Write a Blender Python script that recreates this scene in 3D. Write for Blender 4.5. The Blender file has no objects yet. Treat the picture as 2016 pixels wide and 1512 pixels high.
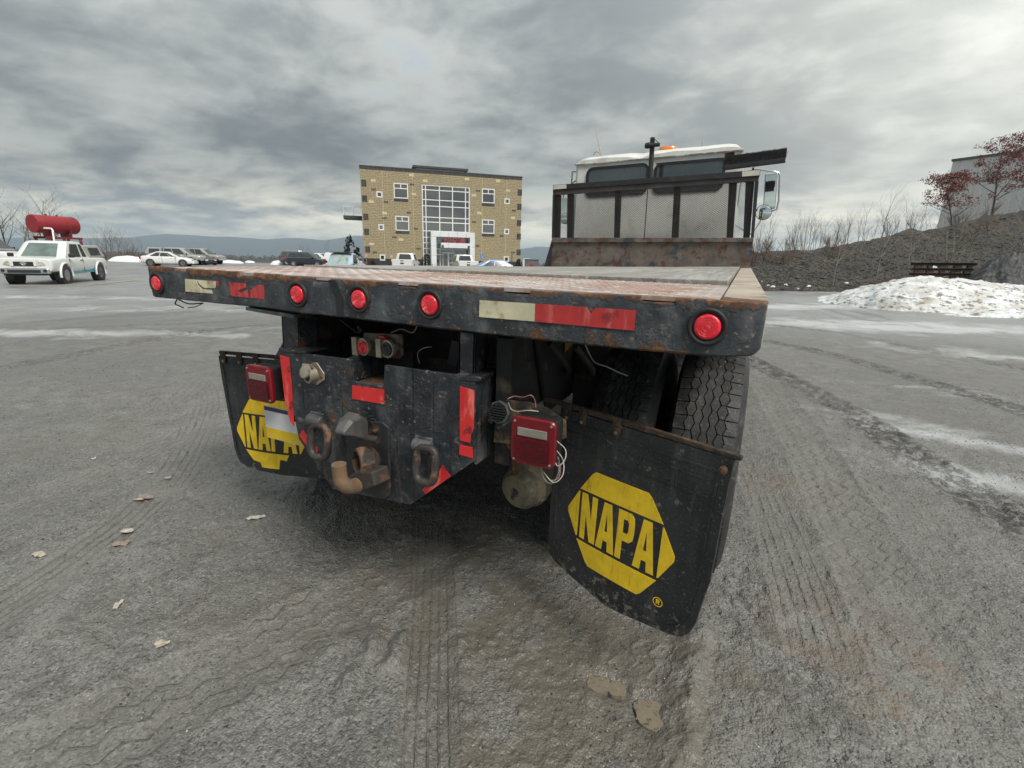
import bpy, bmesh, math, random
import numpy as np
from mathutils import Vector, Matrix

random.seed(7)
RNG = np.random.default_rng(7)
scn = bpy.context.scene
COL = scn.collection
R_ = math.radians

# ------------------------------------------------------------------ camera
# World frame: X to the truck's right, Y along the truck to its cab, Z up; the deck stands DECK above the ground.
DECK = 1.30
F_PX, PITCH, ROLL, YAW = 945.6, 0.2605, 0.0270, 0.4336
CAM = np.array([2.3708, -1.2866, 0.0859 + DECK])
_cy, _sy = math.cos(YAW), math.sin(YAW)
FW = np.array([-_sy * math.cos(PITCH), _cy * math.cos(PITCH), -math.sin(PITCH)])
_r = np.array([_cy, _sy, 0.0]); _u = np.cross(_r, FW)
RT = math.cos(ROLL) * _r + math.sin(ROLL) * _u
UP = -math.sin(ROLL) * _r + math.cos(ROLL) * _u
FH = np.array([FW[0], FW[1], 0.0]); FH /= np.linalg.norm(FH)
RH = np.array([FH[1], -FH[0], 0.0])
cd = bpy.data.cameras.new('camera'); cam = bpy.data.objects.new('camera', cd); COL.objects.link(cam)
cd.sensor_fit = 'HORIZONTAL'; cd.sensor_width = 36.0; cd.lens = F_PX / 2016 * 36.0
cd.clip_start = 0.05; cd.clip_end = 40000
cam.matrix_world = Matrix(((RT[0], UP[0], -FW[0], CAM[0]), (RT[1], UP[1], -FW[1], CAM[1]), (RT[2], UP[2], -FW[2], CAM[2]), (0, 0, 0, 1)))
scn.camera = cam

# ------------------------------------------------------------------ sky: broken grey stratocumulus over a pale sky
SUN_EL, SUN_AZ = R_(50), math.atan2(0.82, -0.42)          # azimuth from +Y towards +X: high on the right behind thick cloud
SUND = (math.sin(SUN_AZ) * math.cos(SUN_EL), math.cos(SUN_AZ) * math.cos(SUN_EL), math.sin(SUN_EL))
world = bpy.data.worlds.new('World'); scn.world = world; world.use_nodes = True
wt = world.node_tree; wt.nodes.clear()
def WN(t, **kw):
    n = wt.nodes.new(t)
    for k, v in kw.items(): setattr(n, k, v)
    return n
def wmath(op, a, b=None, clamp=False):
    n = WN('ShaderNodeMath', operation=op); n.use_clamp = clamp
    for i, v in enumerate((a, b)):
        if v is None: continue
        if isinstance(v, (int, float)): n.inputs[i].default_value = v
        else: wt.links.new(v, n.inputs[i])
    return n.outputs[0]
def wmix(f, a, b, mode='MIX'):
    n = WN('ShaderNodeMix', data_type='RGBA', blend_type=mode)
    for i, v in ((0, f), (6, a), (7, b)):
        if isinstance(v, (int, float)): n.inputs[i].default_value = v
        elif isinstance(v, tuple): n.inputs[i].default_value = v + (1,)
        else: wt.links.new(v, n.inputs[i])
    return n.outputs[2]
tc = WN('ShaderNodeTexCoord'); sp = WN('ShaderNodeSeparateXYZ'); wt.links.new(tc.outputs['Generated'], sp.inputs[0])
zz = wmath('ADD', wmath('MAXIMUM', sp.outputs[2], 0.0), 0.21)
cb = WN('ShaderNodeCombineXYZ')
wt.links.new(wmath('DIVIDE', sp.outputs[0], zz), cb.inputs[0]); wt.links.new(wmath('DIVIDE', sp.outputs[1], zz), cb.inputs[1])
def wnoise(scale, detail, rough, off, dist=0.0, stretch=None):
    mp = WN('ShaderNodeMapping'); mp.inputs['Location'].default_value = off
    mp.inputs['Rotation'].default_value = (0, 0, YAW)
    if stretch: mp.inputs['Scale'].default_value = stretch
    wt.links.new(cb.outputs[0], mp.inputs[0])
    n = WN('ShaderNodeTexNoise'); n.inputs['Scale'].default_value = scale; n.inputs['Detail'].default_value = detail
    n.inputs['Roughness'].default_value = rough; n.inputs['Distortion'].default_value = dist
    wt.links.new(mp.outputs[0], n.inputs['Vector']); return n.outputs['Fac']
def wmap(v, a, b, c=0.0, d=1.0):
    n = WN('ShaderNodeMapRange', interpolation_type='SMOOTHSTEP'); wt.links.new(v, n.inputs[0])
    for i, x in enumerate((a, b, c, d)): n.inputs[i + 1].default_value = x
    return n.outputs[0]
n1 = wnoise(1.35, 9, 0.54, (2.4, 3.1, 0), 0.35, (1.0, 1.15, 1)); n2 = wnoise(0.50, 2, 0.5, (9.2, 4.6, 2), 0.2); n3 = wnoise(4.6, 9, 0.60, (1.2, 7.7, 5), 0.35, (1.0, 1.1, 1))
cl = wmath('ADD', wmath('ADD', wmath('MULTIPLY', n1, 0.58), wmath('MULTIPLY', n2, 0.34)), wmath('MULTIPLY', n3, 0.24))
body = wmap(cl, 0.485, 0.725)                                 # 0 thick grey cloud, 1 thin bright cloud
col = wmix(body, (0.098, 0.111, 0.119), (0.262, 0.272, 0.260))
gaps = wmap(cl, 0.66, 0.74)
sky = WN('ShaderNodeTexSky', sky_type='NISHITA'); sky.sun_disc = False
sky.sun_elevation = SUN_EL; sky.sun_rotation = SUN_AZ; sky.air_density = 1.2; sky.dust_density = 2.0
skyc = wmix(1.0, sky.outputs[0], (0.06, 0.06, 0.06), 'MULTIPLY')
low = wmap(sp.outputs[2], 0.0, 0.15)                        # thinner, creamier cloud low over the horizon
colh = wmix(wmap(cl, 0.46, 0.68), (0.255, 0.275, 0.288), (0.92, 0.86, 0.68))
col = wmix(low, colh, col)
col = wmix(wmath('MULTIPLY', gaps, 0.35), col, skyc)
vd = WN('ShaderNodeVectorMath', operation='DOT_PRODUCT'); wt.links.new(tc.outputs['Generated'], vd.inputs[0]); vd.inputs[1].default_value = (0.40, 0.86, 0.30)
thin = wmath('POWER', wmath('MAXIMUM', vd.outputs['Value'], 0.0), 9.0)   # thinner, brighter cloud in the south
col = wmix(wmath('MULTIPLY', thin, 0.24, True), col, (1.0, 0.97, 0.84), 'ADD')
# an overcast sky grows brighter towards the zenith (the standard overcast law, 1 + 2 sin elevation)
zen = wmath('ADD', wmath('MULTIPLY', wmath('MAXIMUM', sp.outputs[2], 0.0), 1.33), 0.67)
cz = WN('ShaderNodeCombineColor')
for i in range(3): wt.links.new(zen, cz.inputs[i])
col = wmix(1.0, col, cz.outputs[0], 'MULTIPLY')
bg = WN('ShaderNodeBackground'); bg.inputs['Strength'].default_value = 1.0; wt.links.new(col, bg.inputs['Color'])
wo = WN('ShaderNodeOutputWorld'); wt.links.new(bg.outputs[0], wo.inputs['Surface'])

sd = bpy.data.lights.new('sun', 'SUN'); sun = bpy.data.objects.new('sun', sd); COL.objects.link(sun)
sd.energy = 1.5; sd.angle = R_(22); sd.color = (1.0, 0.97, 0.90)
sun.rotation_euler = Vector(SUND).to_track_quat('Z', 'Y').to_euler()
vs = scn.view_settings; vs.view_transform = 'Standard'; vs.look = 'None'; vs.exposure = 1.18; vs.gamma = 1.0; vs.use_curve_mapping = False

# ------------------------------------------------------------------ pixel helpers (a pixel gives a direction only)
def ray(u, v): return (u - 1008) / F_PX * RT - (v - 756) / F_PX * UP + FW
def onY(u, v, Y=0.0):
    d = ray(u, v); return CAM + d * ((Y - CAM[1]) / d[1])
def onP(u, v, P, n):
    d = ray(u, v); return CAM + d * (((np.array(P) - CAM) @ n) / (d @ n))
def onZ(u, v, z=0.0):
    d = ray(u, v); return CAM + d * ((z - CAM[2]) / d[2])
def hor(u): return 756 + (-FW[2] - (u - 1008) * RT[2] / F_PX) / (-UP[2] / F_PX)
def along(u, d):                                             # ground-plan point in the direction of column u at image depth d
    P = CAM + ray(u, hor(u)) * d; return P

# ------------------------------------------------------------------ mesh helpers
class MB:
    def __init__(s): s.v = []; s.f = []; s.m = []; s.cur = 0
    def add(s, vs, fs):
        o = len(s.v); s.v += [tuple(map(float, p)) for p in vs]; s.f += [tuple(i + o for i in f) for f in fs]; s.m += [s.cur] * len(fs)
    def box(s, c, d, M=None):
        x, y, z = (t / 2 for t in d)
        P = [(-x, -y, -z), (x, -y, -z), (x, y, -z), (-x, y, -z), (-x, -y, z), (x, -y, z), (x, y, z), (-x, y, z)]
        if M is not None: P = [tuple(M @ Vector(p)) for p in P]
        s.add([(p[0] + c[0], p[1] + c[1], p[2] + c[2]) for p in P], [(3, 2, 1, 0), (4, 5, 6, 7), (0, 1, 5, 4), (1, 2, 6, 5), (2, 3, 7, 6), (3, 0, 4, 7)])
        return s
    def bx(s, x0, x1, y0, y1, z0, z1): return s.box(((x0 + x1) / 2, (y0 + y1) / 2, (z0 + z1) / 2), (x1 - x0, y1 - y0, z1 - z0))
    def loft(s, rings, cap=True, closed=True):
        n = len(rings[0]); V = [p for r in rings for p in r]; Fs = []
        for i in range(len(rings) - 1):
            for j in range(n if closed else n - 1):
                k = (j + 1) % n; Fs.append((i * n + j, i * n + k, (i + 1) * n + k, (i + 1) * n + j))
        if cap: Fs += [tuple(range(n - 1, -1, -1)), tuple(range((len(rings) - 1) * n, len(rings) * n))]
        s.add(V, Fs); return s
    def prism(s, poly, off):                                 # poly: 3-D polygon, off: extrusion vector
        n = len(poly); b = [tuple(np.array(p) + np.array(off)) for p in poly]
        s.add(list(poly) + b, [tuple(range(n)), tuple(range(2 * n - 1, n - 1, -1))] + [(i, i + n, (i + 1) % n + n, (i + 1) % n) for i in range(n)])
        return s
    def tube(s, pts, r, n=6, cap=True, closed=False):
        pts = [Vector(p) for p in pts]; m = len(pts); rr = r if isinstance(r, (list, tuple)) else [r] * m
        rings = []; ref = None
        for i, p in enumerate(pts):
            if closed: t = pts[(i + 1) % m] - pts[i - 1]
            else: t = (pts[min(i + 1, m - 1)] - pts[max(i - 1, 0)])
            if t.length < 1e-9: t = Vector((0, 0, 1))
            t.normalize()
            if ref is None: ref = Vector((0, 0, 1)) if abs(t.z) < 0.9 else Vector((1, 0, 0))
            a = t.cross(ref)
            if a.length < 1e-5: a = t.cross(Vector((0.3, 1, 0.2)))
            a.normalize(); b = a.cross(t); ref = b
            rings.append([tuple(p + (a * math.cos(2 * math.pi * k / n) + b * math.sin(2 * math.pi * k / n)) * rr[i]) for k in range(n)])
        if closed: rings.append(rings[0]); cap = False
        return s.loft(rings, cap)
    def cyl(s, a, b, r, n=16, r2=None): return s.tube([a, b], [r, r if r2 is None else r2], n)
    def lathe(s, c, axis, prof, n=24, cap=True):             # prof: (along axis, radius)
        ax = Vector(axis).normalized(); a = ax.cross(Vector((0, 0, 1)) if abs(ax.z) < 0.9 else Vector((1, 0, 0))).normalized(); b = ax.cross(a)
        c = Vector(c)
        return s.loft([[tuple(c + ax * t + (a * math.cos(2 * math.pi * k / n) + b * math.sin(2 * math.pi * k / n)) * r) for k in range(n)] for t, r in prof], cap)
    def mesh(s, name, mats, smooth=None):
        me = bpy.data.meshes.new(name); me.from_pydata(s.v, [], s.f); me.update()
        for m in (mats if isinstance(mats, (list, tuple)) else [mats]): me.materials.append(m)
        if max(s.m, default=0): me.polygons.foreach_set('material_index', s.m)
        bm = bmesh.new(); bm.from_mesh(me); bmesh.ops.recalc_face_normals(bm, faces=bm.faces); bm.to_mesh(me); bm.free()
        if smooth is not None:
            me.polygons.foreach_set('use_smooth', [True] * len(me.polygons)); me.set_sharp_from_angle(angle=R_(smooth))
        return me
    def build(s, name, mats, parent=None, smooth=None, bevel=0, **tags):
        return link(name, s.mesh(name, mats, smooth), parent, bevel, **tags)
WT = {}                                                       # world translation of each object we parent to
def link(name, me, parent=None, bevel=0, **tags):
    o = bpy.data.objects.new(name, me); COL.objects.link(o)
    WT[o] = Vector((0, 0, 0))
    if parent is not None: o.parent = parent; o.location = -WT[parent]
    if bevel:
        b = o.modifiers.new('bevel', 'BEVEL'); b.width = bevel; b.segments = 2; b.limit_method = 'ANGLE'; b.angle_limit = R_(40)
    for k, v in tags.items(): o[k] = v
    return o
def thing(name, label, cat, loc=(0, 0, 0), group=None):
    o = bpy.data.objects.new(name, None); COL.objects.link(o); o.location = loc; o.empty_display_size = 0.2
    WT[o] = Vector(loc); o['label'] = label; o['category'] = cat
    if group: o['group'] = group
    return o
def copy_tree(o, parent=None):
    c = o.copy(); COL.objects.link(c); c.parent = parent; WT[c] = WT[o].copy()
    for ch in o.children: copy_tree(ch, c)
    return c

# ------------------------------------------------------------------ materials
def NT(name):
    m = bpy.data.materials.new(name); m.use_nodes = True; t = m.node_tree; return m, t, t.nodes['Principled BSDF']
class G:
    """small node-graph helper"""
    def __init__(s, t): s.t = t
    def n(s, typ, **kw):
        x = s.t.nodes.new(typ)
        for k, v in kw.items(): setattr(x, k, v)
        return x
    def put(s, sock, v):
        if isinstance(v, (int, float)): sock.default_value = v
        elif isinstance(v, tuple): sock.default_value = v + (1,) if len(v) == 3 and sock.type == 'RGBA' else v
        else: s.t.links.new(v, sock)
    def math(s, op, a, b=None, c=None, clamp=False):
        x = s.n('ShaderNodeMath', operation=op); x.use_clamp = clamp
        for i, v in enumerate((a, b, c)):
            if v is not None: s.put(x.inputs[i], v)
        return x.outputs[0]
    def mix(s, f, a, b, mode='MIX'):
        x = s.n('ShaderNodeMix', data_type='RGBA', blend_type=mode); s.put(x.inputs[0], f); s.put(x.inputs[6], a); s.put(x.inputs[7], b); return x.outputs[2]
    def mixf(s, f, a, b):
        x = s.n('ShaderNodeMix', data_type='FLOAT'); s.put(x.inputs[0], f); s.put(x.inputs[2], a); s.put(x.inputs[3], b); return x.outputs[0]
    def ss(s, v, a, b, c=0.0, d=1.0):
        x = s.n('ShaderNodeMapRange', interpolation_type='SMOOTHSTEP'); s.put(x.inputs[0], v)
        for i, k in enumerate((a, b, c, d)): s.put(x.inputs[i + 1], k)
        return x.outputs[0]
    def coord(s, scale=(1, 1, 1), off=(0, 0, 0), out='Object'):
        tc = s.n('ShaderNodeTexCoord'); mp = s.n('ShaderNodeMapping'); mp.inputs['Scale'].default_value = scale; mp.inputs['Location'].default_value = off
        s.t.links.new(tc.outputs[out], mp.inputs[0]); return mp.outputs[0]
    def noise(s, scale, detail=6, rough=0.6, off=(0, 0, 0), dist=0.0, vec=None):
        sc = scale if isinstance(scale, tuple) else (scale,) * 3
        x = s.n('ShaderNodeTexNoise'); x.inputs['Scale'].default_value = 1.0; x.inputs['Detail'].default_value = detail; x.inputs['Roughness'].default_value = rough; x.inputs['Distortion'].default_value = dist
        s.t.links.new(s.coord(sc, off) if vec is None else vec, x.inputs['Vector']); return x.outputs['Fac']
    def attr(s, name):
        x = s.n('ShaderNodeAttribute'); x.attribute_name = name; return x.outputs['Fac']
    def bump(s, h, dist, strength=1.0, normal=None):
        x = s.n('ShaderNodeBump'); x.inputs['Strength'].default_value = strength; x.inputs['Distance'].default_value = dist
        s.t.links.new(h, x.inputs['Height'])
        if normal is not None: s.t.links.new(normal, x.inputs['Normal'])
        return x.outputs[0]
_seed = [0]
def LM(name, base, rough=0.6, layers=(), metal=0.0, var=0.2, vscale=6.0, bump=0.0, bscale=40.0, spec=0.5, coat=0.0):
    """base paint with noise variation, then layers (colour, roughness, noise scale, lo, hi[, metal])"""
    m, t, b = NT(name); g = G(t); _seed[0] += 1; o = _seed[0] * 3.7
    lo = tuple(c * (1 - var) for c in base); hi = tuple(min(1, c * (1 + var)) for c in base)
    c = g.mix(g.ss(g.noise(vscale, 6, 0.6, (o, 0, 0)), 0.3, 0.7), lo, hi); r = rough; me = metal
    for i, L in enumerate(layers):
        mk = g.ss(g.noise(L[2], 8, 0.65, (o, i * 5.1 + 2, 1)), L[3], L[4])
        c = g.mix(mk, c, L[0]); r = g.mixf(mk, r, L[1]); me = g.mixf(mk, me, L[5] if len(L) > 5 else 0.0)
    g.put(b.inputs['Base Color'], c); g.put(b.inputs['Roughness'], r); g.put(b.inputs['Metallic'], me)
    b.inputs['Specular IOR Level'].default_value = spec; b.inputs['Coat Weight'].default_value = coat; b.inputs['Coat Roughness'].default_value = 0.15
    if bump: t.links.new(g.bump(g.noise(bscale, 5, 0.6, (o, 9, 4)), bump), b.inputs['Normal'])
    return m
RUST = (0.105, 0.052, 0.030); RUST2 = (0.21, 0.105, 0.055); MUD = (0.13, 0.105, 0.08); PALE = (0.17, 0.18, 0.18)
# ------------------------------------------------------------------ terrain
_lat = RNG.random((256, 256))
def vnoise(x, y):
    xi = np.floor(x).astype(int); yi = np.floor(y).astype(int); fx = x - xi; fy = y - yi
    fx = fx * fx * (3 - 2 * fx); fy = fy * fy * (3 - 2 * fy)
    a = _lat[xi % 256, yi % 256]; b = _lat[(xi + 1) % 256, yi % 256]; c = _lat[xi % 256, (yi + 1) % 256]; d = _lat[(xi + 1) % 256, (yi + 1) % 256]
    return (a * (1 - fx) + b * fx) * (1 - fy) + (c * (1 - fx) + d * fx) * fy - 0.5
def fbm(x, y, o=4, g=0.5):
    s = 0; a = 1.0
    for k in range(o): s = s + a * vnoise(x * 2 ** k + 17.3 * k, y * 2 ** k + 5.1 * k); a *= g
    return s
def sstep(a, b, x):
    t = np.clip((x - a) / (b - a), 0, 1); return t * t * (3 - 2 * t)
def ground_z(x, y):
    x = np.asarray(x, float); y = np.asarray(y, float)
    F = (x - CAM[0]) * FH[0] + (y - CAM[1]) * FH[1]; R = (x - CAM[0]) * RH[0] + (y - CAM[1]) * RH[1]
    d = np.hypot(F, R)
    left = 1 - sstep(2, 16, R)
    z = -0.0112 * np.clip(d - 6, 0, 52) * left                # the lot falls gently away to the left
    edge = sstep(92, 420, d) * (1 - sstep(8, 60, R)) + sstep(140, 500, d) * sstep(8, 60, R)
    return z - 46 * edge
def gz(x, y): return float(ground_z(x, y))
def gfull(x, y):                                              # with the fine relief of the near ground
    x = np.asarray(x, float); y = np.asarray(y, float); return float(ground_z(x, y) + 0.030 * fbm(x * 0.6, y * 0.6, 3) + 0.012 * fbm(x * 4, y * 4, 3) + 0.006 * fbm(x * 22, y * 22, 2))
def gp(u, d, dz=0.0):                                         # point on the ground in direction u at image depth d
    P = along(u, d); return np.array([P[0], P[1], gz(P[0], P[1]) + dz])

def crom(P, step):
    P = [np.array(p, float) for p in P]; P = [2 * P[0] - P[1]] + P + [2 * P[-1] - P[-2]]; out = []
    for i in range(1, len(P) - 2):
        n = max(2, int(np.linalg.norm(P[i + 1] - P[i]) / step))
        for k in range(n):
            t = k / n; a, b, c, d = P[i - 1:i + 3]
            out.append(0.5 * (2 * b + (c - a) * t + (2 * a - 5 * b + 4 * c - d) * t * t + (3 * b - a - 3 * c + d) * t ** 3))
    out.append(P[-2]); return np.array(out)
# tyre tracks: (pixels on the ground, half width in m, kind 0 ribs / 1 zigzag / 2 churned clumps, depth, strength)
TRACKS = [
    ([(1385, 1190), (1362, 1290), (1335, 1420), (1300, 1640)], 0.05, 3, -0.020, 0.9),
    ([(745, 1215), (735, 1270), (690, 1330), (672, 1380)], 0.03, 3, -0.022, 0.8),
    ([(800, 1230), (775, 1290), (745, 1325)], 0.03, 3, -0.022, 0.8),
    ([(905, 1240), (912, 1310), (900, 1350)], 0.03, 3, -0.014, 0.7),
    ([(1440, 1265), (1500, 1380), (1560, 1470), (1600, 1560)], 0.04, 3, -0.014, 0.6),
    ([(846, 1010), (850, 1080), (848, 1230), (842, 1400), (838, 1700)], 0.085, 0, 0.010, 1.0),
    ([(1000, 985), (800, 1115), (560, 1250), (300, 1390), (-60, 1570), (-500, 1800)], 0.15, 1, 0.013, 0.85),
    ([(395, 745), (408, 800), (340, 940), (180, 1085), (-60, 1240), (-400, 1450)], 0.115, 0, 0.008, 1.0),
    ([(1290, 1180), (1275, 1300), (1240, 1480), (1180, 1800)], 0.135, 1, 0.020, 0.45),
    ([(1505, 745), (1590, 880), (1680, 1040), (1830, 1330), (1980, 1640)], 0.16, 1, 0.012, 0.8),
    ([(1470, 880), (1520, 1000), (1580, 1160), (1650, 1400)], 0.12, 0, 0.008, 0.7),
    ([(1960, 1120), (1800, 1020), (1640, 930), (1500, 860)], 0.14, 1, 0.008, 0.6),
    ([(60, 880), (200, 850), (330, 800), (400, 740)], 0.13, 1, 0.008, 0.8),
    ([(-60, 1010), (150, 960), (300, 890), (400, 830)], 0.13, 0, 0.006, 0.6),
    ([(1450, 690), (1600, 770), (1720, 845), (1870, 945), (2150, 1130)], 0.16, 2, 0.014, 1.0),
    ([(1480, 660), (1680, 705), (1880, 765), (2120, 850)], 0.17, 2, 0.012, 0.9),
    ([(-40, 728), (120, 700), (260, 672), (420, 645), (540, 632)], 0.15, 2, 0.010, 0.8),
    ([(1460, 628), (1650, 650), (1850, 690), (2100, 740)], 0.16, 2, 0.010, 0.7),
    ([(-40, 650), (150, 640), (330, 632), (520, 622)], 0.15, 2, 0.006, 0.5),
    ([(-40, 1330), (160, 1180), (330, 1040), (470, 900), (560, 800)], 0.12, 1, 0.005, 0.35),
    ([(1650, 1560), (1600, 1380), (1500, 1210), (1440, 1090)], 0.12, 2, 0.008, 0.4),
]
def blobs(X, Y, L):
    s = np.zeros_like(X)
    for (u, v, rx, ry, a, w) in L:                            # pixel centre, radii along RH / FH, rotation, weight
        c = onZ(u, v, 0); dx = (X - c[0]) * RH[0] + (Y - c[1]) * RH[1]; dy = (X - c[0]) * FH[0] + (Y - c[1]) * FH[1]
        p = dx * math.cos(a) + dy * math.sin(a); q = -dx * math.sin(a) + dy * math.cos(a)
        s = np.maximum(s, w * np.exp(-((p / rx) ** 2 + (q / ry) ** 2)))
    return s
PUDDLES = [(1290, 1392, 0.062, 0.050), (1180, 1332, 0.040, 0.034), (1216, 1342, 0.030, 0.028)]
def make_ground():
    ang = np.concatenate([np.linspace(-R_(66), R_(66), 780), np.linspace(R_(66), R_(294), 90)[1:-1]])
    rr = np.concatenate([np.geomspace(0.45, 6, 600)[:-1], np.geomspace(6, 14, 110)[:-1], np.geomspace(14, 7400, 155)])
    A, Rr = np.meshgrid(ang, rr)
    X = CAM[0] + Rr * (np.cos(A) * FH[0] + np.sin(A) * RH[0]); Y = CAM[1] + Rr * (np.cos(A) * FH[1] + np.sin(A) * RH[1])
    X = X.ravel(); Y = Y.ravel(); D = Rr.ravel()
    Z = ground_z(X, Y)
    near = 1 - sstep(10, 30, D)
    Z += near * (0.030 * fbm(X * 0.6, Y * 0.6, 3) + 0.012 * fbm(X * 4, Y * 4, 3) + 0.006 * fbm(X * 22, Y * 22, 2))
    vn = 1 - sstep(4, 8, D); crumb = fbm(X * 45, Y * 45, 3, 0.6); lumps = sstep(0.10, 0.45, fbm(X * 13, Y * 13, 3)); patchy = sstep(-0.15, 0.25, fbm(X * 2.3, Y * 2.3, 3))
    rel = vn * (0.0050 * crumb + 0.009 * lumps * patchy)
    far = sstep(90, 300, D); Z += far * 14 * fbm(X / 260, Y / 260, 4)
    tu = np.full_like(X, 9.0); tv = np.zeros_like(X); tm = np.zeros_like(X); tk = np.zeros_like(X)
    for px, hw, kind, dep, st in TRACKS:
        P = crom([onZ(u, v, 0)[:2] for u, v in px], 0.05)
        lo = P.min(0) - 0.5; hi = P.max(0) + 0.5
        idx = np.where((X > lo[0]) & (X < hi[0]) & (Y > lo[1]) & (Y < hi[1]) & (D < 40))[0]
        T = np.gradient(P, axis=0); T /= np.linalg.norm(T, axis=1)[:, None]
        S = np.concatenate([[0], np.cumsum(np.linalg.norm(np.diff(P, axis=0), axis=1))])
        for ch in np.array_split(idx, max(1, len(idx) // 4000)):
            if not len(ch): continue
            dx = X[ch][:, None] - P[:, 0]; dy = Y[ch][:, None] - P[:, 1]
            k = np.argmin(dx * dx + dy * dy, axis=1); a = np.arange(len(ch)); ddx = dx[a, k]; ddy = dy[a, k]
            off = ddx * T[k, 1] - ddy * T[k, 0]; sl = ddx * T[k, 0] + ddy * T[k, 1]
            end = np.abs(sl) < 0.12
            u = off / hw; mk = (np.abs(u) < 1.7) & end
            c = ch[mk]; u = u[mk]; s = S[k[mk]] + sl[mk]
            fl = min(0.5, 0.2 * S[-1]); fade = st * sstep(0, fl, s) * sstep(0, fl, S[-1] - s)
            patch = 0.55 + 0.45 * sstep(-0.25, 0.15, vnoise(s * 1.3 + 3 * kind, s * 0 + hw * 99))
            if kind != 3: Z[c] += fade * dep * (-np.exp(-(u / 0.9) ** 6) + 0.6 * np.exp(-((np.abs(u) - 1.22) / 0.16) ** 2) * (0.6 + vnoise(s * 14, u * 3)))
            # pressed tread: ridges squeezed up between the ribs, the rest smoothed flat
            zg = np.abs(((s * 9.0) % 1.0) - 0.5) * (0.9 if kind == 1 else 0.0) * (0.55 + 0.9 * sstep(-0.3, 0.3, fbm(X[c] * 5, Y[c] * 5 + 3, 2))); wv = u * (2.5 if kind == 0 else 2.0) + zg + 0.18 * vnoise(X[c] * 35, Y[c] * 35)
            fr = np.abs((wv % 1.0) - 0.5); keepn = sstep(-0.22, 0.12, fbm(X[c] * 4.1 + 7, Y[c] * 4.1, 3)); rel[c] *= 1 - 0.85 * fade * sstep(1.15, 0.9, np.abs(u)) * (kind < 2)
            if kind == 3: Z[c] += fade * (-dep) * (0.3 + np.exp(-(u / 0.8) ** 2) * (1.0 + 1.2 * fbm(X[c] * 16, Y[c] * 16, 3))) * sstep(1.7, 0.9, np.abs(u)); continue
            if kind < 2: Z[c] += (D[c] < 7) * fade * keepn * 0.013 * sstep(0.40, 0.47, fr) * sstep(1.1, 1.0, np.abs(u)) * (0.7 + 0.8 * vnoise(s * 40, u * 9))
            else: Z[c] += (D[c] < 12) * fade * 0.022 * sstep(0.0, 0.30, fbm(X[c] * 12, Y[c] * 12, 3)) * sstep(1.4, 0.8, np.abs(u))
            w = fade * patch * sstep(1.35, 1.0, np.abs(u)); rep = w > tm[c] * 0.9
            c2 = c[rep]; tu[c2] = u[rep]; tv[c2] = s[rep]; tm[c2] = w[rep]; tk[c2] = kind
    for u, v, rx, ry in PUDDLES:
        c = onZ(u, v, 0); q = np.hypot((X - c[0]) / (rx * 1.5), (Y - c[1]) / (ry * 1.5)); Z -= 0.016 * np.exp(-q ** 4)
    Z += rel
    mud = blobs(X, Y, [(1290, 1400, 0.20, 0.55, 0.1, 1.0), (1120, 1330, 0.35, 0.30, 0.3, 0.9), (1000, 1250, 0.5, 0.35, 0.2, 0.6), (1000, 1480, 0.5, 0.2, 0.0, 0.6), (840, 1220, 0.12, 0.6, 0.0, 0.6), (1750, 1330, 0.18, 0.3, 0.5, 0.5), (900, 1130, 0.9, 0.45, 0.1, 0.55), (1250, 1250, 0.6, 0.5, 0.0, 0.6), (620, 1200, 0.7, 0.35, 0.3, 0.42), (1480, 1330, 0.3, 0.4, 0.0, 0.45)])  # rut mud, plus wide blobs that darken the ground behind the truck
    slush = blobs(X, Y, [(90, 650, 5, 0.5, 0.1, 0.75), (1760, 830, 0.7, 0.3, -0.6, 0.7), (1900, 870, 0.8, 0.2, -0.6, 0.75), (1950, 780, 1.6, 0.4, -0.5, 0.5), (1560, 600, 5, 1.2, 0.2, 0.9), (1800, 640, 6, 1.5, -0.1, 0.85),
                         (1990, 700, 3, 0.8, -0.5, 0.6), (300, 600, 8, 1.0, 0.1, 0.5), (100, 575, 9, 0.8, 0.05, 0.6), (600, 640, 3, 0.4, 0.2, 0.4), (330, 600, 6, 0.4, 0, .5), (1990, 960, .6, .25, -.6, .6)])
    rust = blobs(X, Y, [(1560, 960, 0.35, 0.2, 0.2, 0.5), (1640, 1250, 0.3, 0.12, 0.3, 0.7), (1780, 1400, 0.12, 0.12, 0, 0.9), (1850, 1310, 0.15, 0.12, 0, 0.8), (1610, 1215, 0.3, 0.2, 0, 0.5)])
    Fo = (X - CAM[0]) * FH[0] + (Y - CAM[1]) * FH[1]; Ro = (X - CAM[0]) * RH[0] + (Y - CAM[1]) * RH[1]
    asph = np.clip(sstep(10, 17, D) * (1 - sstep(80, 95, D)), 0, 1)
    wild = sstep(74, 90, D + 4 * fbm(X / 9, Y / 9, 2))
    n, m = len(rr), len(ang)
    i, j = np.meshgrid(np.arange(n - 1), np.arange(m), indexing='ij'); jn = (j + 1) % m
    quads = np.stack([i * m + j, i * m + jn, (i + 1) * m + jn, (i + 1) * m + j], -1).reshape(-1, 4)
    # close the small hole under the camera
    c0 = len(X); X = np.append(X, CAM[0]); Y = np.append(Y, CAM[1]); Z = np.append(Z, 0.0)
    tris = np.stack([np.full(m, c0), (np.arange(m) + 1) % m, np.arange(m)], -1)
    me = bpy.data.meshes.new('ground'); me.vertices.add(len(X)); me.vertices.foreach_set('co', np.stack([X, Y, Z], -1).ravel())
    nl = quads.size + tris.size; me.loops.add(nl); me.loops.foreach_set('vertex_index', np.concatenate([quads.ravel(), tris.ravel()]).astype(np.int32))
    npoly = len(quads) + len(tris); me.polygons.add(npoly)
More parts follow.
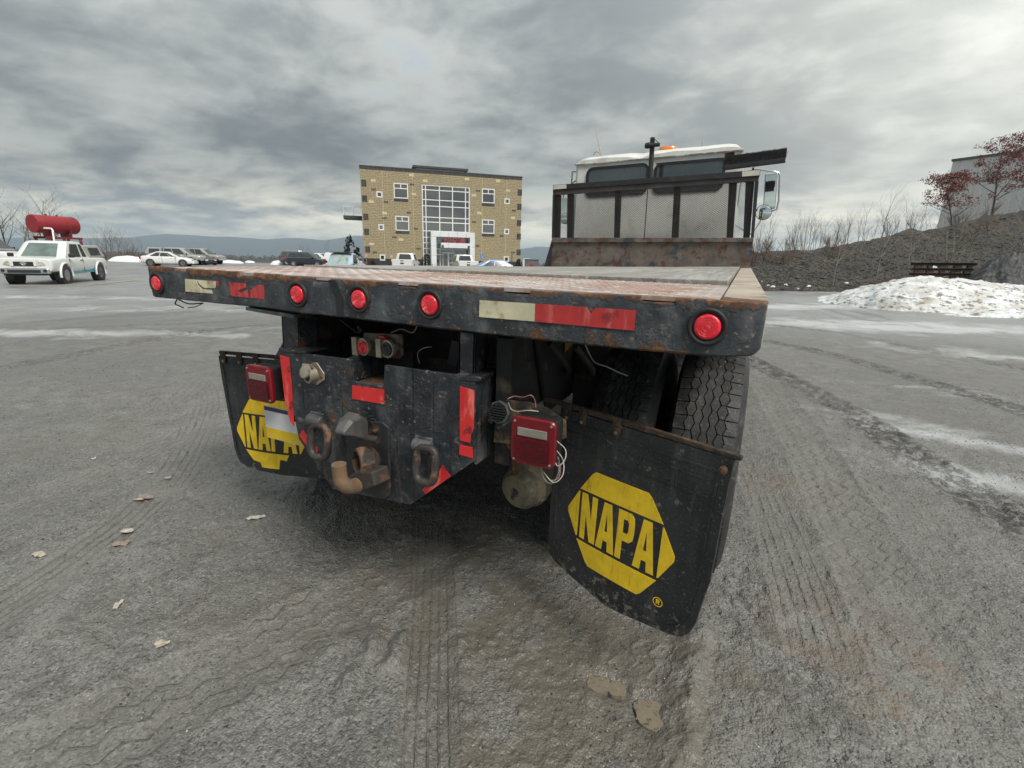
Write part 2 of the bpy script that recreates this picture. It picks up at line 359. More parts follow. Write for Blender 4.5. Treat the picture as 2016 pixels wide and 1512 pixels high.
    me.polygons.foreach_set('loop_start', np.concatenate([np.arange(len(quads)) * 4, len(quads) * 4 + np.arange(len(tris)) * 3]).astype(np.int32))
    me.update(calc_edges=True); me.validate()
    me.polygons.foreach_set('use_smooth', [True] * len(me.polygons))
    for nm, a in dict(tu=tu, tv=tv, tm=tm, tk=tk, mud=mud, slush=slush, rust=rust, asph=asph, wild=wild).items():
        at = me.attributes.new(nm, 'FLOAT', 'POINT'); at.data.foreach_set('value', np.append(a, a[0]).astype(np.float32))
    if me.polygons[0].normal.z < 0: me.flip_normals()
    return me
def ground_mat():
    m, t, b = NT('gravel_lot'); g = G(t)
    tu, tv, tm, tk, mud, slush, rust, asph, wild = (g.attr(k) for k in ('tu', 'tv', 'tm', 'tk', 'mud', 'slush', 'rust', 'asph', 'wild'))
    big = g.noise(0.55, 5, 0.6); mid = g.noise(5.0, 6, 0.65); fine = g.noise(70.0, 5, 0.7)
    streak = g.noise((0.5, 0.5, 0.5), 7, 0.7, (4, 2, 0), 0.8)
    vo = g.n('ShaderNodeTexVoronoi'); vo.inputs['Scale'].default_value = 130.0; t.links.new(g.coord(), vo.inputs['Vector'])
    chip = vo.outputs['Distance']; chipc = vo.outputs['Color']
    vo2 = g.n('ShaderNodeTexVoronoi'); vo2.inputs['Scale'].default_value = 48.0; t.links.new(g.coord(), vo2.inputs['Vector'])
    sepc = g.n('ShaderNodeSeparateColor'); t.links.new(chipc, sepc.inputs[0])
    sep2 = g.n('ShaderNodeSeparateColor'); t.links.new(vo2.outputs['Color'], sep2.inputs[0])
    c = g.mix(g.ss(big, 0.3, 0.7), (0.132, 0.126, 0.114), (0.225, 0.218, 0.203))
    c = g.mix(g.ss(mid, 0.35, 0.70), c, (0.128, 0.122, 0.110))
    c = g.mix(g.math('MULTIPLY', g.ss(fine, 0.45, 0.68), 0.42), c, (0.33, 0.323, 0.308))
    c = g.mix(g.math('MULTIPLY', g.ss(sepc.outputs[0], 0.86, 0.92), 0.30), c, (0.40, 0.40, 0.39))
    c = g.mix(g.math('MULTIPLY', g.ss(sepc.outputs[1], 0.78, 0.84), 0.50), c, (0.045, 0.045, 0.047))
    c = g.mix(g.math('MULTIPLY', g.ss(g.noise(16.0, 7, 0.7, (4, 4, 4)), 0.54, 0.66), 0.55), c, (0.085, 0.082, 0.076))
    c = g.mix(g.math('MULTIPLY', g.ss(g.noise(1.3, 5, 0.65, (6, 1, 4)), 0.50, 0.68), 0.45), c, (0.155, 0.138, 0.116))
    # asphalt further off, dried and salted
    ca = g.mix(g.ss(streak, 0.35, 0.65), (0.20, 0.203, 0.204), (0.30, 0.302, 0.30)); ca = g.mix(g.ss(g.noise((0.35, 0.12, 0.3), 7, 0.75, (2, 9, 0), 1.2), 0.52, 0.64), ca, (0.13, 0.132, 0.134)); c = g.mix(g.math('MULTIPLY', asph, 0.8), c, ca)
    c = g.mix(g.math('MULTIPLY', g.ss(g.math('ADD', g.math('MULTIPLY', slush, 0.5), g.noise((1.2, 1.2, 1.2), 8, 0.75, (7, 7, 0), 0.6)), 0.62, 0.95), 0.75), c, (0.55, 0.56, 0.57))
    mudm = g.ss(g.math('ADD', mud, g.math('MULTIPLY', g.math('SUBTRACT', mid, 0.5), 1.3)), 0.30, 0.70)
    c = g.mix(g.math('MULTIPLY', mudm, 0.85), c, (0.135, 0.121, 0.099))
    c = g.mix(g.math('MULTIPLY', g.math('MULTIPLY', rust, g.ss(mid, 0.42, 0.6)), 0.6), c, (0.24, 0.15, 0.095))
    # tread imprint: ribs or zigzag; churned clumps are darker and wetter
    zig = g.math('ABSOLUTE', g.math('SUBTRACT', g.math('FRACT', g.math('MULTIPLY', tv, 9.0)), 0.5))
    wav = g.math('ADD', g.math('MULTIPLY', tu, g.ss(tk, 0.4, 0.6, 2.5, 2.0)), g.math('MULTIPLY', g.math('MULTIPLY', zig, g.ss(tk, 0.4, 0.6)), 0.9))
    wav = g.math('ADD', wav, g.math('MULTIPLY', g.math('SUBTRACT', g.noise(30.0, 3, 0.6), 0.5), 0.25))
    fr = g.math('ABSOLUTE', g.math('SUBTRACT', g.math('FRACT', wav), 0.5))
    rib = g.math('MULTIPLY', g.ss(fr, 0.42, 0.36), 1.0)                       # flat between ridges
    ridge = g.math('SUBTRACT', 1.0, rib)
    isrib = g.ss(tk, 1.6, 1.4)
    keep = g.ss(g.noise(3.5, 4, 0.6, (3, 3, 3)), 0.36, 0.52)
    ridge = g.math('MULTIPLY', g.math('MULTIPLY', ridge, isrib), g.math('MULTIPLY', tm, keep))
    churn = g.math('MULTIPLY', g.math('MULTIPLY', g.ss(tk, 1.4, 1.6), tm), g.ss(g.noise(13.0, 6, 0.7, (1, 8, 2)), 0.47, 0.58))
    c = g.mix(g.math('MULTIPLY', churn, 0.8), c, (0.060, 0.058, 0.055))
    flat = g.math('MULTIPLY', g.math('MULTIPLY', tm, isrib), 0.75)
    c = g.mix(g.math('MULTIPLY', ridge, 0.85), c, (0.10, 0.095, 0.086)); c = g.mix(g.math('MULTIPLY', flat, 0.6), c, (0.160, 0.150, 0.132))  # ridges coloured darker, standing in for the shade beside each one
    cw = g.mix(g.ss(g.noise(0.02, 6, 0.7), 0.4, 0.6), (0.075, 0.066, 0.050), (0.045, 0.043, 0.036))
    c = g.mix(wild, c, cw)
    g.put(b.inputs['Base Color'], c)
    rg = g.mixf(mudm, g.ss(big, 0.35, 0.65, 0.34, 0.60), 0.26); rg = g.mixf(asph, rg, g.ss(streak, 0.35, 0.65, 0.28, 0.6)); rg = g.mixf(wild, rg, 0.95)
    g.put(b.inputs['Roughness'], rg); b.inputs['Specular IOR Level'].default_value = 0.5
    soft = g.math('SUBTRACT', 1.0, g.math('MULTIPLY', g.math('MAXIMUM', flat, g.math('MULTIPLY', mudm, 0.7)), 0.72))
    soft = g.math('MULTIPLY', soft, g.math('SUBTRACT', 1.0, g.math('MULTIPLY', asph, 0.85)))
    K = lambda v, k: g.math('MULTIPLY', v, k)
    h = g.math('ADD', K(fine, 0.007), K(chip, -0.005)); h = g.math('ADD', h, K(g.math('MULTIPLY', g.ss(vo2.outputs['Distance'], 0.5, 0.1), g.ss(sep2.outputs[0], 0.55, 0.7)), 0.006)); h = g.math('ADD', h, K(mid, 0.012))
    h = g.math('MULTIPLY', h, soft); h = g.math('ADD', h, K(ridge, 0.004)); h = g.math('ADD', h, K(churn, 0.018))
    n = g.bump(h, 1.0, 0.9)
    t.links.new(n, b.inputs['Normal'])
    return m
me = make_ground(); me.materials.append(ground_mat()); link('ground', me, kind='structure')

# muddy water standing in three small hollows behind the tyre
mw = LM('muddy_water', (0.21, 0.175, 0.13), 0.03, var=0.08, vscale=30, spec=0.6)
for k, (u, v, rx, ry) in enumerate(PUDDLES):
    c = onZ(u, v, 0); mb = MB(); n = 26; ring = []
    for i in range(n):
        a = 2 * math.pi * i / n; q = 1 + 0.07 * math.sin(3 * a + k) + 0.05 * math.sin(5 * a + 2 * k)
        ring.append((c[0] + rx * 1.05 * q * math.cos(a), c[1] + ry * 1.1 * q * math.sin(a), 0))
    zt = min(gfull(c[0] + dx * rx, c[1] + dy * ry) for dx, dy in ((1, 0), (-1, 0), (0, 1), (0, -1), (0.7, 0.7), (-0.7, -0.7), (0.7, -0.7), (-0.7, 0.7))) - 0.010
    mb.prism([(p[0], p[1], zt) for p in ring], (0, 0, -0.03))
    o = mb.build('puddle', mw, label=['largest muddy puddle in the wheel rut behind the lettered mud flap', 'middle-sized muddy puddle left of the big one behind the mud flap', 'smallest muddy puddle, between the two others behind the mud flap'][k], category='puddle', group='muddy puddles behind the wheel')

# loose gravel: far more stones than one could count
def make_gravel():
    N = 52000
    rr = 0.7 + 7.5 * RNG.random(N) ** 1.7; aa = (RNG.random(N) - 0.5) * R_(128)
    X = CAM[0] + rr * (np.cos(aa) * FH[0] + np.sin(aa) * RH[0]); Y = CAM[1] + rr * (np.cos(aa) * FH[1] + np.sin(aa) * RH[1])
    dens = vnoise(X * 1.7, Y * 1.7) + 0.6 * vnoise(X * 6, Y * 6); keep = dens > RNG.random(N) * 0.5 - 0.32
    X, Y, rr = X[keep], Y[keep], rr[keep]; N = len(X)
    s = (0.0016 + 0.0034 * RNG.random(N) ** 3) * (0.8 + 0.10 * rr)
    z = ground_z(X, Y) + 0.030 * fbm(X * 0.6, Y * 0.6, 3) + 0.012 * fbm(X * 4, Y * 4, 3) + 0.006 * fbm(X * 22, Y * 22, 2)
    base = np.array([(1, 0, 0), (0, 1, 0), (-1, 0, 0), (0, -1, 0), (0.1, 0.1, 0.75), (0, 0, -0.6)])
    fa = np.array([(0, 1, 4), (1, 2, 4), (2, 3, 4), (3, 0, 4), (1, 0, 5), (2, 1, 5), (3, 2, 5), (0, 3, 5)])
    jit = base[None] * (0.65 + 0.7 * RNG.random((N, 6, 3))); th = RNG.random(N) * 6.28; ct, st = np.cos(th)[:, None], np.sin(th)[:, None]
    V = np.stack([jit[..., 0] * ct - jit[..., 1] * st, jit[..., 0] * st + jit[..., 1] * ct, jit[..., 2]], -1) * s[:, None, None] + np.stack([X, Y, z + 0.2 * s], -1)[:, None]
    Fc = (fa[None] + 6 * np.arange(N)[:, None, None]).reshape(-1, 3)
    me = bpy.data.meshes.new('gravel'); me.vertices.add(N * 6); me.vertices.foreach_set('co', V.ravel())
    me.loops.add(Fc.size); me.loops.foreach_set('vertex_index', Fc.ravel().astype(np.int32)); me.polygons.add(len(Fc)); me.polygons.foreach_set('loop_start', (np.arange(len(Fc)) * 3).astype(np.int32))
    me.update(calc_edges=True)
    m, t, b = NT('gravel_stone'); g = G(t); gi = g.n('ShaderNodeNewGeometry')
    cr = g.n('ShaderNodeValToRGB'); t.links.new(gi.outputs['Random Per Island'], cr.inputs[0])
    for p, q in ((0.0, (0.035, 0.035, 0.036)), (0.35, (0.10, 0.098, 0.094)), (0.75, (0.19, 0.185, 0.175)), (0.93, (0.27, 0.26, 0.24)), (1.0, (0.45, 0.44, 0.42))):
        e = cr.color_ramp.elements.new(p) if p not in (0.0, 1.0) else cr.color_ramp.elements[0 if p == 0 else -1]; e.color = q + (1,)
    t.links.new(cr.outputs[0], b.inputs['Base Color']); b.inputs['Roughness'].default_value = 0.5
    me.materials.append(m)
    link('gravel', me, kind='stuff', label='loose dark and pale gravel strewn over the muddy lot', category='gravel')
make_gravel()
# ------------------------------------------------------------------ the flatbed truck
def worn_steel(name, base, ztop=None, zbot=None, drips=False):
    """navy paint gone grey, blistered with rust; heavier rust along worn edges, dark oil runs"""
    m, t, b = NT(name); g = G(t); _seed[0] += 1; o = _seed[0] * 3.7
    sp_ = g.n('ShaderNodeSeparateXYZ'); t.links.new(g.coord(), sp_.inputs[0]); z = sp_.outputs[2]
    c = g.mix(g.ss(g.noise(5.0, 6, 0.6, (o, 0, 0)), 0.35, 0.65), tuple(x * 0.6 for x in base), tuple(x * 1.35 for x in base)); r = 0.42
    def lay(c, r, col, rg, mk): return g.mix(mk, c, col), g.mixf(mk, r, rg)
    c, r = lay(c, r, (0.165, 0.172, 0.176), 0.62, g.math('MULTIPLY', g.ss(g.noise((7, 7, 4), 8, 0.68, (o, 2, 1)), 0.46, 0.68), 0.45 if drips else 0.6))
    c, r = lay(c, r, (0.26, 0.26, 0.255), 0.7, g.math('MULTIPLY', g.ss(g.noise((11, 11, 24), 8, 0.7, (o, 5, 1)), 0.57, 0.70), 0.6))
    edge = None
    rn = g.noise((9, 9, 9), 9, 0.7, (o, 7, 3))
    if ztop is not None:
        edge = g.math('ADD', rn, g.ss(z, ztop - 0.045, ztop, 0.0, 0.23)); 
        if zbot is not None: edge = g.math('ADD', edge, g.ss(z, zbot + 0.035, zbot, 0.0, 0.10))
    else: edge = rn
    c, r = lay(c, r, (0.085, 0.044, 0.027), 0.9, g.ss(edge, 0.60, 0.655))
    c, r = lay(c, r, (0.19, 0.095, 0.045), 0.92, g.math('MULTIPLY', g.ss(edge, 0.635, 0.71), g.ss(g.noise(40.0, 4, 0.6, (o, 1, 8)), 0.42, 0.58)))
    c, r = lay(c, r, (0.21, 0.145, 0.095), 0.92, g.math('MULTIPLY', g.ss(g.noise(58.0, 3, 0.5, (o, 3, 8)), 0.62, 0.68), g.ss(g.noise(4.0, 3, 0.5, (o, 4, 8)), 0.42, 0.55)))
    if drips:
        dr = g.ss(g.noise((46, 46, 1.1), 5, 0.55, (o, 6, 2)), 0.615, 0.655); c, r = lay(c, r, (0.010, 0.011, 0.013), 0.25, g.math('MULTIPLY', dr, g.ss(g.noise((5, 5, 3), 3, 0.5, (o, 8, 2)), 0.42, 0.52)))
        c, r = lay(c, r, (0.20, 0.155, 0.115), 0.9, g.math('MULTIPLY', g.ss(g.noise((24, 24, 3), 6, 0.65, (o, 9, 2)), 0.50, 0.66), g.ss(z, DECK - 0.50, DECK - 0.80, 0.0, 0.55)))
    g.put(b.inputs['Base Color'], c); g.put(b.inputs['Roughness'], r); t.links.new(g.bump(g.math('ADD', g.noise(30.0, 5, 0.65, (o, 9, 4)), g.math('MULTIPLY', g.ss(edge, 0.54, 0.64), 0.8)), 0.004), b.inputs['Normal']); return m
navy = worn_steel('dirty_navy_steel', (0.022, 0.027, 0.034), drips=True)
fasc = worn_steel('fascia_steel', (0.038, 0.044, 0.052), DECK, DECK - 0.155)
rusty = LM('rusty_steel', RUST, 0.9, [(RUST2, 0.95, 16.0, 0.5, 0.66), ((0.03, 0.03, 0.032), 0.7, 8.0, 0.56, 0.66), (MUD, 0.95, 30.0, 0.58, 0.72)], var=0.4, bump=0.004, bscale=60)
brown = LM('browned_panel', (0.135, 0.112, 0.094), 0.75, [((0.035, 0.045, 0.062), 0.5, (5, 5, 5), 0.53, 0.62), (RUST, 0.9, 9.0, 0.52, 0.62), ((0.15, 0.03, 0.025), 0.8, 22.0, 0.62, 0.68), ((0.21, 0.205, 0.195), 0.8, (3, 3, 9), 0.54, 0.74)], var=0.3, bump=0.003)
black = LM('black_steel', (0.018, 0.019, 0.021), 0.6, [((0.05, 0.048, 0.045), 0.8, 9.0, 0.55, 0.75), (RUST, 0.9, 14.0, 0.62, 0.70)], var=0.3, bump=0.003)
under = LM('underbody', (0.020, 0.020, 0.021), 0.85, [(MUD, 0.95, 6.0, 0.56, 0.75), (RUST, 0.9, 12.0, 0.60, 0.70)], var=0.4, bump=0.004)
rubber = LM('tyre_rubber', (0.024, 0.024, 0.025), 0.5, [((0.070, 0.067, 0.061), 0.9, 11.0, 0.48, 0.70), ((0.16, 0.145, 0.12), 0.95, 70.0, 0.58, 0.68)], var=0.3, bump=0.0015, bscale=160)
def flap_mat():
    m, t, b = NT('flap_rubber'); g = G(t); sp_ = g.n('ShaderNodeSeparateXYZ'); t.links.new(g.coord(), sp_.inputs[0]); z = sp_.outputs[2]
    c = g.mix(g.ss(g.noise(6.0, 5, 0.6), 0.35, 0.65), (0.016, 0.018, 0.020), (0.030, 0.032, 0.035)); r = 0.46
    mk = g.math('MULTIPLY', g.ss(g.noise((26, 26, 4), 7, 0.65, (1, 2, 3)), 0.50, 0.70), 0.7); c = g.mix(mk, c, (0.070, 0.070, 0.068)); r = g.mixf(mk, r, 0.7)
    mk = g.ss(g.math('ADD', g.noise(34.0, 5, 0.65, (4, 2, 3)), g.ss(z, DECK - 0.93, DECK - 1.045, 0.0, 0.12)), 0.63, 0.69); c = g.mix(mk, c, (0.155, 0.138, 0.112)); r = g.mixf(mk, r, 0.95)
    mk = g.math('MULTIPLY', g.ss(g.noise(120.0, 3, 0.6, (4, 6, 3)), 0.62, 0.68), 0.6); c = g.mix(mk, c, (0.17, 0.16, 0.14)); r = g.mixf(mk, r, 0.95)
    g.put(b.inputs['Base Color'], c); g.put(b.inputs['Roughness'], r); t.links.new(g.bump(g.math('ADD', g.noise(80.0, 4, 0.6), g.math('MULTIPLY', mk, 0.6)), 0.002), b.inputs['Normal']); return m
flapm = flap_mat()
barm = LM('hanger_rust', (0.062, 0.042, 0.030), 0.9, [((0.14, 0.085, 0.05), 0.95, 22.0, 0.50, 0.62), ((0.025, 0.024, 0.024), 0.8, 9.0, 0.50, 0.60), (MUD, 0.95, 50.0, 0.56, 0.66)], var=0.4, bump=0.005, bscale=70)
yel = LM('flap_yellow', (0.90, 0.60, 0.020), 0.55, [((0.62, 0.38, 0.02), 0.8, (60, 60, 9), 0.54, 0.70), ((0.06, 0.05, 0.03), 0.8, (75, 75, 6), 0.655, 0.70)], var=0.10, vscale=20, bump=0.001)
redtape = LM('red_tape', (0.46, 0.035, 0.035), 0.42, [((0.60, 0.13, 0.12), 0.4, (30, 30, 4), 0.48, 0.68), ((0.22, 0.02, 0.022), 0.6, 14.0, 0.55, 0.68)], var=0.15)
redtape2 = LM('bright_red_tape', (0.66, 0.030, 0.030), 0.35, [((0.90, 0.20, 0.16), 0.3, (22, 22, 6), 0.50, 0.68), ((0.22, 0.02, 0.02), 0.6, 18.0, 0.57, 0.66)], var=0.12)
whitetape = LM('aged_white_tape', (0.62, 0.57, 0.40), 0.5, [((0.33, 0.25, 0.11), 0.6, 14.0, 0.50, 0.66), ((0.60, 0.58, 0.47), 0.5, (60, 60, 90), 0.58, 0.66)], var=0.2)
lensr = LM('red_lens', (0.80, 0.014, 0.035), 0.22, [((0.95, 0.12, 0.14), 0.25, 60.0, 0.50, 0.66)], var=0.2, vscale=40, bump=0.0015, bscale=180, coat=0.6)
lensd = LM('dark_red_lens', (0.11, 0.002, 0.008), 0.20, [((0.07, 0.002, 0.006), 0.35, 10.0, 0.45, 0.62)], var=0.3, bump=0.001, bscale=200, coat=0.1)
lensrim = LM('red_lens_rim', (0.18, 0.005, 0.012), 0.3, [((0.16, 0.006, 0.012), 0.4, 12.0, 0.5, 0.65)], var=0.2, coat=0.1)
lensw = LM('clear_lens', (0.25, 0.235, 0.20), 0.25, [((0.22, 0.20, 0.17), 0.4, (10, 10, 90), 0.50, 0.62)], var=0.15, coat=0.5)
grom = LM('rubber_grommet', (0.017, 0.017, 0.018), 0.6, [((0.05, 0.05, 0.05), 0.8, 40.0, 0.60, 0.80)], var=0.3, bump=0.001)
zinc = LM('dull_zinc', (0.34, 0.30, 0.23), 0.5, [(MUD, 0.9, 22.0, 0.55, 0.66), ((0.45, 0.43, 0.38), 0.4, 12.0, 0.55, 0.7, 0.6)], metal=0.5, var=0.25, bump=0.002)
bright = LM('bright_screw', (0.55, 0.54, 0.52), 0.3, metal=0.9, var=0.1)
plate_m = LM('rusted_tread_plate', (0.36, 0.245, 0.205), 0.42, [((0.46, 0.41, 0.385), 0.35, (2, 2, 2), 0.42, 0.58), ((0.30, 0.165, 0.10), 0.7, 5.0, 0.50, 0.64), ((0.50, 0.47, 0.45), 0.35, 16.0, 0.52, 0.70)], var=0.2, bump=0.001)  # rust, with the plate's wet sheen put into its raised pale colours
railm = LM('rail_top', (0.38, 0.32, 0.26), 0.8, [((0.16, 0.085, 0.045), 0.9, 9.0, 0.56, 0.70), ((0.33, 0.31, 0.28), 0.8, 20.0, 0.52, 0.7)], var=0.2, bump=0.002)
paintw = LM('old_white_paint', (0.70, 0.70, 0.66), 0.38, [((0.52, 0.50, 0.44), 0.6, 3.0, 0.50, 0.72), (RUST, 0.9, 7.0, 0.69, 0.73), ((0.40, 0.37, 0.30), 0.7, (18, 18, 3), 0.62, 0.80)], var=0.06, coat=0.2)
def wood_mat():
    m, t, b = NT('weathered_deck_wood'); g = G(t)
    gr = g.noise((26, 1.4, 26), 6, 0.65, (2, 1, 0), 0.6); st = g.noise(1.6, 5, 0.6, (5, 2, 1)); oi = g.n('ShaderNodeObjectInfo')
    c = g.mix(g.ss(gr, 0.3, 0.7), (0.21, 0.198, 0.180), (0.41, 0.395, 0.365)); c = g.mix(g.ss(st, 0.5, 0.7), c, (0.25, 0.225, 0.165)); c = g.mix(g.math('MULTIPLY', oi.outputs['Random'], 0.4), c, (0.20, 0.19, 0.175))
    c = g.mix(g.ss(g.noise((30, 2, 30), 4, 0.7, (8, 3, 1)), 0.66, 0.72), c, (0.05, 0.045, 0.04))
    g.put(b.inputs['Base Color'], c); b.inputs['Roughness'].default_value = 0.75
    t.links.new(g.bump(gr, 0.004), b.inputs['Normal']); return m
woodm = wood_mat()
def glass_mat(name, tint=(0.55, 0.62, 0.62), refl=0.10, alpha=0.5):
    m, t, b = NT(name); g = G(t); t.nodes.remove(b)
    tr = g.n('ShaderNodeBsdfTransparent'); tr.inputs[0].default_value = tint + (1,)
    gl = g.n('ShaderNodeBsdfGlossy'); gl.inputs['Roughness'].default_value = 0.03; gl.inputs['Color'].default_value = (0.9, 0.95, 0.95, 1)
    fr = g.n('ShaderNodeLayerWeight'); fr.inputs[0].default_value = 0.35
    f = g.math('ADD', g.math('MULTIPLY', fr.outputs['Fresnel'], 0.6), refl, clamp=True)
    mx = g.n('ShaderNodeMixShader'); g.put(mx.inputs[0], f); t.links.new(tr.outputs[0], mx.inputs[1]); t.links.new(gl.outputs[0], mx.inputs[2])
    di = g.n('ShaderNodeBsdfDiffuse'); di.inputs[0].default_value = (0.13, 0.145, 0.15, 1)
    mx2 = g.n('ShaderNodeMixShader'); mx2.inputs[0].default_value = 1 - alpha; t.links.new(mx.outputs[0], mx2.inputs[1]); t.links.new(di.outputs[0], mx2.inputs[2])
    t.links.new(mx2.outputs[0], t.nodes['Material Output'].inputs[0]); return m
cabglass = glass_mat('dusty_cab_glass', (0.50, 0.56, 0.57), 0.14, 0.78)

TR = thing('flatbed_truck', 'old flatbed truck with white cab, rusty steel deck and two lettered mud flaps', 'truck', (1.22, 2.5, 0.0))
def T(name, mb, mat, parent=None, smooth=None, bevel=0, **tags): return mb.build(name, mat, parent or TR, smooth, bevel, **tags)
def pxpoly(px, Y): return [tuple(onY(u, v, Y)) for u, v in px]
D = DECK
def tw(x, y): return (y / 5.0) * (-0.011 + 0.0303 * (x - 1.22))   # the old deck is slightly twisted

# rear fascia: a bent, rust-lipped steel channel with notches in its upper edge
topx = np.array([onY(u, v) for u, v in [(291, 523.5), (400, 530), (498, 536.5), (649, 549), (820, 558), (1044, 571), (1200, 580), (1440, 592), (1506, 597), (1513, 606)]])
botx = np.array([onY(u, v) for u, v in [(293, 582), (300, 585), (519, 607), (548, 613), (667, 625), (878, 650), (1060, 670), (1247, 690), (1400, 703), (1482, 704), (1505, 690)]])
slots = [(onY(a, y)[0], onY(b, y)[0]) for a, b, y in [(337, 366, 527), (466, 499, 535), (617, 649, 546), (780, 821, 557), (989, 1044, 568), (1262, 1332, 583)]]
X0, X1 = topx[0][0], topx[-1][0]
fm = MB(); rings = []
xs = sorted(set(list(np.linspace(X0, X1 - 0.06, 190)) + list(X1 - 0.06 + 0.06 * np.sin(np.linspace(0, 1, 14) * math.pi / 2)) + [q for a, b in slots for q in (a - 1e-3, a, b, b + 1e-3)]))
for x in xs:
    zt = float(np.interp(x, topx[:, 0], topx[:, 2])) + 0.0035 * float(vnoise(np.array(x * 23.0), np.array(1.5))) + 0.003 * float(vnoise(np.array(x * 90.0), np.array(4.5)))
    zb = float(np.interp(x, botx[:, 0], botx[:, 2])) + 0.002 * float(vnoise(np.array(x * 60.0), np.array(9.5)))
    if any(a <= x <= b for a, b in slots): zt -= 0.013
    yo = 0.006 * float(fbm(np.array(x * 2.1), np.array(3.3), 2)) + 0.010 * math.exp(-((x - 0.80) / 0.05) ** 2)
    t = x - (X1 - 0.06); yo += 0.06 - math.sqrt(max(0, 0.06 ** 2 - t * t)) if t > 0 else 0
    def yn(z): return yo + 0.004 * float(fbm(np.array(x * 9.0), np.array(z * 14.0), 2))
    h = zt - zb
    rings.append([(x, max(yo + 0.03, 0.09), zb + 0.004)] + [(x, yo + 0.010, zb), (x, yn(zb) + 0.002, zb + 0.006)] + [(x, yn(zb + h * k), zb + h * k) for k in (0.2, 0.35, 0.5, 0.65, 0.8, 0.93)] + [(x, yo + 0.003, zt - 0.002), (x, yo + 0.012, zt), (x, max(yo + 0.03, 0.09), zt - 0.012)])
FA = T('rear_fascia', fm.loft(rings), fasc, smooth=40)
mb = MB(); mb.prism([(0.60, 0.002, D - 0.150), (0.86, 0.002, D - 0.163), (0.86, 0.07, D - 0.163), (0.60, 0.07, D - 0.150)], (0, 0, 0.012)); T('bottom_flange', mb, fasc)
mb = MB(); mb.prism(pxpoly([(703, 573), (728, 575), (727, 604), (722, 616), (707, 612)], -0.004), (0, 0.006, 0)); T('welded_patch', mb, LM('patch_rust', (0.062, 0.042, 0.034), 0.85, [(RUST, 0.9, 20.0, 0.5, 0.7)], var=0.3, bump=0.002), FA, bevel=0.001)
mb = MB(); mb.prism(pxpoly([(646, 551), (660, 552), (672, 580), (675, 622), (663, 624), (661, 585)], -0.003), (0, 0.006, 0)); T('torn_plate_edge', mb, black, FA)
# marker lamps
LZ = D - 0.0712
for k, x in enumerate((0.047, 0.9016, 1.1906, 1.4806, 2.3065)):
    yo = 0.006 * float(fbm(np.array(x * 2.1), np.array(3.3), 2)) + (0.010 * math.exp(-((x - 0.80) / 0.05) ** 2))
    mb = MB(); mb.lathe((x, yo, LZ), (0, -1, 0), [(-0.012, 0.0475), (0.006, 0.0475), (0.0095, 0.0455), (0.0105, 0.0415), (0.008, 0.037), (0.0035, 0.0345), (0.003, 0.030)], 40)
    L = T('marker_lamp', mb, grom, smooth=50)
    mb = MB(); mb.lathe((x, yo - 0.0025, LZ), (0, -1, 0), [(0.0, 0.0318), (0.005, 0.0316), (0.0085, 0.029), (0.0095, 0.024), (0.0088, 0.0235), (0.0095, 0.018), (0.0088, 0.0175), (0.0095, 0.011), (0.0088, 0.0105), (0.0095, 0.003)], 36)
    T('lens', mb, lensr, L, smooth=50)
# reflective tapes on the fascia
def tape(name, px, Y, mat, par=None, th=0.0015): mb = MB(); mb.prism(pxpoly(px, Y), (0, th, 0)); return T(name, mb, mat, par)
tape('reflective_tape', [(944, 591), (1054, 598), (1053, 633), (943, 624)], -0.0035, whitetape, FA, 0.006)
tape('reflective_tape', [(1054, 598), (1155, 605), (1163, 618), (1172, 606), (1252, 611.5), (1248, 651), (1053, 633)], -0.0045, redtape, FA, 0.006)
tape('reflective_tape', [(364, 549), (386, 551), (390, 562), (399, 569), (417, 571), (419, 578), (365, 574)], -0.004, whitetape, FA, 0.006)
tape('reflective_tape', [(387, 551), (425, 553.5), (424, 567), (402, 567), (393, 560)], -0.004, whitetape, FA, 0.006)
tape('reflective_tape', [(425.5, 553.5), (430, 554), (430, 562), (425.5, 562)], -0.004, redtape, FA, 0.006)
tape('reflective_tape', [(450, 555.5), (483, 558), (484, 566), (467, 573), (474, 577), (487, 570), (490, 586), (456, 583)], -0.004, redtape, FA, 0.006)
tape('reflective_tape', [(494, 570), (500, 566), (508, 560.5), (519, 562), (519, 589), (492, 586)], -0.004, redtape, FA, 0.006)

# deck
mb = MB(); mb.bx(0.03, 2.325, 0.012, 0.80, D - 0.016, D - 0.004); DP = T('tread_plate_deck', mb, plate_m)
lug = MB()
for i in range(62):
    for j in range(22):
        x = 0.05 + i * 0.0367; y = 0.03 + j * 0.0355; a = R_(45) if (i + j) % 2 else R_(-45)
        dx, dy = math.cos(a) * 0.0145, math.sin(a) * 0.0145; nx, ny = -dy * 0.26, dx * 0.26; z = D - 0.0042; h = 0.0022
        lug.add([(x - dx, y - dy, z), (x + nx, y + ny, z), (x + dx, y + dy, z), (x - nx, y - ny, z), (x - dx * 0.5, y - dy * 0.5, z + h), (x + dx * 0.5, y + dy * 0.5, z + h)], [(0, 4, 1), (1, 4, 5), (1, 5, 2), (2, 5, 3), (3, 5, 4), (3, 4, 0)])
T('tread_lugs', lug, plate_m, DP, kind='stuff')
mb = MB()
for x0, x1, nm in ((X0 + 0.004, 0.026, 'l'), (2.329, 2.437, 'r')):
    mb = MB(); y0 = 0.092; ys = np.linspace(y0, 5.35, 14)
    mb.loft([[(x0, y, D - 0.125 + tw(x0, y)), (x1, y, D - 0.125 + tw(x1, y)), (x1, y, D - 0.003 + tw(x1, y)), (x0, y, D - 0.003 + tw(x0, y))] for y in ys]); T('side_rail', mb, railm, bevel=0.004)
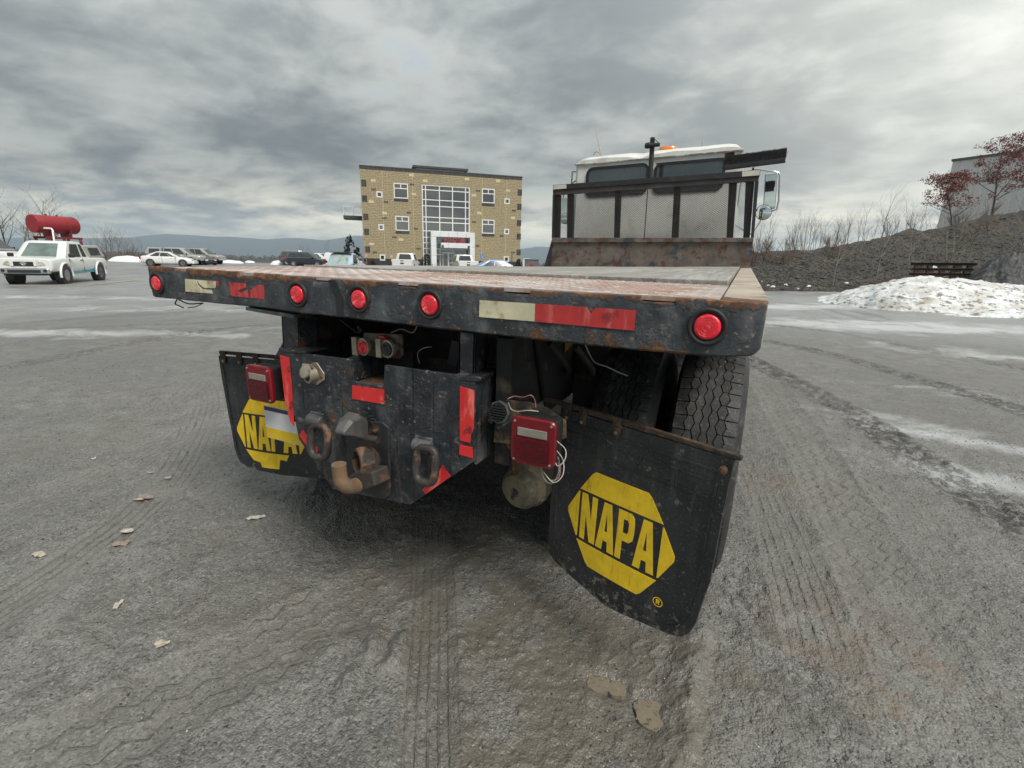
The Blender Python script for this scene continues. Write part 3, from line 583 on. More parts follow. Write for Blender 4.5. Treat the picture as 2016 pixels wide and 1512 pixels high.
mb = MB(); mb.prism([(2.327, 0.008, D - 0.014), (2.43, 0.05, D - 0.016), (2.437, 0.09, D - 0.014), (2.329, 0.09, D - 0.008)], (0, 0, 0.007)); T('rail_corner', mb, rusty, bevel=0.003)
pw = np.linspace(0.03, 2.322, 9)
for i in range(8):
    cuts = [0.812, random.uniform(2.0, 3.6), 5.33] if i % 3 else [0.812 + 0.004 * i, random.uniform(1.6, 2.4), random.uniform(3.2, 4.0), 5.33]
    for a, b in zip(cuts[:-1], cuts[1:]):
        mb = MB(); x0, x1 = pw[i] + 0.0035, pw[i + 1] - 0.0035; b -= 0.005; dz = random.uniform(-0.002, 0.003); n = 10; rg = []
        for y in np.linspace(a + random.uniform(0, 0.006), b, n): rg.append([(x0, y, D - 0.03 + tw(x0, y)), (x1, y, D - 0.03 + tw(x1, y)), (x1, y, D + 0.010 + dz + tw(x1, y)), (x0, y, D + 0.010 + dz + tw(x0, y))])
        T('deck_plank', mb.loft(rg), woodm, bevel=0.003)
mb = MB(); mb.bx(0.02, 2.43, 0.10, 5.30, D - 0.075, D - 0.055); mb.bx(0.03, 2.32, 0.80, 0.808, D - 0.055, D - 0.012); T('sub_deck', mb, under)
for y in np.arange(0.45, 5.3, 0.46):
    mb = MB(); mb.bx(0.03, 2.42, y - 0.03, y + 0.03, D - 0.083, D - 0.076); mb.bx(0.03, 2.42, y - 0.006, y + 0.006, D - 0.165, D - 0.083); mb.bx(0.03, 2.42, y - 0.03, y + 0.03, D - 0.172, D - 0.165); T('cross_member', mb, under)
for x in (0.76, 1.70):
    mb = MB(); s = 1 if x < 1.2 else -1
    mb.bx(x - 0.004, x + 0.004, 0.13, 8.4, D - 0.47, D - 0.178); mb.bx(min(x, x + s * 0.08), max(x, x + s * 0.08), 0.13, 8.4, D - 0.478, D - 0.470); mb.bx(min(x, x + s * 0.08), max(x, x + s * 0.08), 0.13, 8.4, D - 0.178, D - 0.173); T('frame_rail', mb, under)
mb = MB(); mb.bx(1.665, 1.72, 0.11, 0.128, D - 0.62, D - 0.175); T('frame_end_plate', mb, under)
mb = MB(); mb.prism([(1.715, 0.30, D - 0.175), (1.715, 0.75, D - 0.175), (1.715, 0.75, D - 0.52), (1.715, 0.45, D - 0.52)], (0.012, 0, 0)); T('hanger_plate', mb, under)
mb = MB(); mb.prism([(1.735, 0.60, D - 0.30), (1.735, 0.60, D - 0.24), (1.735, 0.71, D - 0.21), (1.735, 0.71, D - 0.275)], (0.003, 0, 0)); T('warning_sticker', mb, LM('ochre_sticker', (0.30, 0.19, 0.03), 0.6, [((0.05, 0.04, 0.02), 0.7, 60.0, 0.52, 0.6)], var=0.2))

# hitch box
PY = 0.015
outl = [(553, 691), (691, 708), (692, 750), (755, 761), (757, 719), (938, 744), (934, 908), (808, 994), (655, 963), (588, 864)]
mb = MB(); mb.prism(pxpoly(outl, PY), (0, 0.014, 0)); HB = T('hitch_plate', mb, navy, bevel=0.002)
lx, rx = onY(553, 691, PY)[0] + 0.004, onY(938, 744, PY)[0] - 0.004
mb = MB(); mb.prism([(lx, PY + 0.0145, D - 0.295), (lx, PY + 0.40, D - 0.295), (lx, PY + 0.40, D - 0.60), (lx, PY + 0.0145, D - 0.60)], (0.01, 0, 0)); T('box_side', mb, navy)
mb = MB(); mb.prism([(rx - 0.01, PY + 0.0145, D - 0.295), (rx - 0.01, PY + 0.40, D - 0.295), (rx - 0.01, PY + 0.40, D - 0.60), (rx - 0.01, PY + 0.0145, D - 0.60)], (0.01, 0, 0)); T('box_side', mb, navy)
a = onY(692, 750, PY + 0.02); b = onY(755, 761, PY + 0.02)
mb = MB(); mb.bx(a[0] + 0.002, b[0] - 0.002, PY + 0.0146, PY + 0.20, a[2] - 0.02, a[2] - 0.008); T('recess_floor', mb, rusty)
mb = MB(); mb.bx(a[0] - 0.005, a[0] + 0.001, PY + 0.0146, PY + 0.20, a[2] - 0.004, a[2] + 0.09); T('recess_wall', mb, navy)
mb = MB(); mb.bx(a[0] + 0.005, b[0] - 0.004, PY + 0.20, PY + 0.21, a[2] - 0.006, a[2] + 0.10); T('recess_back', mb, under)
mb = MB(); mb.bx(lx + 0.02, rx - 0.02, PY + 0.30, PY + 0.31, D - 0.60, D - 0.32); T('box_back', mb, under)
for px in ([(553, 612), (588, 618), (590, 694), (557, 690)], [(903, 652), (936, 657), (934, 740), (902, 736)]):
    P = pxpoly(px, 0.06); mb = MB(); mb.prism(P, (0, 0.012, 0)); mb.prism([P[0], tuple(np.array(P[0]) + (0.009, 0, 0)), tuple(np.array(P[3]) + (0.009, 0, 0)), P[3]], (0, 0.09, 0)); mb.prism([tuple(np.array(P[1]) - (0.009, 0, 0)), P[1], P[2], tuple(np.array(P[2]) - (0.009, 0, 0))], (0, 0.09, 0))
    T('support_post', mb, navy, bevel=0.002)
mb = MB(); mb.prism(pxpoly([(893, 738), (942, 744), (942, 752), (895, 747)], PY - 0.003), (0, 0.12, 0)); T('post_foot', mb, navy, bevel=0.002)
mb = MB(); mb.prism(pxpoly([(548, 686), (600, 692), (600, 697), (549, 692)], PY - 0.003), (0, 0.12, 0)); T('post_foot', mb, navy, bevel=0.002)
# red tapes on the hitch plate
TY = PY - 0.0025
tape('reflective_tape', [(550.5, 699), (569, 704), (574, 756), (577, 796), (579, 840), (571, 830), (561, 790)], TY, redtape2, HB)
tape('reflective_tape', [(905.5, 760), (934, 769), (932.5, 845), (927, 856), (925, 872), (905, 867)], TY, redtape2, HB)
tape('reflective_tape', [(905, 875), (930, 881), (931, 902), (904, 895)], TY, redtape2, HB)
tape('reflective_tape', [(693, 758.5), (756, 767), (756, 796), (693, 785)], TY, redtape2, HB)
tape('reflective_tape', [(831, 964), (858, 940), (871, 915), (887, 938), (838, 973)], TY, redtape2, HB)
tape('reflective_tape', [(589, 858), (596, 846), (626, 885), (622, 903)], TY, redtape2, HB)
# socket for the trailer plug
c = onY(622, 735, PY); mb = MB(); mb.prism([(c[0] + dx, PY - 0.0005, c[2] + dz) for dx, dz in ((-0.035, 0.005), (-0.012, 0.04), (0.014, 0.045), (0.048, 0.006), (0.046, -0.02), (0.006, -0.045), (-0.022, -0.035))], (0, -0.006, 0)); SK = T('trailer_socket', mb, zinc, bevel=0.002)
mb = MB(); mb.lathe((c[0], PY - 0.006, c[2]), (-0.25, -1, -0.1), [(0, 0.029), (0.028, 0.030), (0.034, 0.030), (0.034, 0.022), (0.008, 0.021), (0.008, 0.001)], 24); T('barrel', mb, zinc, SK, smooth=40)
mb = MB(); mb.lathe((c[0] - 0.008, PY - 0.038, c[2] + 0.014), (-0.15, -1, 0.45), [(0, 0.028), (0.008, 0.027), (0.012, 0.015)], 20); mb.cyl((c[0] - 0.03, PY - 0.03, c[2] + 0.035), (c[0] + 0.02, PY - 0.03, c[2] + 0.038), 0.006, 8); T('lid', mb, zinc, SK, smooth=40)
for dx, dz in ((0.036, -0.008), (-0.002, 0.036)): mb = MB(); mb.lathe((c[0] + dx, PY - 0.006, c[2] + dz), (0, -1, 0), [(0, 0.006), (0.004, 0.005)], 8); T('screw', mb, rusty, SK)
# D-rings on their lugs
ring_m = LM('worn_ring_steel', (0.060, 0.055, 0.050), 0.5, [(RUST2, 0.8, 14.0, 0.52, 0.66), ((0.03, 0.03, 0.032), 0.45, 7.0, 0.5, 0.65), ((0.20, 0.19, 0.18), 0.4, 24.0, 0.60, 0.72, 0.6)], metal=0.3, var=0.3, bump=0.003)
for u, v, u2, v2, w, h in ((620, 828, 626, 868, 0.044, 0.062), (830, 878, 836, 915, 0.040, 0.060)):
    a = onY(u, v, PY - 0.02); b = onY(u2, v2, PY - 0.045); mb = MB()
    mb.lathe((a[0] - 0.035, PY - 0.014, a[2]), (1, 0.0, -0.06), [(0, 0.012), (0.001, 0.024), (0.068, 0.024), (0.070, 0.012)], 20); mb.bx(a[0] - 0.035, a[0] + 0.035, PY - 0.012, PY - 0.0003, a[2] + 0.004, a[2] + 0.030); LU = T('ring_lug', mb, LM('lug_steel', (0.11, 0.11, 0.11), 0.5, [((0.03, 0.03, 0.033), 0.5, 9.0, 0.5, 0.6), (RUST, 0.9, 13.0, 0.56, 0.66)], metal=0.2, bump=0.002), HB, smooth=40, bevel=0.002)
    pts = []
    for i in range(36):
        t = 2 * math.pi * i / 36; ct, st = math.cos(t), math.sin(t); e = 0.62
        px_ = w * math.copysign(abs(ct) ** e, ct); pz = h * math.copysign(abs(st) ** e, st)
        pts.append((b[0] + px_, PY - 0.030 - 0.018 * (0.5 - pz / h / 2), b[2] + pz - 0.004 + 0.02 * px_))
    mb = MB(); mb.tube(pts, 0.0150, 10, closed=True); T('tow_ring', mb, ring_m, HB, smooth=60)
# pintle hook
pin_m = LM('rusted_pintle', (0.115, 0.070, 0.045), 0.7, [((0.24, 0.15, 0.09), 0.75, 9.0, 0.46, 0.62), ((0.045, 0.04, 0.036), 0.6, 13.0, 0.54, 0.66), (MUD, 0.9, 34.0, 0.56, 0.70)], metal=0.1, var=0.3, bump=0.004, bscale=50)
P = pxpoly([(690, 826), (752, 832), (764, 842), (768, 975), (758, 982), (690, 962), (684, 950), (684, 838)], PY - 0.012)
mb = MB(); mb.prism(P, (0, 0.0118, 0)); PP = T('pintle_plate', mb, LM('pintle_plate_steel', (0.030, 0.030, 0.032), 0.5, [(RUST, 0.9, 8.0, 0.55, 0.64), (MUD, 0.9, 25.0, 0.62, 0.72)], var=0.3, bump=0.002), HB, bevel=0.004)
for u, v in ((741, 845), (744, 904), (746, 947), (700, 832)):
    c = onY(u, v, PY - 0.012); mb = MB(); mb.lathe(tuple(c), (0, -1, 0), [(0, 0.0145), (0.003, 0.0145), (0.0032, 0.0105), (0.013, 0.0105), (0.0135, 0.007), (0.019, 0.0065)], 6); T('bolt', mb, ring_m, PP)
bo = lambda u, v, Y: tuple(onY(u, v, Y))
darkpin = LM('pintle_dark', (0.040, 0.034, 0.030), 0.7, [(RUST, 0.9, 14.0, 0.50, 0.62)], var=0.3, bump=0.003)
mb = MB(); mb.tube([bo(726, 905, 0.0), bo(720, 907, -0.03)], [0.054, 0.050], 12); T('pintle_body', mb, darkpin, PP, smooth=50)
th = np.array(bo(709, 908, -0.062)); tx = Vector((-0.42, -1.0, 0.05)).normalized(); mb = MB()
mb.lathe(tuple(th), tuple(tx), [(-0.040, 0.046), (0.0, 0.047), (0.014, 0.045), (0.016, 0.034), (-0.030, 0.032), (-0.031, 0.001)], 8); mb.v = [(v[0], v[1], th[2] + (v[2] - th[2]) * 1.18) for v in mb.v]; T('pintle_throat', mb, LM('throat_rust', (0.10, 0.058, 0.036), 0.8, [((0.18, 0.105, 0.06), 0.85, 12.0, 0.48, 0.62), ((0.03, 0.026, 0.024), 0.7, 9.0, 0.5, 0.62)], var=0.3, bump=0.003), PP, bevel=0.003)
P_ = [bo(u, v, -0.085) for u, v in ((684, 940), (700, 928), (732, 930), (738, 958), (712, 968), (686, 966))]
mb = MB(); mb.prism(P_, (0.01, 0.075, 0.0)); T('pintle_jaw', mb, darkpin, PP, bevel=0.006)
hp = crom([bo(716, 944, -0.05), bo(700, 956, -0.09), bo(683, 957, -0.13), bo(673, 949, -0.148), bo(669, 934, -0.152), bo(667, 914, -0.154)], 0.006)
mb = MB(); mb.tube(hp, [0.029 - 0.004 * min(1, i / (len(hp) * 0.8)) for i in range(len(hp))], 16); T('pintle_horn', mb, LM('horn_rust', (0.20, 0.125, 0.075), 0.75, [((0.14, 0.085, 0.05), 0.8, 9.0, 0.46, 0.62), (MUD, 0.9, 34.0, 0.54, 0.66)], var=0.25, bump=0.003), PP, smooth=50)
tip = np.array(bo(668, 852, -0.16)); base = np.array(bo(712, 842, -0.02)); mb = MB()
w = 0.036; rg = []
for t, hh, ww in ((0, 0.040, 0.032), (0.35, 0.046, 0.036), (0.7, 0.030, 0.032), (1.0, 0.006, 0.020)):
    c = base * (1 - t) + tip * t + np.array([0, 0, 0.02 * math.sin(t * 3.14)]); rg.append([(c[0] - ww, c[1], c[2] - hh), (c[0] + ww, c[1], c[2] - hh), (c[0] + ww, c[1], c[2] + hh * 0.7), (c[0] + ww * 0.5, c[1], c[2] + hh), (c[0] - ww * 0.5, c[1], c[2] + hh), (c[0] - ww, c[1], c[2] + hh * 0.7)])
T('pintle_latch', mb.loft(rg), LM('worn_latch', (0.13, 0.125, 0.12), 0.5, [(RUST, 0.85, 9.0, 0.48, 0.60), ((0.05, 0.045, 0.04), 0.6, 13.0, 0.54, 0.66)], metal=0.3, bump=0.003), PP, bevel=0.005)
c = bo(722, 862, -0.05); mb = MB(); mb.cyl((c[0] - 0.05, c[1], c[2]), (c[0] + 0.05, c[1], c[2]), 0.013, 10); T('pivot_pin', mb, ring_m, PP, smooth=40)
c = np.array(bo(712, 822, 0.0)); mb = MB(); rr = random.Random(3)
for i in range(46): p = c + np.array([rr.uniform(-0.045, 0.05), rr.uniform(-0.035, 0.008), rr.uniform(-0.012, 0.012)]); d = np.array([rr.uniform(-1, 1), rr.uniform(-1, 0.3), rr.uniform(-0.3, 1)]) * 0.022; mb.tube([p, p + d * 0.5, p + d + (0, 0, -0.006)], [0.0045, 0.003, 0.001], 4)
T('grease_clump', mb, under, PP, kind='stuff')
# glad hands
a, b = onY(706, 656, 0.13), onY(791, 713, 0.13)
mb = MB(); mb.prism(pxpoly([(716, 655), (791, 659), (792, 700), (786, 706), (712, 700)], 0.13), (0, 0.01, 0)); GB = T('glad_hand_bracket', mb, LM('bracket_dirty', (0.20, 0.18, 0.15), 0.7, [(RUST, 0.9, 9.0, 0.45, 0.6), ((0.06, 0.055, 0.05), 0.8, 15.0, 0.5, 0.65)], var=0.3, bump=0.002), bevel=0.002)
for u, v, m_, nm in ((718, 683, redtape2, 'red'), (766, 687, grom, 'black')):
    c = bo(u, v, 0.085); mb = MB(); mb.lathe((c[0], c[1] + 0.04, c[2]), (-0.15, -1, 0), [(0, 0.016), (0.02, 0.018), (0.032, 0.034), (0.046, 0.034), (0.048, 0.026)], 20); mb.bx(c[0] - 0.052, c[0] - 0.030, c[1] - 0.012, c[1] + 0.008, c[2] - 0.034, c[2] + 0.034); H = T('glad_hand', mb, zinc, smooth=40)
    mb = MB(); mb.lathe((c[0] - 0.002, c[1] - 0.007, c[2]), (-0.15, -1, 0), [(0, 0.025), (0.007, 0.024), (0.008, 0.017), (0.003, 0.012), (0.003, 0.001)], 20); T('seal', mb, m_, H, smooth=40)
mb = MB(); mb.prism(pxpoly([(744, 660), (756, 662), (757, 676), (749, 684), (744, 676)], 0.10), (0, 0.02, 0)); T('valve_cap', mb, redtape2, GB, bevel=0.003)
mb = MB()
for k in range(3): x = 1.45 + 0.055 * k; mb.box((x, 0.20, D - 0.265), (0.045, 0.02, 0.10), Matrix.Rotation(R_(12), 3, 'Y'))
T('hose_bundle', mb, grom, bevel=0.004)
# tail lamps
def tail(c, parent=None):
    # c: lens centre on its front face
    mb = MB(); mb.bx(c[0] - 0.068, c[0] + 0.068, c[1] + 0.004, c[1] + 0.085, c[2] - 0.068, c[2] + 0.070); L = T('tail_lamp', mb, grom, bevel=0.006)
    def rr(w, h, r, y, n=5):
        out = []
        for sx, sz, a0 in ((1, 1, 0), (-1, 1, 90), (-1, -1, 180), (1, -1, 270)):
            for i in range(n + 1): t = R_(a0 + 90 * i / n); out.append((c[0] + sx * (w - r) + r * math.cos(t), y, c[2] + sz * (h - r) + r * math.sin(t)))
        return out
    mb = MB(); mb.loft([rr(0.074, 0.077, 0.022, c[1] + 0.012), rr(0.075, 0.078, 0.022, c[1]), rr(0.071, 0.074, 0.020, c[1] - 0.005), rr(0.058, 0.060, 0.012, c[1] - 0.0052)]); T('lens_rim', mb, lensrim, L, smooth=40)
    mb = MB(); mb.bx(c[0] - 0.056, c[0] + 0.056, c[1] - 0.010, c[1] - 0.0048, c[2] - 0.060, c[2] + 0.014)
    for i in range(11): z = c[2] - 0.056 + i * 0.0064; mb.bx(c[0] - 0.055, c[0] + 0.055, c[1] - 0.0112, c[1] - 0.0098, z, z + 0.0034)
    T('stop_lens', mb, lensd, L)
    mb = MB(); mb.bx(c[0] - 0.050, c[0] + 0.048, c[1] - 0.0095, c[1] - 0.0048, c[2] + 0.018, c[2] + 0.045); T('reverse_lens', mb, lensw, L, bevel=0.002)
    for sx in (-0.060, 0.060):
        for sz in (-0.063, 0.063): mb = MB(); mb.lathe((c[0] + sx, c[1] - 0.005, c[2] + sz), (0, -1, 0), [(0, 0.0048), (0.003, 0.004), (0.004, 0.001)], 8); T('screw', mb, bright, L)
    return L
tail(onY(1049, 871, 0.0)); tail(onY(511, 756, 0.02))
# bracket, back-up alarm and brake chamber on the right
mb = MB(); mb.prism(pxpoly([(975, 812), (1000, 789), (1040, 792), (1075, 803), (1113, 829), (1114, 862), (1096, 868), (1003, 874), (972, 870)], 0.09), (0, 0.008, 0)); T('lamp_bracket', mb, LM('mud_caked', (0.07, 0.055, 0.04), 0.85, [((0.23, 0.16, 0.09), 0.95, 13.0, 0.50, 0.62), ((0.025, 0.025, 0.026), 0.6, 6.0, 0.50, 0.62)], var=0.4, bump=0.006, bscale=30))
c = onY(981, 812, 0.045); mb = MB(); mb.lathe(tuple(c), (-0.1, -1, 0.15), [(-0.03, 0.034), (-0.004, 0.040), (0.0, 0.039), (0.001, 0.032), (-0.006, 0.030)], 8); AL = T('backup_alarm', mb, LM('grey_plastic', (0.055, 0.058, 0.062), 0.5, [(MUD, 0.9, 18.0, 0.58, 0.7)], var=0.2, bump=0.001), bevel=0.002)
mb = MB()
for i in range(7): z = c[2] - 0.026 + i * 0.0088; w = math.sqrt(max(0, 0.030 ** 2 - (z - c[2]) ** 2)); mb.box((c[0], c[1] - 0.006, z + 0.002), (2 * w, 0.010, 0.0034))
T('grille', mb, grom, AL)
mb = MB(); mb.prism(pxpoly([(960, 826), (972, 812), (978, 820), (966, 836)], 0.05), (0, 0.01, 0)); mb.prism(pxpoly([(975, 838), (1006, 822), (1010, 828), (980, 845)], 0.05), (0, 0.008, 0)); T('alarm_bracket', mb, navy, AL)
cc = onY(1030, 958, 0.28); ax = (-0.22, -1, -0.10)
mb = MB(); mb.lathe(tuple(cc), ax, [(-0.16, 0.055), (-0.15, 0.082), (-0.06, 0.084), (-0.045, 0.094), (-0.02, 0.094), (-0.01, 0.084), (0.03, 0.080), (0.048, 0.066), (0.054, 0.045), (0.054, 0.020), (0.050, 0.018), (0.050, 0.001)], 32)
BC = T('brake_chamber', mb, LM('dusty_chamber', (0.15, 0.128, 0.085), 0.8, [((0.05, 0.045, 0.035), 0.8, 9.0, 0.50, 0.66), ((0.27, 0.24, 0.17), 0.9, 14.0, 0.55, 0.72)], var=0.3, bump=0.003), smooth=35)
e = Vector(cc) + Vector(ax).normalized() * 0.0505; mb = MB(); mb.prism([(e.x - 0.010, e.y - 0.001, e.z + 0.020), (e.x + 0.006, e.y - 0.001, e.z + 0.026), (e.x + 0.014, e.y - 0.003, e.z + 0.004), (e.x + 0.004, e.y - 0.004, e.z - 0.006), (e.x - 0.006, e.y - 0.006, e.z - 0.030), (e.x - 0.016, e.y - 0.005, e.z - 0.026), (e.x - 0.010, e.y - 0.003, e.z + 0.0)], (0.002, -0.003, 0)); T('release_key_slot', mb, grom, BC)
mb = MB(); mb.tube([onY(1000, 870, 0.10), onY(1010, 905, 0.16), onY(1015, 935, 0.25)], 0.008, 8); T('air_line', mb, rusty, smooth=40)
# wires
wc = {'white_wire': (0.50, 0.48, 0.44), 'pink_wire': (0.40, 0.20, 0.18), 'black_wire': (0.02, 0.02, 0.02), 'grey_wire': (0.22, 0.23, 0.22)}
wmats = {k: LM(k, v, 0.5, var=0.15) for k, v in wc.items()}
def wire(px, Y, m_, r=0.0016):
    P = [onY(u, v, Y + 0.012 * math.sin(i * 1.7)) for i, (u, v) in enumerate(px)]
    mb = MB(); mb.tube([tuple(p) for p in crom(P, 0.008)], r, 5); T('wire', mb, wmats[m_], smooth=60)
wire([(1090, 880), (1108, 905), (1108, 935), (1090, 950), (1070, 930)], 0.03, 'white_wire'); wire([(1092, 890), (1103, 915), (1100, 940), (1083, 945), (1068, 925)], 0.035, 'pink_wire'); wire([(1096, 868), (1113, 885), (1112, 905), (1098, 918), (1090, 900)], 0.03, 'white_wire'); wire([(1065, 915), (1070, 940), (1085, 952), (1100, 930), (1098, 895)], 0.05, 'grey_wire', 0.003)
wire([(1001, 793), (1006, 805), (1018, 810), (1040, 808), (1060, 810)], 0.05, 'white_wire'); wire([(1000, 785), (1012, 780), (1030, 782), (1045, 778), (1053, 788), (1055, 802)], 0.06, 'pink_wire'); wire([(996, 790), (1005, 782), (1030, 786), (1050, 780)], 0.07, 'black_wire', 0.0022)
wire([(1152, 678), (1162, 700), (1172, 714), (1195, 722), (1218, 733), (1236, 740)], 0.14, 'grey_wire', 0.0022)
wire([(668, 628), (690, 645), (705, 655), (712, 650), (704, 642), (708, 655)], 0.10, 'black_wire', 0.003); wire([(770, 655), (790, 648), (812, 655), (822, 640)], 0.10, 'grey_wire', 0.002); wire([(826, 715), (822, 700), (826, 690), (838, 684), (850, 683)], 0.10, 'grey_wire', 0.0016)
wire([(349, 589), (345, 598), (352, 602), (361, 606)], 0.02, 'black_wire', 0.003); wire([(352, 590), (372, 598), (398, 597)], 0.03, 'black_wire', 0.003); wire([(370, 606), (385, 604), (400, 597)], 0.04, 'black_wire', 0.002)
wire([(940, 740), (960, 730), (975, 735), (985, 750), (1000, 760)], 0.2, 'black_wire', 0.006)
# licence plate under the left lamp: upper white, lower yellow
a = onY(519, 798, 0.085); PW, PH = 0.29, 0.150
mb = MB(); mb.bx(a[0], a[0] + PW, 0.085, 0.087, a[2] - PH, a[2]); LP = T('licence_plate', mb, LM('plate_white', (0.66, 0.66, 0.66), 0.4, var=0.1))
mb = MB(); mb.bx(a[0] + 0.002, a[0] + PW - 0.002, 0.0842, 0.0849, a[2] - PH + 0.002, a[2] - 0.100); T('yellow_band', mb, LM('plate_yellow', (0.72, 0.50, 0.02), 0.4, var=0.1), LP)
mb = MB(); mb.bx(a[0] + 0.002, a[0] + PW - 0.002, 0.0842, 0.0849, a[2] - 0.020, a[2] - 0.002); T('blue_band', mb, LM('plate_blue', (0.03, 0.04, 0.12), 0.4, var=0.1), LP)

# mud flaps with their hanger bars
LET = {'N': [[(0, 0), (0, 1), (.36, 1), (.68, .46), (.68, 1), (1, 1), (1, 0), (.66, 0), (.32, .56), (.32, 0)]],
       'A': [[(0, 0), (.30, 1), (.5, 1), (.5, .8), (.34, 0)], [(1, 0), (.66, 0), (.5, .8), (.5, 1), (.70, 1)], [(.38, .2), (.62, .2), (.58, .4), (.42, .4)]],
       'P': [[(0, 0), (0, 1), (.34, 1), (.34, 0)], [(.34, 1), (.75, 1), (.95, .93), (1, .80), (1, .60), (.95, .47), (.75, .40), (.34, .40), (.34, .56), (.60, .56), (.67, .62), (.67, .78), (.60, .84), (.34, .84)]],
       'R': [[(0, 0), (0, 1), (.30, 1), (.30, 0)], [(.30, 1), (.75, 1), (1, .8), (1, .62), (.75, .45), (.30, .45), (.30, .60), (.60, .60), (.70, .70), (.60, .84), (.30, .84)], [(.42, .45), (.70, .45), (1, 0), (.70, 0)]]}
from mathutils.geometry import delaunay_2d_cdt
def tri_grid(out, step, margin):
    def inside(p):
        c_ = False
        for i in range(len(out)):
            a, b = out[i], out[i - 1]
            if (a[1] > p[1]) != (b[1] > p[1]) and p[0] < (b[0] - a[0]) * (p[1] - a[1]) / (b[1] - a[1]) + a[0]: c_ = not c_
        return c_
    xs_, zs_ = [q[0] for q in out], [q[1] for q in out]
    gp_ = [(x, z) for x in np.arange(min(xs_) + step / 2, max(xs_), step) for z in np.arange(min(zs_) + step / 2, max(zs_), step)]
    gp_ = [p for p in gp_ if inside(p) and min(math.hypot(p[0] - r_[0], p[1] - r_[1]) for r_ in out) > margin]
    r_ = delaunay_2d_cdt([Vector(p) for p in list(out) + gp_], [], [list(range(len(out)))], 1, 1e-6); return r_[0], r_[2]
def dense(poly, step=0.03):
    o_ = []
    for i in range(len(poly)):
        a, b = np.array(poly[i]), np.array(poly[(i + 1) % len(poly)]); k = max(1, int(np.linalg.norm(b - a) / step)); o_ += [tuple(a + (b - a) * j / k) for j in range(k)]
    return o_
def flap(A, B, outline, bar_ext, logo_c, clips, label_, rmark):
    A = np.array(A, float); B = np.array(B, float); s = B - A; s[2] = 0; s /= np.linalg.norm(s); n = np.cross(s, (0, 0, 1.0)); n = n if n[1] < 0 else -n
    ztop_ = -0.42
    def bend(q):
        f = max(0.0, (ztop_ - q[1]) / 0.6); e = max(0.0, q[0] - 0.44) / 0.16
        return f * (0.020 * math.sin(math.pi * min(1, max(0, q[0] / 0.6))) + (0.030 * e * e if rmark else 0.012 * math.sin(7 * q[0])))
    W3 = lambda q, off=0.0: tuple(A + s * q[0] + np.array([0, 0, q[1]]) + n * (off + bend(q)))
    out = []
    for q in outline:
        if len(q) == 3: out.append((q[0], q[1]))
        else: P = onP(q[0], q[1], A, n); out.append(((P - A) @ s, P[2] - A[2]))
    rim = []
    for i in range(len(out)):
        a, b = np.array(out[i]), np.array(out[(i + 1) % len(out)]); k = max(1, int(np.linalg.norm(b - a) / 0.03))
        for j in range(k): p = a + (b - a) * j / k; rim.append((p[0] + 0.0018 * float(vnoise(np.array(p[1] * 60), np.array(p[0] * 60))), p[1] + 0.0018 * float(vnoise(np.array(p[0] * 70), np.array(p[1] * 50 + 3)))))
    nr = len(rim); vv, ff = tri_grid(rim, 0.024, 0.010); mb = MB(); nv = len(vv)
    mb.add([W3((p[0], p[1])) for p in vv] + [W3((p[0], p[1]), -0.010) for p in vv], [tuple(f) for f in ff] + [tuple(i + nv for i in reversed(f)) for f in ff] + [(i, (i + 1) % nr, (i + 1) % nr + nv, i + nv) for i in range(nr)])
    FL = T('mud_flap', mb, flapm, smooth=40); FL['label'] = label_
    # moulded border and panel lines
    c0 = np.mean(out, axis=0); ins = [tuple(c0 + (np.array(q) - c0) * 0.90) for q in out]; mb = MB()
    for i in range(len(ins)):
        p, q = np.array(ins[i]), np.array(ins[(i + 1) % len(ins)]); d = q - p
        if np.linalg.norm(d) < 0.004: continue
        e = np.array([-d[1], d[0]]) / np.linalg.norm(d) * 0.0032; mb.prism([W3(tuple(t), 0.0004) for t in (p - e, q - e, q + e, p + e)], tuple(n * 0.003))
    x0, x1 = 0.03, 0.55; zt = max(q[1] for q in out)
    for (xa, za, xb, zb_) in ((x0, zt - 0.075, x1, zt - 0.077), (x0, zt - 0.125, x1, zt - 0.128), (0.16, zt - 0.075, 0.16, zt - 0.125), (0.33, zt - 0.075, 0.33, zt - 0.125), (0.45, zt - 0.077, 0.45, zt - 0.127)):
        p, q = np.array([xa, za]), np.array([xb, zb_]); d = q - p; e = np.array([-d[1], d[0]]) / np.linalg.norm(d) * 0.0025; mb.prism([W3(tuple(t), 0.0006) for t in (p - e, q - e, q + e, p + e)], tuple(n * 0.0025))
    T('moulded_border', mb, flapm, FL)
    # the emblem: a split hexagon with four letters
    cx, cz = logo_c
    if not rmark: P = onP(469, 843, A, n); cx, cz = (P - A) @ s + 0.207, P[2] - A[2] - 0.004
    def sheet(mb, poly, off=0.0016):
        o_ = dense(poly, 0.018); vv, ff = tri_grid(o_, 0.02, 0.006); nv = len(vv); no = len(o_)
        mb.add([W3((p[0], p[1]), off) for p in vv] + [W3((p[0], p[1]), off - 0.0014) for p in vv], [tuple(f) for f in ff] + [tuple(i + nv for i in reversed(f)) for f in ff] + [(i, (i + 1) % no, (i + 1) % no + nv, i + nv) for i in range(no)])
    def emb(name, poly): mb = MB(); sheet(mb, [(cx + x, cz + z) for x, z in poly]); return T(name, mb, yel, FL)
    emb('emblem_band', [(-.112, .168), (-.098, .180), (.098, .180), (.112, .168), (.158, .098), (-.158, .098)])
    emb('emblem_band', [(-.158, -.098), (.158, -.098), (.112, -.168), (.098, -.180), (-.098, -.180), (-.112, -.168)] if rmark else [(-.158, -.098), (.10, -.098), (.085, -.13), (.05, -.125), (.04, -.178), (-.06, -.180), (-.07, -.155), (-.112, -.15)])
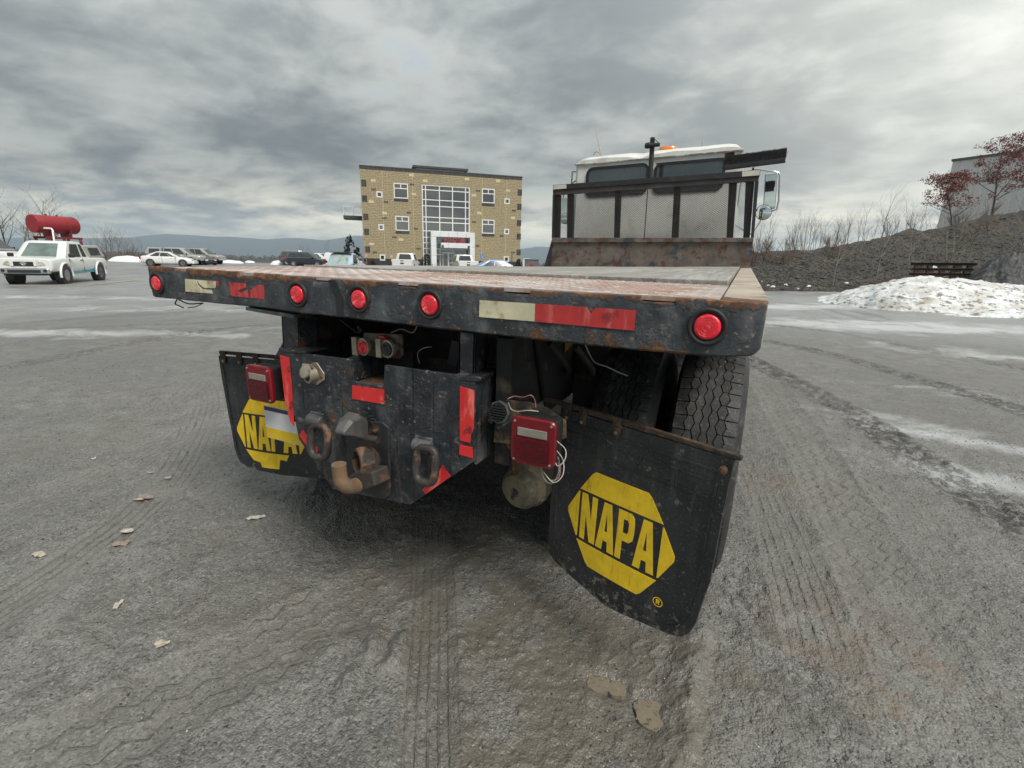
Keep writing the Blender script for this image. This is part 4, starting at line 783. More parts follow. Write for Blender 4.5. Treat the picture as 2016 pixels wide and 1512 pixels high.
    emb('emblem_side', [(-.206, .010), (-.206, -.008), (-.163, -.086), (-.158, -.086), (-.158, .088), (-.162, .088)])
    emb('emblem_side', [(.206, -.008), (.206, .010), (.162, .088), (.158, .088), (.158, -.086), (.163, -.086)])
    x = -.147
    for chh, wd in (('N', .066), ('A', .074), ('P', .062), ('A', .074)):
        mb = MB()
        for poly in LET[chh]: sheet(mb, [(cx + x + wd * p, cz - .086 + .174 * q) for p, q in poly])
        T('letter', mb, yel, FL); x += wd + .0055
    if rmark:
        mx, mz = cx + 0.172, cz - 0.168; mb = MB(); k = 28
        ro = [W3((mx + .0165 * math.cos(2 * math.pi * i / k), mz + .0165 * math.sin(2 * math.pi * i / k)), 0.0012) for i in range(k)]; ri = [W3((mx + .0135 * math.cos(2 * math.pi * i / k), mz + .0135 * math.sin(2 * math.pi * i / k)), 0.0012) for i in range(k)]
        mb.loft([ro, ri], cap=False)
        for poly in LET['R']: mb.prism([W3((mx - .006 + .012 * p, mz - .008 + .016 * q), 0.0010) for p, q in poly], tuple(-n * 0.0012))
        T('registered_mark', mb, yel, FL)
    # hanger bar and clips
    z = zt + 0.004; mb = MB(); mb.prism([W3((bar_ext[0], z), -0.003), W3((bar_ext[1], z - 0.004), -0.003), W3((bar_ext[1], z + 0.010), -0.003), W3((bar_ext[0] + 0.4 * (bar_ext[1] - bar_ext[0]), z + 0.017), -0.003), W3((bar_ext[0], z + 0.016), -0.003)], tuple(-n * 0.016)); HG = T('hanger_bar', mb, barm, bevel=0.003)
    for q in clips:
        mb = MB(); mb.prism([W3((q - 0.016, z + 0.020), 0.002), W3((q + 0.016, z + 0.020), 0.002), W3((q + 0.015, z - 0.030), 0.002), W3((q + 0.008, z - 0.046), 0.002), (W3((q - 0.010, z - 0.046), 0.002)), W3((q - 0.015, z - 0.030), 0.002)], tuple(n * 0.005)); CL = T('clip', mb, barm, HG, bevel=0.001)
        mb = MB(); mb.lathe(W3((q, z - 0.030), 0.007), tuple(n), [(0, 0.0065), (0.004, 0.006), (0.005, 0.002)], 8); T('bolt', mb, zinc, CL)
    return FL, W3, s, n
flap((1.85, .25, D), (2.405, .05, D), [(1105, 803), (1446, 907), (1434, 960), (1402, 1140), (1374, 1222), (1362, 1240), (1345, 1248), (1318, 1243), (1200, 1188), (1112, 1120), (1090, 1102), (1080, 1085), (1079, 1068), (1086, 960), (1094, 880)], (-0.08, 0.615), (0.271, -0.790), (0.035, 0.10, 0.235), 'black mud flap with its yellow emblem complete', True)
flap((0.075, .21, D), (0.68, .33, D), [(430, 700), (437, 745), (447, 800), (457, 850), (463, 882), (470, 900), (480, 911), (498, 918), (560, 930), (640, 943), (0.61, -1.03, 0), (0.61, -0.425, 0)], (0.0, 0.66), (0.285, -0.760), (0.03, 0.125, 0.22), 'black mud flap with the lower band of its yellow emblem torn', False)
c = onY(1424, 925, 0.04); mb = MB(); mb.lathe(tuple(c), (0, -1, 0), [(0, 0.012), (0.004, 0.012), (0.0045, 0.008), (0.012, 0.007)], 8); T('bolt', mb, rusty)

# wheels: tyre with zigzag ribs and cut shoulder blocks, rim
def make_tyre():
    RO, TWd = 0.520, 0.212; hw = TWd / 2; g = 0.0125
    mb = MB(); prof = [(-0.085, 0.295), (-0.10, 0.30), (-0.125, 0.36), (-0.136, 0.42), (-0.130, 0.465), (-hw - 0.006, 0.497), (-hw, RO - g), (0, RO - g + 0.003), (hw, RO - g), (hw + 0.006, 0.497), (0.130, 0.465), (0.136, 0.42), (0.125, 0.36), (0.10, 0.30), (0.085, 0.295)]
    for zr in (0.44, 0.475): pass
    mb.lathe((0, 0, 0), (1, 0, 0), prof, 72, cap=False)
    tb = MB(); N = 56; edges = [-hw - 0.006, -0.070, -0.041, -0.0135, 0.0135, 0.041, 0.070, hw + 0.006]
    def pt(x, a, r): return (x, r * math.cos(a), r * math.sin(a))
    for k in range(7):
        sh = k in (0, 6); rim = k in (0, 1, 5, 6); gap = 0.045 if sh else (0.028 if rim else 0.0)
        for i in range(N):
            da = 2 * math.pi / N; off = 0.0
            a0 = i * da + gap * da + off; am = i * da + 0.5 * da + off; a1 = (i + 1) * da - gap * da + off; z_ = 0.0052
            def ex(e, j, t): # zigzag edge
                if e == 0: return edges[0]
                if e == 7: return edges[7]
                return edges[e] + (z_ if (t == 1) == (e % 2 == 0) else -z_) * (1 if True else 0)
            xl = [ex(k, 0, t) + (0 if k == 0 else 0.0022) for t in (0, 1, 2)]; xr = [ex(k + 1, 0, t) - (0 if k == 6 else 0.0022) for t in (0, 1, 2)]
            rt = RO - 0.004 if sh else RO; rl = rt - (0.006 if k == 0 else 0); rr_ = rt - (0.006 if k == 6 else 0); rb = RO - g - 0.003
            V = [pt(xl[0], a0, rl), pt(xl[1], am, rl), pt(xl[2], a1, rl), pt(xr[2], a1, rr_), pt(xr[1], am, rr_), pt(xr[0], a0, rr_), pt(xl[0], a0, rb), pt(xl[1], am, rb), pt(xl[2], a1, rb), pt(xr[2], a1, rb), pt(xr[1], am, rb), pt(xr[0], a0, rb)]
            tb.add(V, [(0, 1, 4, 5), (1, 2, 3, 4), (0, 6, 7, 1), (1, 7, 8, 2), (2, 8, 9, 3), (3, 9, 10, 4), (4, 10, 11, 5), (5, 11, 6, 0)])
    rm = MB(); rm.lathe((0, 0, 0), (1, 0, 0), [(-0.09, 0.30), (-0.085, 0.27), (0.02, 0.24), (0.03, 0.12), (0.05, 0.11), (0.05, 0.001)], 32, cap=False)
    return mb.mesh('tyre', rubber, 40), tb.mesh('tread', rubber), rm.mesh('rim', under, 40)
tyme, trme, rime = make_tyre()
def wheel(x, y, flip=1, z=0.512):
    o = link('tyre', tyme, TR); o.location = Vector((x, y, z)) - WT[TR]; o.rotation_euler = (random.uniform(0, 6), 0, 0 if flip > 0 else math.pi)
    for nm, m_ in (('tread', trme), ('rim', rime)): c = link(nm, m_); c.parent = o
for y in (1.00, 2.32):
    for x, fl in ((2.313, 1), (1.992, -1), (0.448, 1), (0.127, -1)): wheel(x, y, fl)
    mb = MB(); mb.cyl((0.1, y, 0.512), (2.34, y, 0.512), 0.07, 12); mb.lathe((1.22, y - 0.2, 0.512), (0, 1, 0), [(0, 0.05), (0.06, 0.16), (0.2, 0.19), (0.34, 0.16), (0.4, 0.06)], 16); T('axle', mb, under, smooth=40)
for x, fl in ((2.25, 1), (0.19, -1)): wheel(x, 7.6, fl)
for x in (0.70, 1.76):
    mb = MB()
    for k in range(6): mb.bx(x - 0.04, x + 0.04, 0.75 - 0.0 + 0.10 * k, 2.57 - 0.10 * k, 0.62 + 0.014 * k, 0.632 + 0.014 * k)
    T('leaf_spring', mb, under)

mb = MB(); mb.bx(0.04, 2.40, 3.02, 3.06, 0.28, D - 0.18); T('added_gap_panel', mb, under)  # dark panel added to close off the pale gap beneath the deck
for x0, x1 in ((0.06, 0.66), (1.78, 2.38)): mb = MB(); mb.lathe(((x0 + x1) / 2, 3.2, 0.72), (0, 1, 0), [(0, 0.2), (0.02, 0.28), (1.38, 0.28), (1.4, 0.2)], 24); T('fuel_tank', mb, under, smooth=40)
mb = MB(); mb.tube([(1.22, 1.2, 0.55), (1.22, 3.0, 0.62), (1.22, 6.5, 0.72)], 0.055, 10); T('drive_shaft', mb, under)
mb = MB(); mb.bx(0.77, 1.69, 0.62, 0.68, D - 0.46, D - 0.20); T('rear_cross_beam', mb, under)
for x in (1.80, 0.64): mb = MB(); mb.lathe((x, 0.72, 0.62), (0.15 if x > 1 else -0.15, 1, 0.25), [(0, 0.05), (0.01, 0.085), (0.12, 0.085), (0.13, 0.06)], 20); T('brake_chamber', mb, under, smooth=40)
for x in (1.76, 1.86): mb = MB(); mb.tube([tuple(p) for p in crom([(x, 0.35, D - 0.22), (x + 0.03, 0.5, D - 0.34), (x - 0.04, 0.7, D - 0.40), (x, 0.95, D - 0.45)], 0.03)], 0.012, 8); T('air_hose', mb, grom, smooth=60)
mb = MB(); mb.bx(1.72, 1.875, 0.80, 0.83, 0.35, D - 0.18); T('spring_hanger', mb, under); mb = MB(); mb.bx(0.57, 0.74, 0.80, 0.83, 0.35, D - 0.18); T('spring_hanger', mb, under)
# ------------------------------------------------------------------ headboard and cab
HY = 5.0
mb = MB(); mb.prism(pxpoly([(1083, 527), (1476.5, 528), (1483, 470), (1086.5, 470)], HY), (0, 0.012, 0)); T('headboard_panel', mb, brown)
mb = MB(); mb.prism(pxpoly([(1086, 477), (1483, 476.5), (1484, 468), (1086.5, 468)], HY - 0.03), (0, 0.06, 0)); T('headboard_rail', mb, brown, bevel=0.003)
mb = MB(); mb.prism(pxpoly([(1088.5, 364), (1497, 334), (1495.5, 346), (1088.5, 374)], HY - 0.035), (0, 0.07, 0)); T('top_beam', mb, black, bevel=0.003)
mb = MB(); mb.prism(pxpoly([(1088.5, 374.5), (1495, 346.5), (1493, 356), (1088.5, 384)], HY - 0.02), (0, 0.05, 0)); T('lower_beam', mb, LM('beam_brown', (0.05, 0.045, 0.042), 0.7, [(RUST, 0.9, 10.0, 0.52, 0.66)], var=0.3))
tape('end_tape', [(1089.5, 364.5), (1115, 362.8), (1115, 371), (1089.5, 373)], HY - 0.037, LM('pale_tape', (0.55, 0.53, 0.45), 0.5, var=0.15))
tape('end_tape', [(1461, 337.3), (1496, 334.7), (1495, 345), (1461, 347.5)], HY - 0.037, bpy.data.materials['pale_tape'])
for a, b, c, d in ((1088, 1092, 1086, 1090), (1092.6, 1103, 1091, 1101), (1117, 1129, 1116, 1127), (1211, 1222, 1208.5, 1219), (1327, 1340, 1322, 1335), (1435, 1451, 1430, 1443), (1468, 1485, 1463, 1476), (1486, 1494, 1478, 1484)):
    Y = HY + 0.02 if a not in (1088, 1486) else HY - 0.02
    t = 384 - (a - 1089) * 0.0687; mb = MB(); mb.prism(pxpoly([(a, t), (b, t), (d, 469), (c, 469)], Y), (0, 0.05, 0)); T('headboard_post', mb, black)
# expanded-metal screen
q = [onY(1090, 383, HY - 0.004), onY(1493, 355, HY - 0.004), onY(1484, 469, HY - 0.004), onY(1087, 469, HY - 0.004)]
em = MB(); cw, chh = 0.0345, 0.0195
xl, xr = q[0][0], q[1][0]; nz = 58; k2 = int((xr - xl) / (cw / 2))
for r in range(nz + 1):
    rings = []
    for k in range(k2 + 1):
        x = xl + k * cw / 2; fx = (x - xl) / (xr - xl); z0 = q[3][2] * (1 - fx) + q[2][2] * fx; z1 = q[0][2] * (1 - fx) + q[1][2] * fx
        hh = (z1 - z0) / nz; z = z0 + hh * r + (hh * 0.5 * 0.92 if (k + r) % 2 else -hh * 0.5 * 0.92)
        z = min(max(z, z0), z1); y = HY - 0.004 + (0.003 if (k % 2) else -0.003); w = 0.0016
        rings.append([(x, y - 0.002, z - w), (x, y + 0.002, z - w), (x, y + 0.002, z + w), (x, y - 0.002, z + w)])
    em.loft(rings)
T('wire_screen', em, LM('screen_steel', (0.045, 0.040, 0.038), 0.6, [(RUST, 0.9, 6.0, 0.55, 0.66)], var=0.3), kind='stuff')
mb = MB(); mb.prism(pxpoly([(1274.5, 371), (1276, 371), (1269, 469), (1267.5, 469)], HY - 0.012), (0, 0.012, 0)); T('screen_seam', mb, black)
for x in (onY(1083, 527, HY)[0], ):
    z0 = onY(1083, 527, HY)[2]; mb = MB(); mb.prism([(x, HY - 0.24, z0 + 0.004), (x, HY + 0.012, z0 + 0.004), (x, HY + 0.012, z0 + 0.36)], (0.012, 0, 0)); T('gusset', mb, black)
# pole with two work lamps
mb = MB(); mb.tube([bo(1280, 352, HY + 0.03), bo(1285, 271, HY + 0.03)], 0.028, 10); PO = T('lamp_pole', mb, black, smooth=40)
mb = MB(); c1, c2 = bo(1270, 287, HY), bo(1299, 284.5, HY); mb.tube([c1, tuple(np.array(c1) * 0.78 + np.array(c2) * 0.22), tuple(np.array(c1) * 0.55 + np.array(c2) * 0.45), c2], [0.028, 0.036, 0.024, 0.022], 12); T('work_lamp', mb, grom, PO, smooth=50)
mb = MB(); mb.tube([bo(1287, 271, HY), bo(1290, 275, HY), bo(1297, 282, HY)], 0.005, 5); T('lamp_cable', mb, wmats['black_wire'], PO)

# cab: a hollow shell so that the sky shows through its windows
CY0, CY1 = 5.42, 6.95
def shz(x): return 0.031 * (x - 1.15)
def cb(mb, x0, x1, y0, y1, z0, z1, top=0.0):
    P = [(x0, y0, z0 + shz(x0)), (x1, y0, z0 + shz(x1)), (x1, y1, z0 + shz(x1)), (x0, y1, z0 + shz(x0)), (x0, y0, z1 + shz(x0)), (x1, y0, z1 + shz(x1)), (x1, y1, z1 + shz(x1)), (x0, y1, z1 + shz(x0))]
    mb.add(P, [(3, 2, 1, 0), (4, 5, 6, 7), (0, 1, 5, 4), (1, 2, 6, 5), (2, 3, 7, 6), (3, 0, 4, 7)])
def win(px, Y):
    P = [onY(u, v, Y) for u, v in px]; return min(p[0] for p in P), max(p[0] for p in P), np.mean([p[2] - shz(p[0]) for p in P[2:]]), np.mean([p[2] - shz(p[0]) for p in P[:2]])
WL = win([(1157, 331), (1275, 324), (1272, 381), (1157, 388)], CY0); WR = win([(1291, 322), (1423, 313.5), (1421, 374), (1291, 380.5)], CY0)
CX0, CX1 = onY(1138, 330, CY0)[0], onY(1456, 310, CY0)[0]
GUT = np.mean([onY(1138, 323, CY0)[2] - shz(CX0), onY(1457, 299, CY0)[2] - shz(CX1)])
z0, z1 = min(WL[2], WR[2]), max(WL[3], WR[3]); CB0 = D - 0.25
mb = MB(); th = 0.03
cb(mb, CX0, CX1, CY0, CY0 + th, CB0, z0); cb(mb, CX0, CX1, CY0, CY0 + th, z1, GUT); cb(mb, CX0, WL[0], CY0, CY0 + th, z0, z1); cb(mb, WL[1], WR[0], CY0, CY0 + th, z0, z1); cb(mb, WR[1], CX1, CY0, CY0 + th, z0, z1)
CBW = T('cab_rear_wall', mb, paintw)
for sx, (xa, xb) in enumerate(((CX0 - 0.03, CX0 - 0.001), (CX1 + 0.001, CX1 + 0.03))):
    mb = MB(); zs = z0 - 0.12; cb(mb, xa, xb, CY0 + 0.02, CY1 + 0.25, CB0, zs); cb(mb, xa, xb, CY0 + 0.02, CY0 + 0.35, zs, GUT); cb(mb, xa, xb, CY1 - 0.08, CY1, zs, GUT); cb(mb, xa, xb, CY0 + 0.35, CY1 - 0.08, GUT - 0.1, GUT); T('cab_side', mb, paintw)
    mb = MB(); cb(mb, xa + 0.01, xb - 0.012, CY0 + 0.352, CY1 - 0.082, zs + 0.002, GUT - 0.102); T('side_window', mb, cabglass)
mb = MB(); cb(mb, CX0, CX1, CY1 - 0.03, CY1, CB0, z0 - 0.16); cb(mb, CX0, CX1, CY1 - 0.03, CY1, GUT - 0.09, GUT); cb(mb, CX0, CX0 + 0.07, CY1 - 0.03, CY1, z0 - 0.16, GUT - 0.09); cb(mb, CX1 - 0.07, CX1, CY1 - 0.03, CY1, z0 - 0.16, GUT - 0.09); T('cab_front_wall', mb, paintw)
mb = MB(); cb(mb, CX0 + 0.071, CX1 - 0.071, CY1 - 0.02, CY1 - 0.012, z0 - 0.158, GUT - 0.092); T('windscreen', mb, cabglass)
# pressed roof with a dented rear edge
mb = MB(); rings = []
for y, ins, zt in ((CY0 - 0.02, 0.0, 0.0), (CY0 - 0.018, 0.004, 0.045), (CY0 + 0.05, 0.02, 0.090), (CY0 + 0.22, 0.05, 0.125), (CY0 + 0.8, 0.06, 0.150), (CY1 - 0.3, 0.05, 0.135), (CY1, 0.03, 0.05), (CY1 + 0.03, 0.0, 0.0)):
    row = []
    for i in range(25):
        t = i / 24; x = CX0 - 0.035 + (CX1 - CX0 + 0.07) * t; e = min(1, min(t, 1 - t) / 0.09); z = GUT + 0.004 + zt * (1 - (1 - e) ** 2.4) + shz(x)
        if zt and y < CY0 + 0.4: z += 0.020 * float(fbm(np.array(x * 5.0), np.array(y * 6.0), 2)) - 0.035 * math.exp(-((x - 0.98) / 0.09) ** 2 - ((y - CY0) / 0.3) ** 2) * (1 if zt > 0 else 0)
        row.append((x, y, z))
    rings.append(row + [(p[0], p[1], GUT - 0.002 + shz(p[0])) for p in reversed(row)])
T('cab_roof', mb.loft(rings), paintw, smooth=35)
mb = MB(); cb(mb, CX0 - 0.038, CX1 + 0.038, CY0 - 0.026, CY0 - 0.021, GUT - 0.006, GUT + 0.007); T('rain_gutter', mb, LM('gutter_grime', (0.20, 0.16, 0.13), 0.8, [((0.5, 0.48, 0.44), 0.6, 9.0, 0.5, 0.6)], var=0.3))
for W_ in (WL, WR):
    x0, x1, za, zb = W_; mb = MB(); oc, ic = [], []
    for ring_, off in ((oc, 0.012), (ic, -0.022)):
        for sx, sz, a0 in ((1, 1, 0), (-1, 1, 90), (-1, -1, 180), (1, -1, 270)):
            r = 0.075 + off
            for i in range(6): t = R_(a0 + 18 * i); x = (x1 - 0.075 if sx > 0 else x0 + 0.075) + r * math.cos(t); z = (zb - 0.075 if sz > 0 else za + 0.075) + r * math.sin(t); ring_.append((x, z + shz(x)))
    n = len(oc); rg = [[(p[0], CY0 - 0.0125, p[1]) for p in oc], [(p[0], CY0 - 0.0125, p[1]) for p in ic], [(p[0], CY0 + 0.004, p[1]) for p in ic]]
    mb.loft(rg, cap=False); WF = T('rear_window', mb, grom)
    # the shell's corner pieces outside the rounded gasket
    for sx, sz in ((1, 1), (-1, 1), (-1, -1), (1, -1)):
        cx_, cz_ = (x1 if sx > 0 else x0), (zb if sz > 0 else za); a0 = {(1, 1): 0, (-1, 1): 90, (-1, -1): 180, (1, -1): 270}[(sx, sz)]
        arc = [((x1 - 0.075 if sx > 0 else x0 + 0.075) + 0.075 * math.cos(R_(a0 + 18 * i)), (zb - 0.075 if sz > 0 else za + 0.075) + 0.075 * math.sin(R_(a0 + 18 * i))) for i in range(6)]
        m2 = MB(); m2.prism([(cx_, CY0 + 0.001, cz_ + shz(cx_))] + [(p[0], CY0 + 0.001, p[1] + shz(p[0])) for p in arc], (0, 0.02, 0)); T('corner_filler', m2, paintw, WF)
    mb = MB(); mb.prism([(p[0], CY0 - 0.004, p[1]) for p in ic], (0, 0.006, 0)); T('pane', mb, cabglass, WF)
mb = MB(); mb.prism(pxpoly([(1427, 302), (1436, 300), (1446, 299), (1446, 312), (1438, 310), (1434, 314), (1427, 311)], CY0 - 0.003), (0, 0.002, 0)); T('rust_stain', mb, rusty, CBW)
mb = MB(); mb.prism(pxpoly([(1430, 315), (1438, 311), (1444, 318), (1440, 323), (1430, 322)], CY0 - 0.0032), (0, 0.002, 0)); T('stain', mb, LM('tan_stain', (0.35, 0.24, 0.12), 0.8, var=0.2), CBW)
# seats seen through the glass
for x in (0.65, 1.70): mb = MB(); cb(mb, x - 0.24, x + 0.24, 5.62, 5.74, D + 0.15, D + 0.95); T('seat', mb, LM('seat_cloth', (0.03, 0.03, 0.034), 0.9, var=0.2), bevel=0.03)
# bonnet, bumper and floor ahead of the windscreen
mb = MB(); mb.loft([[(0.30, y, D - 0.35), (2.0, y, D - 0.35), (2.0, y, zt - 0.1), (1.9, y, zt), (0.4, y, zt), (0.30, y, zt - 0.1)] for y, zt in ((6.96, D + 0.42), (7.6, D + 0.38), (8.3, D + 0.22), (8.42, D + 0.1))]); T('bonnet', mb, paintw, smooth=30)
mb = MB(); mb.bx(CX0 + 0.02, CX1 - 0.02, CY0 + 0.04, CY1 - 0.04, CB0 + 0.02, CB0 + 0.06); T('cab_floor', mb, under)
mb = MB(); mb.bx(0.15, 2.2, 8.45, 8.6, 0.45, 0.75); T('front_bumper', mb, zinc, bevel=0.02)
# amber beacon, aerials
amber = LM('amber_lens', (0.75, 0.20, 0.015), 0.2, var=0.15, coat=0.6)
a, b = onY(1299, 291, 6.0), onY(1333, 290, 6.0); t_ = onY(1316, 281, 6.0)
zr = GUT + 0.175 + shz((a[0] + b[0]) / 2); mb = MB(); cx_ = (a[0] + b[0]) / 2; w = (b[0] - a[0]) / 2; hgt = 0.065; w *= 1.15
mb.loft([[(cx_ + w * k * math.cos(i * math.pi / 12), 6.0 + 0.10 * k * math.sin(i * math.pi / 12), zr - 0.01 + hgt * h) for i in range(24)] for k, h in ((1.0, 0.0), (1.02, 0.25), (0.98, 0.75), (0.90, 1.0))]); BE = T('amber_beacon', mb, amber, smooth=40)
mb = MB(); mb.bx(cx_ - w * 0.8, cx_ + w * 0.8, 5.93, 6.07, zr - 0.03, zr - 0.008); T('beacon_base', mb, grom, BE)
for p, q_, r in (((1183, 305), (1172, 252), 0.006), ((1382, 290), (1383, 258), 0.004)):
    mb = MB(); A_, B_ = onY(*p, 6.3), onY(*q_, 6.3); mb.tube([tuple(A_ - (B_ - A_) * 0.25), tuple(A_), tuple(B_)], [r * 1.6, r, r * 0.5], 6); T('aerial', mb, zinc)
mb = MB(); P_ = [onY(u, v, 5.9) for u, v in ((1169, 305), (1170, 301), (1175, 298.5), (1180, 301), (1181, 305))]; mb.tube([tuple(p) for p in P_], 0.008, 6); T('cable_loop', mb, zinc)
# grab rail on the left, mirrors both sides
mb = MB(); P_ = [onY(u, v, 5.6) for u, v in ((1137, 338), (1127, 338), (1125, 362), (1136, 354))]; mb.tube([tuple(p) for p in P_], 0.014, 8); T('grab_rail', mb, zinc, smooth=40)
mirm = LM('mirror_glass', (0.75, 0.82, 0.80), 0.03, metal=1.0, var=0.02)
chrome = LM('dull_chrome', (0.62, 0.63, 0.63), 0.22, metal=0.95, var=0.08)
def mirror(px, cpx, crad, Y, arms):
    P = pxpoly(px, Y); c = np.mean(P, axis=0); mb = MB(); mb.prism([tuple(c + (np.array(p) - c) * 1.07) for p in P], (0, 0.06, 0)); Mi = T('side_mirror', mb, chrome, bevel=0.012)
    mb = MB(); mb.prism([tuple(c + (np.array(p) - c) * 0.93 + (0, -0.002, 0)) for p in P], (0.0, 0.0015, 0)); T('mirror_glass', mb, mirm, Mi)
    k = onY(*cpx, Y - 0.02); mb = MB(); mb.lathe(tuple(k), (0, -1, 0), [(-0.05, 0.03), (-0.02, crad), (0.0, crad), (0.004, crad * 0.95)], 28); Cv = T('convex_mirror', mb, grom, Mi, smooth=40)
    mb = MB(); mb.lathe((k[0], k[1] - 0.0045, k[2]), (0, -1, 0), [(0, crad * 0.93), (0.006, crad * 0.75), (0.012, crad * 0.4), (0.014, 0.001)], 28); T('convex_glass', mb, mirm, Cv, smooth=60)
    for ap in arms: mb = MB(); mb.tube([tuple(onY(u, v, Y + 0.08)) for u, v in ap], 0.011, 8); T('mirror_arm', mb, chrome, Mi, smooth=60)
mirror([(1507, 344), (1531, 341), (1526, 408), (1503, 411)], (1503.5, 418), 0.098, 6.2, [[(1440, 342), (1490, 333), (1518, 337), (1532, 339), (1535, 346), (1533, 395), (1529, 412), (1519, 416)], [(1440, 440), (1480, 462), (1494, 440), (1502, 425)]])
mirror([(1106, 392), (1117, 391), (1117, 424), (1106, 425)], (1113, 430), 0.085, 6.2, [[(1150, 372), (1125, 372), (1110, 378), (1108, 395)], [(1150, 446), (1125, 442), (1114, 430)]])

# push broom stowed against the headboard
BR = thing('push_broom', 'black push broom stowed bristles up against the headboard', 'broom', tuple(onY(1462, 528, HY + 0.09)))
mb = MB(); mb.tube([tuple(onY(1463, 527, HY + 0.09)), tuple(onY(1470, 430, HY + 0.09)), tuple(onY(1483, 330, HY + 0.085))], 0.011, 8); mb.build('handle', LM('broom_handle', (0.10, 0.085, 0.07), 0.6, var=0.3), BR, 40)
A_, B_ = onY(1427, 331, HY + 0.03), onY(1546, 316, HY + 0.03); ax_ = (B_ - A_) / np.linalg.norm(B_ - A_); upv = np.array([-ax_[2], 0, ax_[0]])
mb = MB(); mb.prism([tuple(A_ - upv * 0.02 + (0, -0.035, 0)), tuple(B_ - upv * 0.02 + (0, -0.035, 0)), tuple(B_ + upv * 0.022 + (0, -0.035, 0)), tuple(A_ + upv * 0.022 + (0, -0.035, 0))], (0, 0.07, 0)); mb.build('broom_block', grom, BR, bevel=0.004)
mb = MB(); rr = random.Random(5)
for i in range(2600):
    p = A_ + (B_ - A_) * rr.random() + np.array([0, rr.uniform(-0.033, 0.033), 0]) + upv * 0.018; d = upv * rr.uniform(0.080, 0.108) + ax_ * rr.gauss(0, 0.010) + np.array([0, rr.gauss(0, 0.012), 0]); w = ax_ * 0.003
    mb.add([p - w, p + w, p + d + w * 0.5, p + d - w * 0.5, p + (0, 0.004, 0) - w, p + (0, 0.004, 0) + w], [(0, 1, 2, 3), (5, 4, 3, 2)])
for i in range(240):
    p = A_ + (B_ - A_) * rr.random() + np.array([0, rr.uniform(-0.036, 0.0), 0]) - upv * 0.012; d = -upv * rr.uniform(0.004, 0.012) + ax_ * rr.gauss(0, 0.01); w = ax_ * 0.003
    mb.add([p - w, p + w, p + d + w, p + d - w], [(0, 1, 2, 3)])
mb.build('bristles', LM('black_bristle', (0.016, 0.016, 0.017), 0.7, var=0.3), BR, kind='stuff')
# ------------------------------------------------------------------ far setting: hills, valley woods, haze
def hills(name, prof, d, depth, mat, zbase, seed):
    us = np.array([p[0] for p in prof], float); hs = np.array([p[1] for p in prof], float)
    uu = np.linspace(us[0], us[-1], 260); mb = MB(); rows = []
    az = np.arctan((uu - 1008) / F_PX * 0.97)
    for k, (f, fr) in enumerate(((0, 0.0), (0.18, 0.30), (0.4, 0.62), (0.65, 0.85), (0.85, 0.97), (1.0, 1.0), (1.25, 0.8))):
        row = []
        for i, u in enumerate(uu):
            P = along(u, d + depth * f); zc = CAM[2] + (hor(u) - np.interp(u, us, hs)) / F_PX * (d + depth)
            zz_ = zbase + (zc - zbase) * fr + (0 if k in (0, 5) else 16 * float(fbm(np.array(i * 0.16), np.array(k * 1.3 + seed), 3))) + (3.0 * float(fbm(np.array(i * 0.5), np.array(seed + 0.5), 3)) if k == 5 else 0)
            row.append((P[0], P[1], zz_))
        rows.append(row)
    mb.loft(rows, cap=False, closed=False); o = mb.build(name, mat, smooth=70); o['kind'] = 'structure'; return o
hillm = LM('winter_forest', (0.055, 0.050, 0.048), 0.95, [((0.038, 0.042, 0.040), 0.95, 0.004, 0.45, 0.6), ((0.085, 0.075, 0.066), 0.95, 0.012, 0.55, 0.7)], var=0.3, vscale=0.02, bump=6.0, bscale=0.05)
hills('hills', [(-1400, 455), (-700, 458), (-300, 462), (0, 468), (150, 470), (210, 469), (250, 468.5), (300, 463.5), (330, 462), (380, 464), (420, 467.5), (455, 467), (500, 470), (525, 472.5), (560, 470), (585, 469), (615, 471.5), (640, 474), (670, 470), (705, 466), (760, 472), (900, 482), (1000, 489), (1030, 491), (1062, 486.5), (1100, 490), (1300, 500), (1500, 505), (1900, 512), (2600, 520)], 4200, 1500, hillm, -90, 2)
# a dark wooded belt in the valley below the lot
wd = MB(); rr = random.Random(11)
for i in range(1500):
    u = rr.uniform(-500, 1500); dd = rr.uniform(520, 1500); P = along(u, dd); h = rr.uniform(7, 16); zb = gz(P[0], P[1]) - 8; zb = max(zb, CAM[2] - (26 if dd > 900 else 20) - h * 0.4)
    w = rr.uniform(4, 9); n = 6; ring = lambda k, z: [(P[0] + w * k * math.cos(6.283 * j / n + i) * rr.uniform(0.7, 1.2), P[1] + w * k * math.sin(6.283 * j / n + i) * rr.uniform(0.7, 1.2), z + rr.uniform(-1, 1)) for j in range(n)]
    wd.loft([ring(0.7, zb - 6), ring(1.0, zb + h * 0.4), ring(0.75, zb + h * 0.75), ring(0.25, zb + h)])
wd.build('distant_woods', hillm, kind='stuff', label='dark leafless woods in the valley below the lot', category='woods')

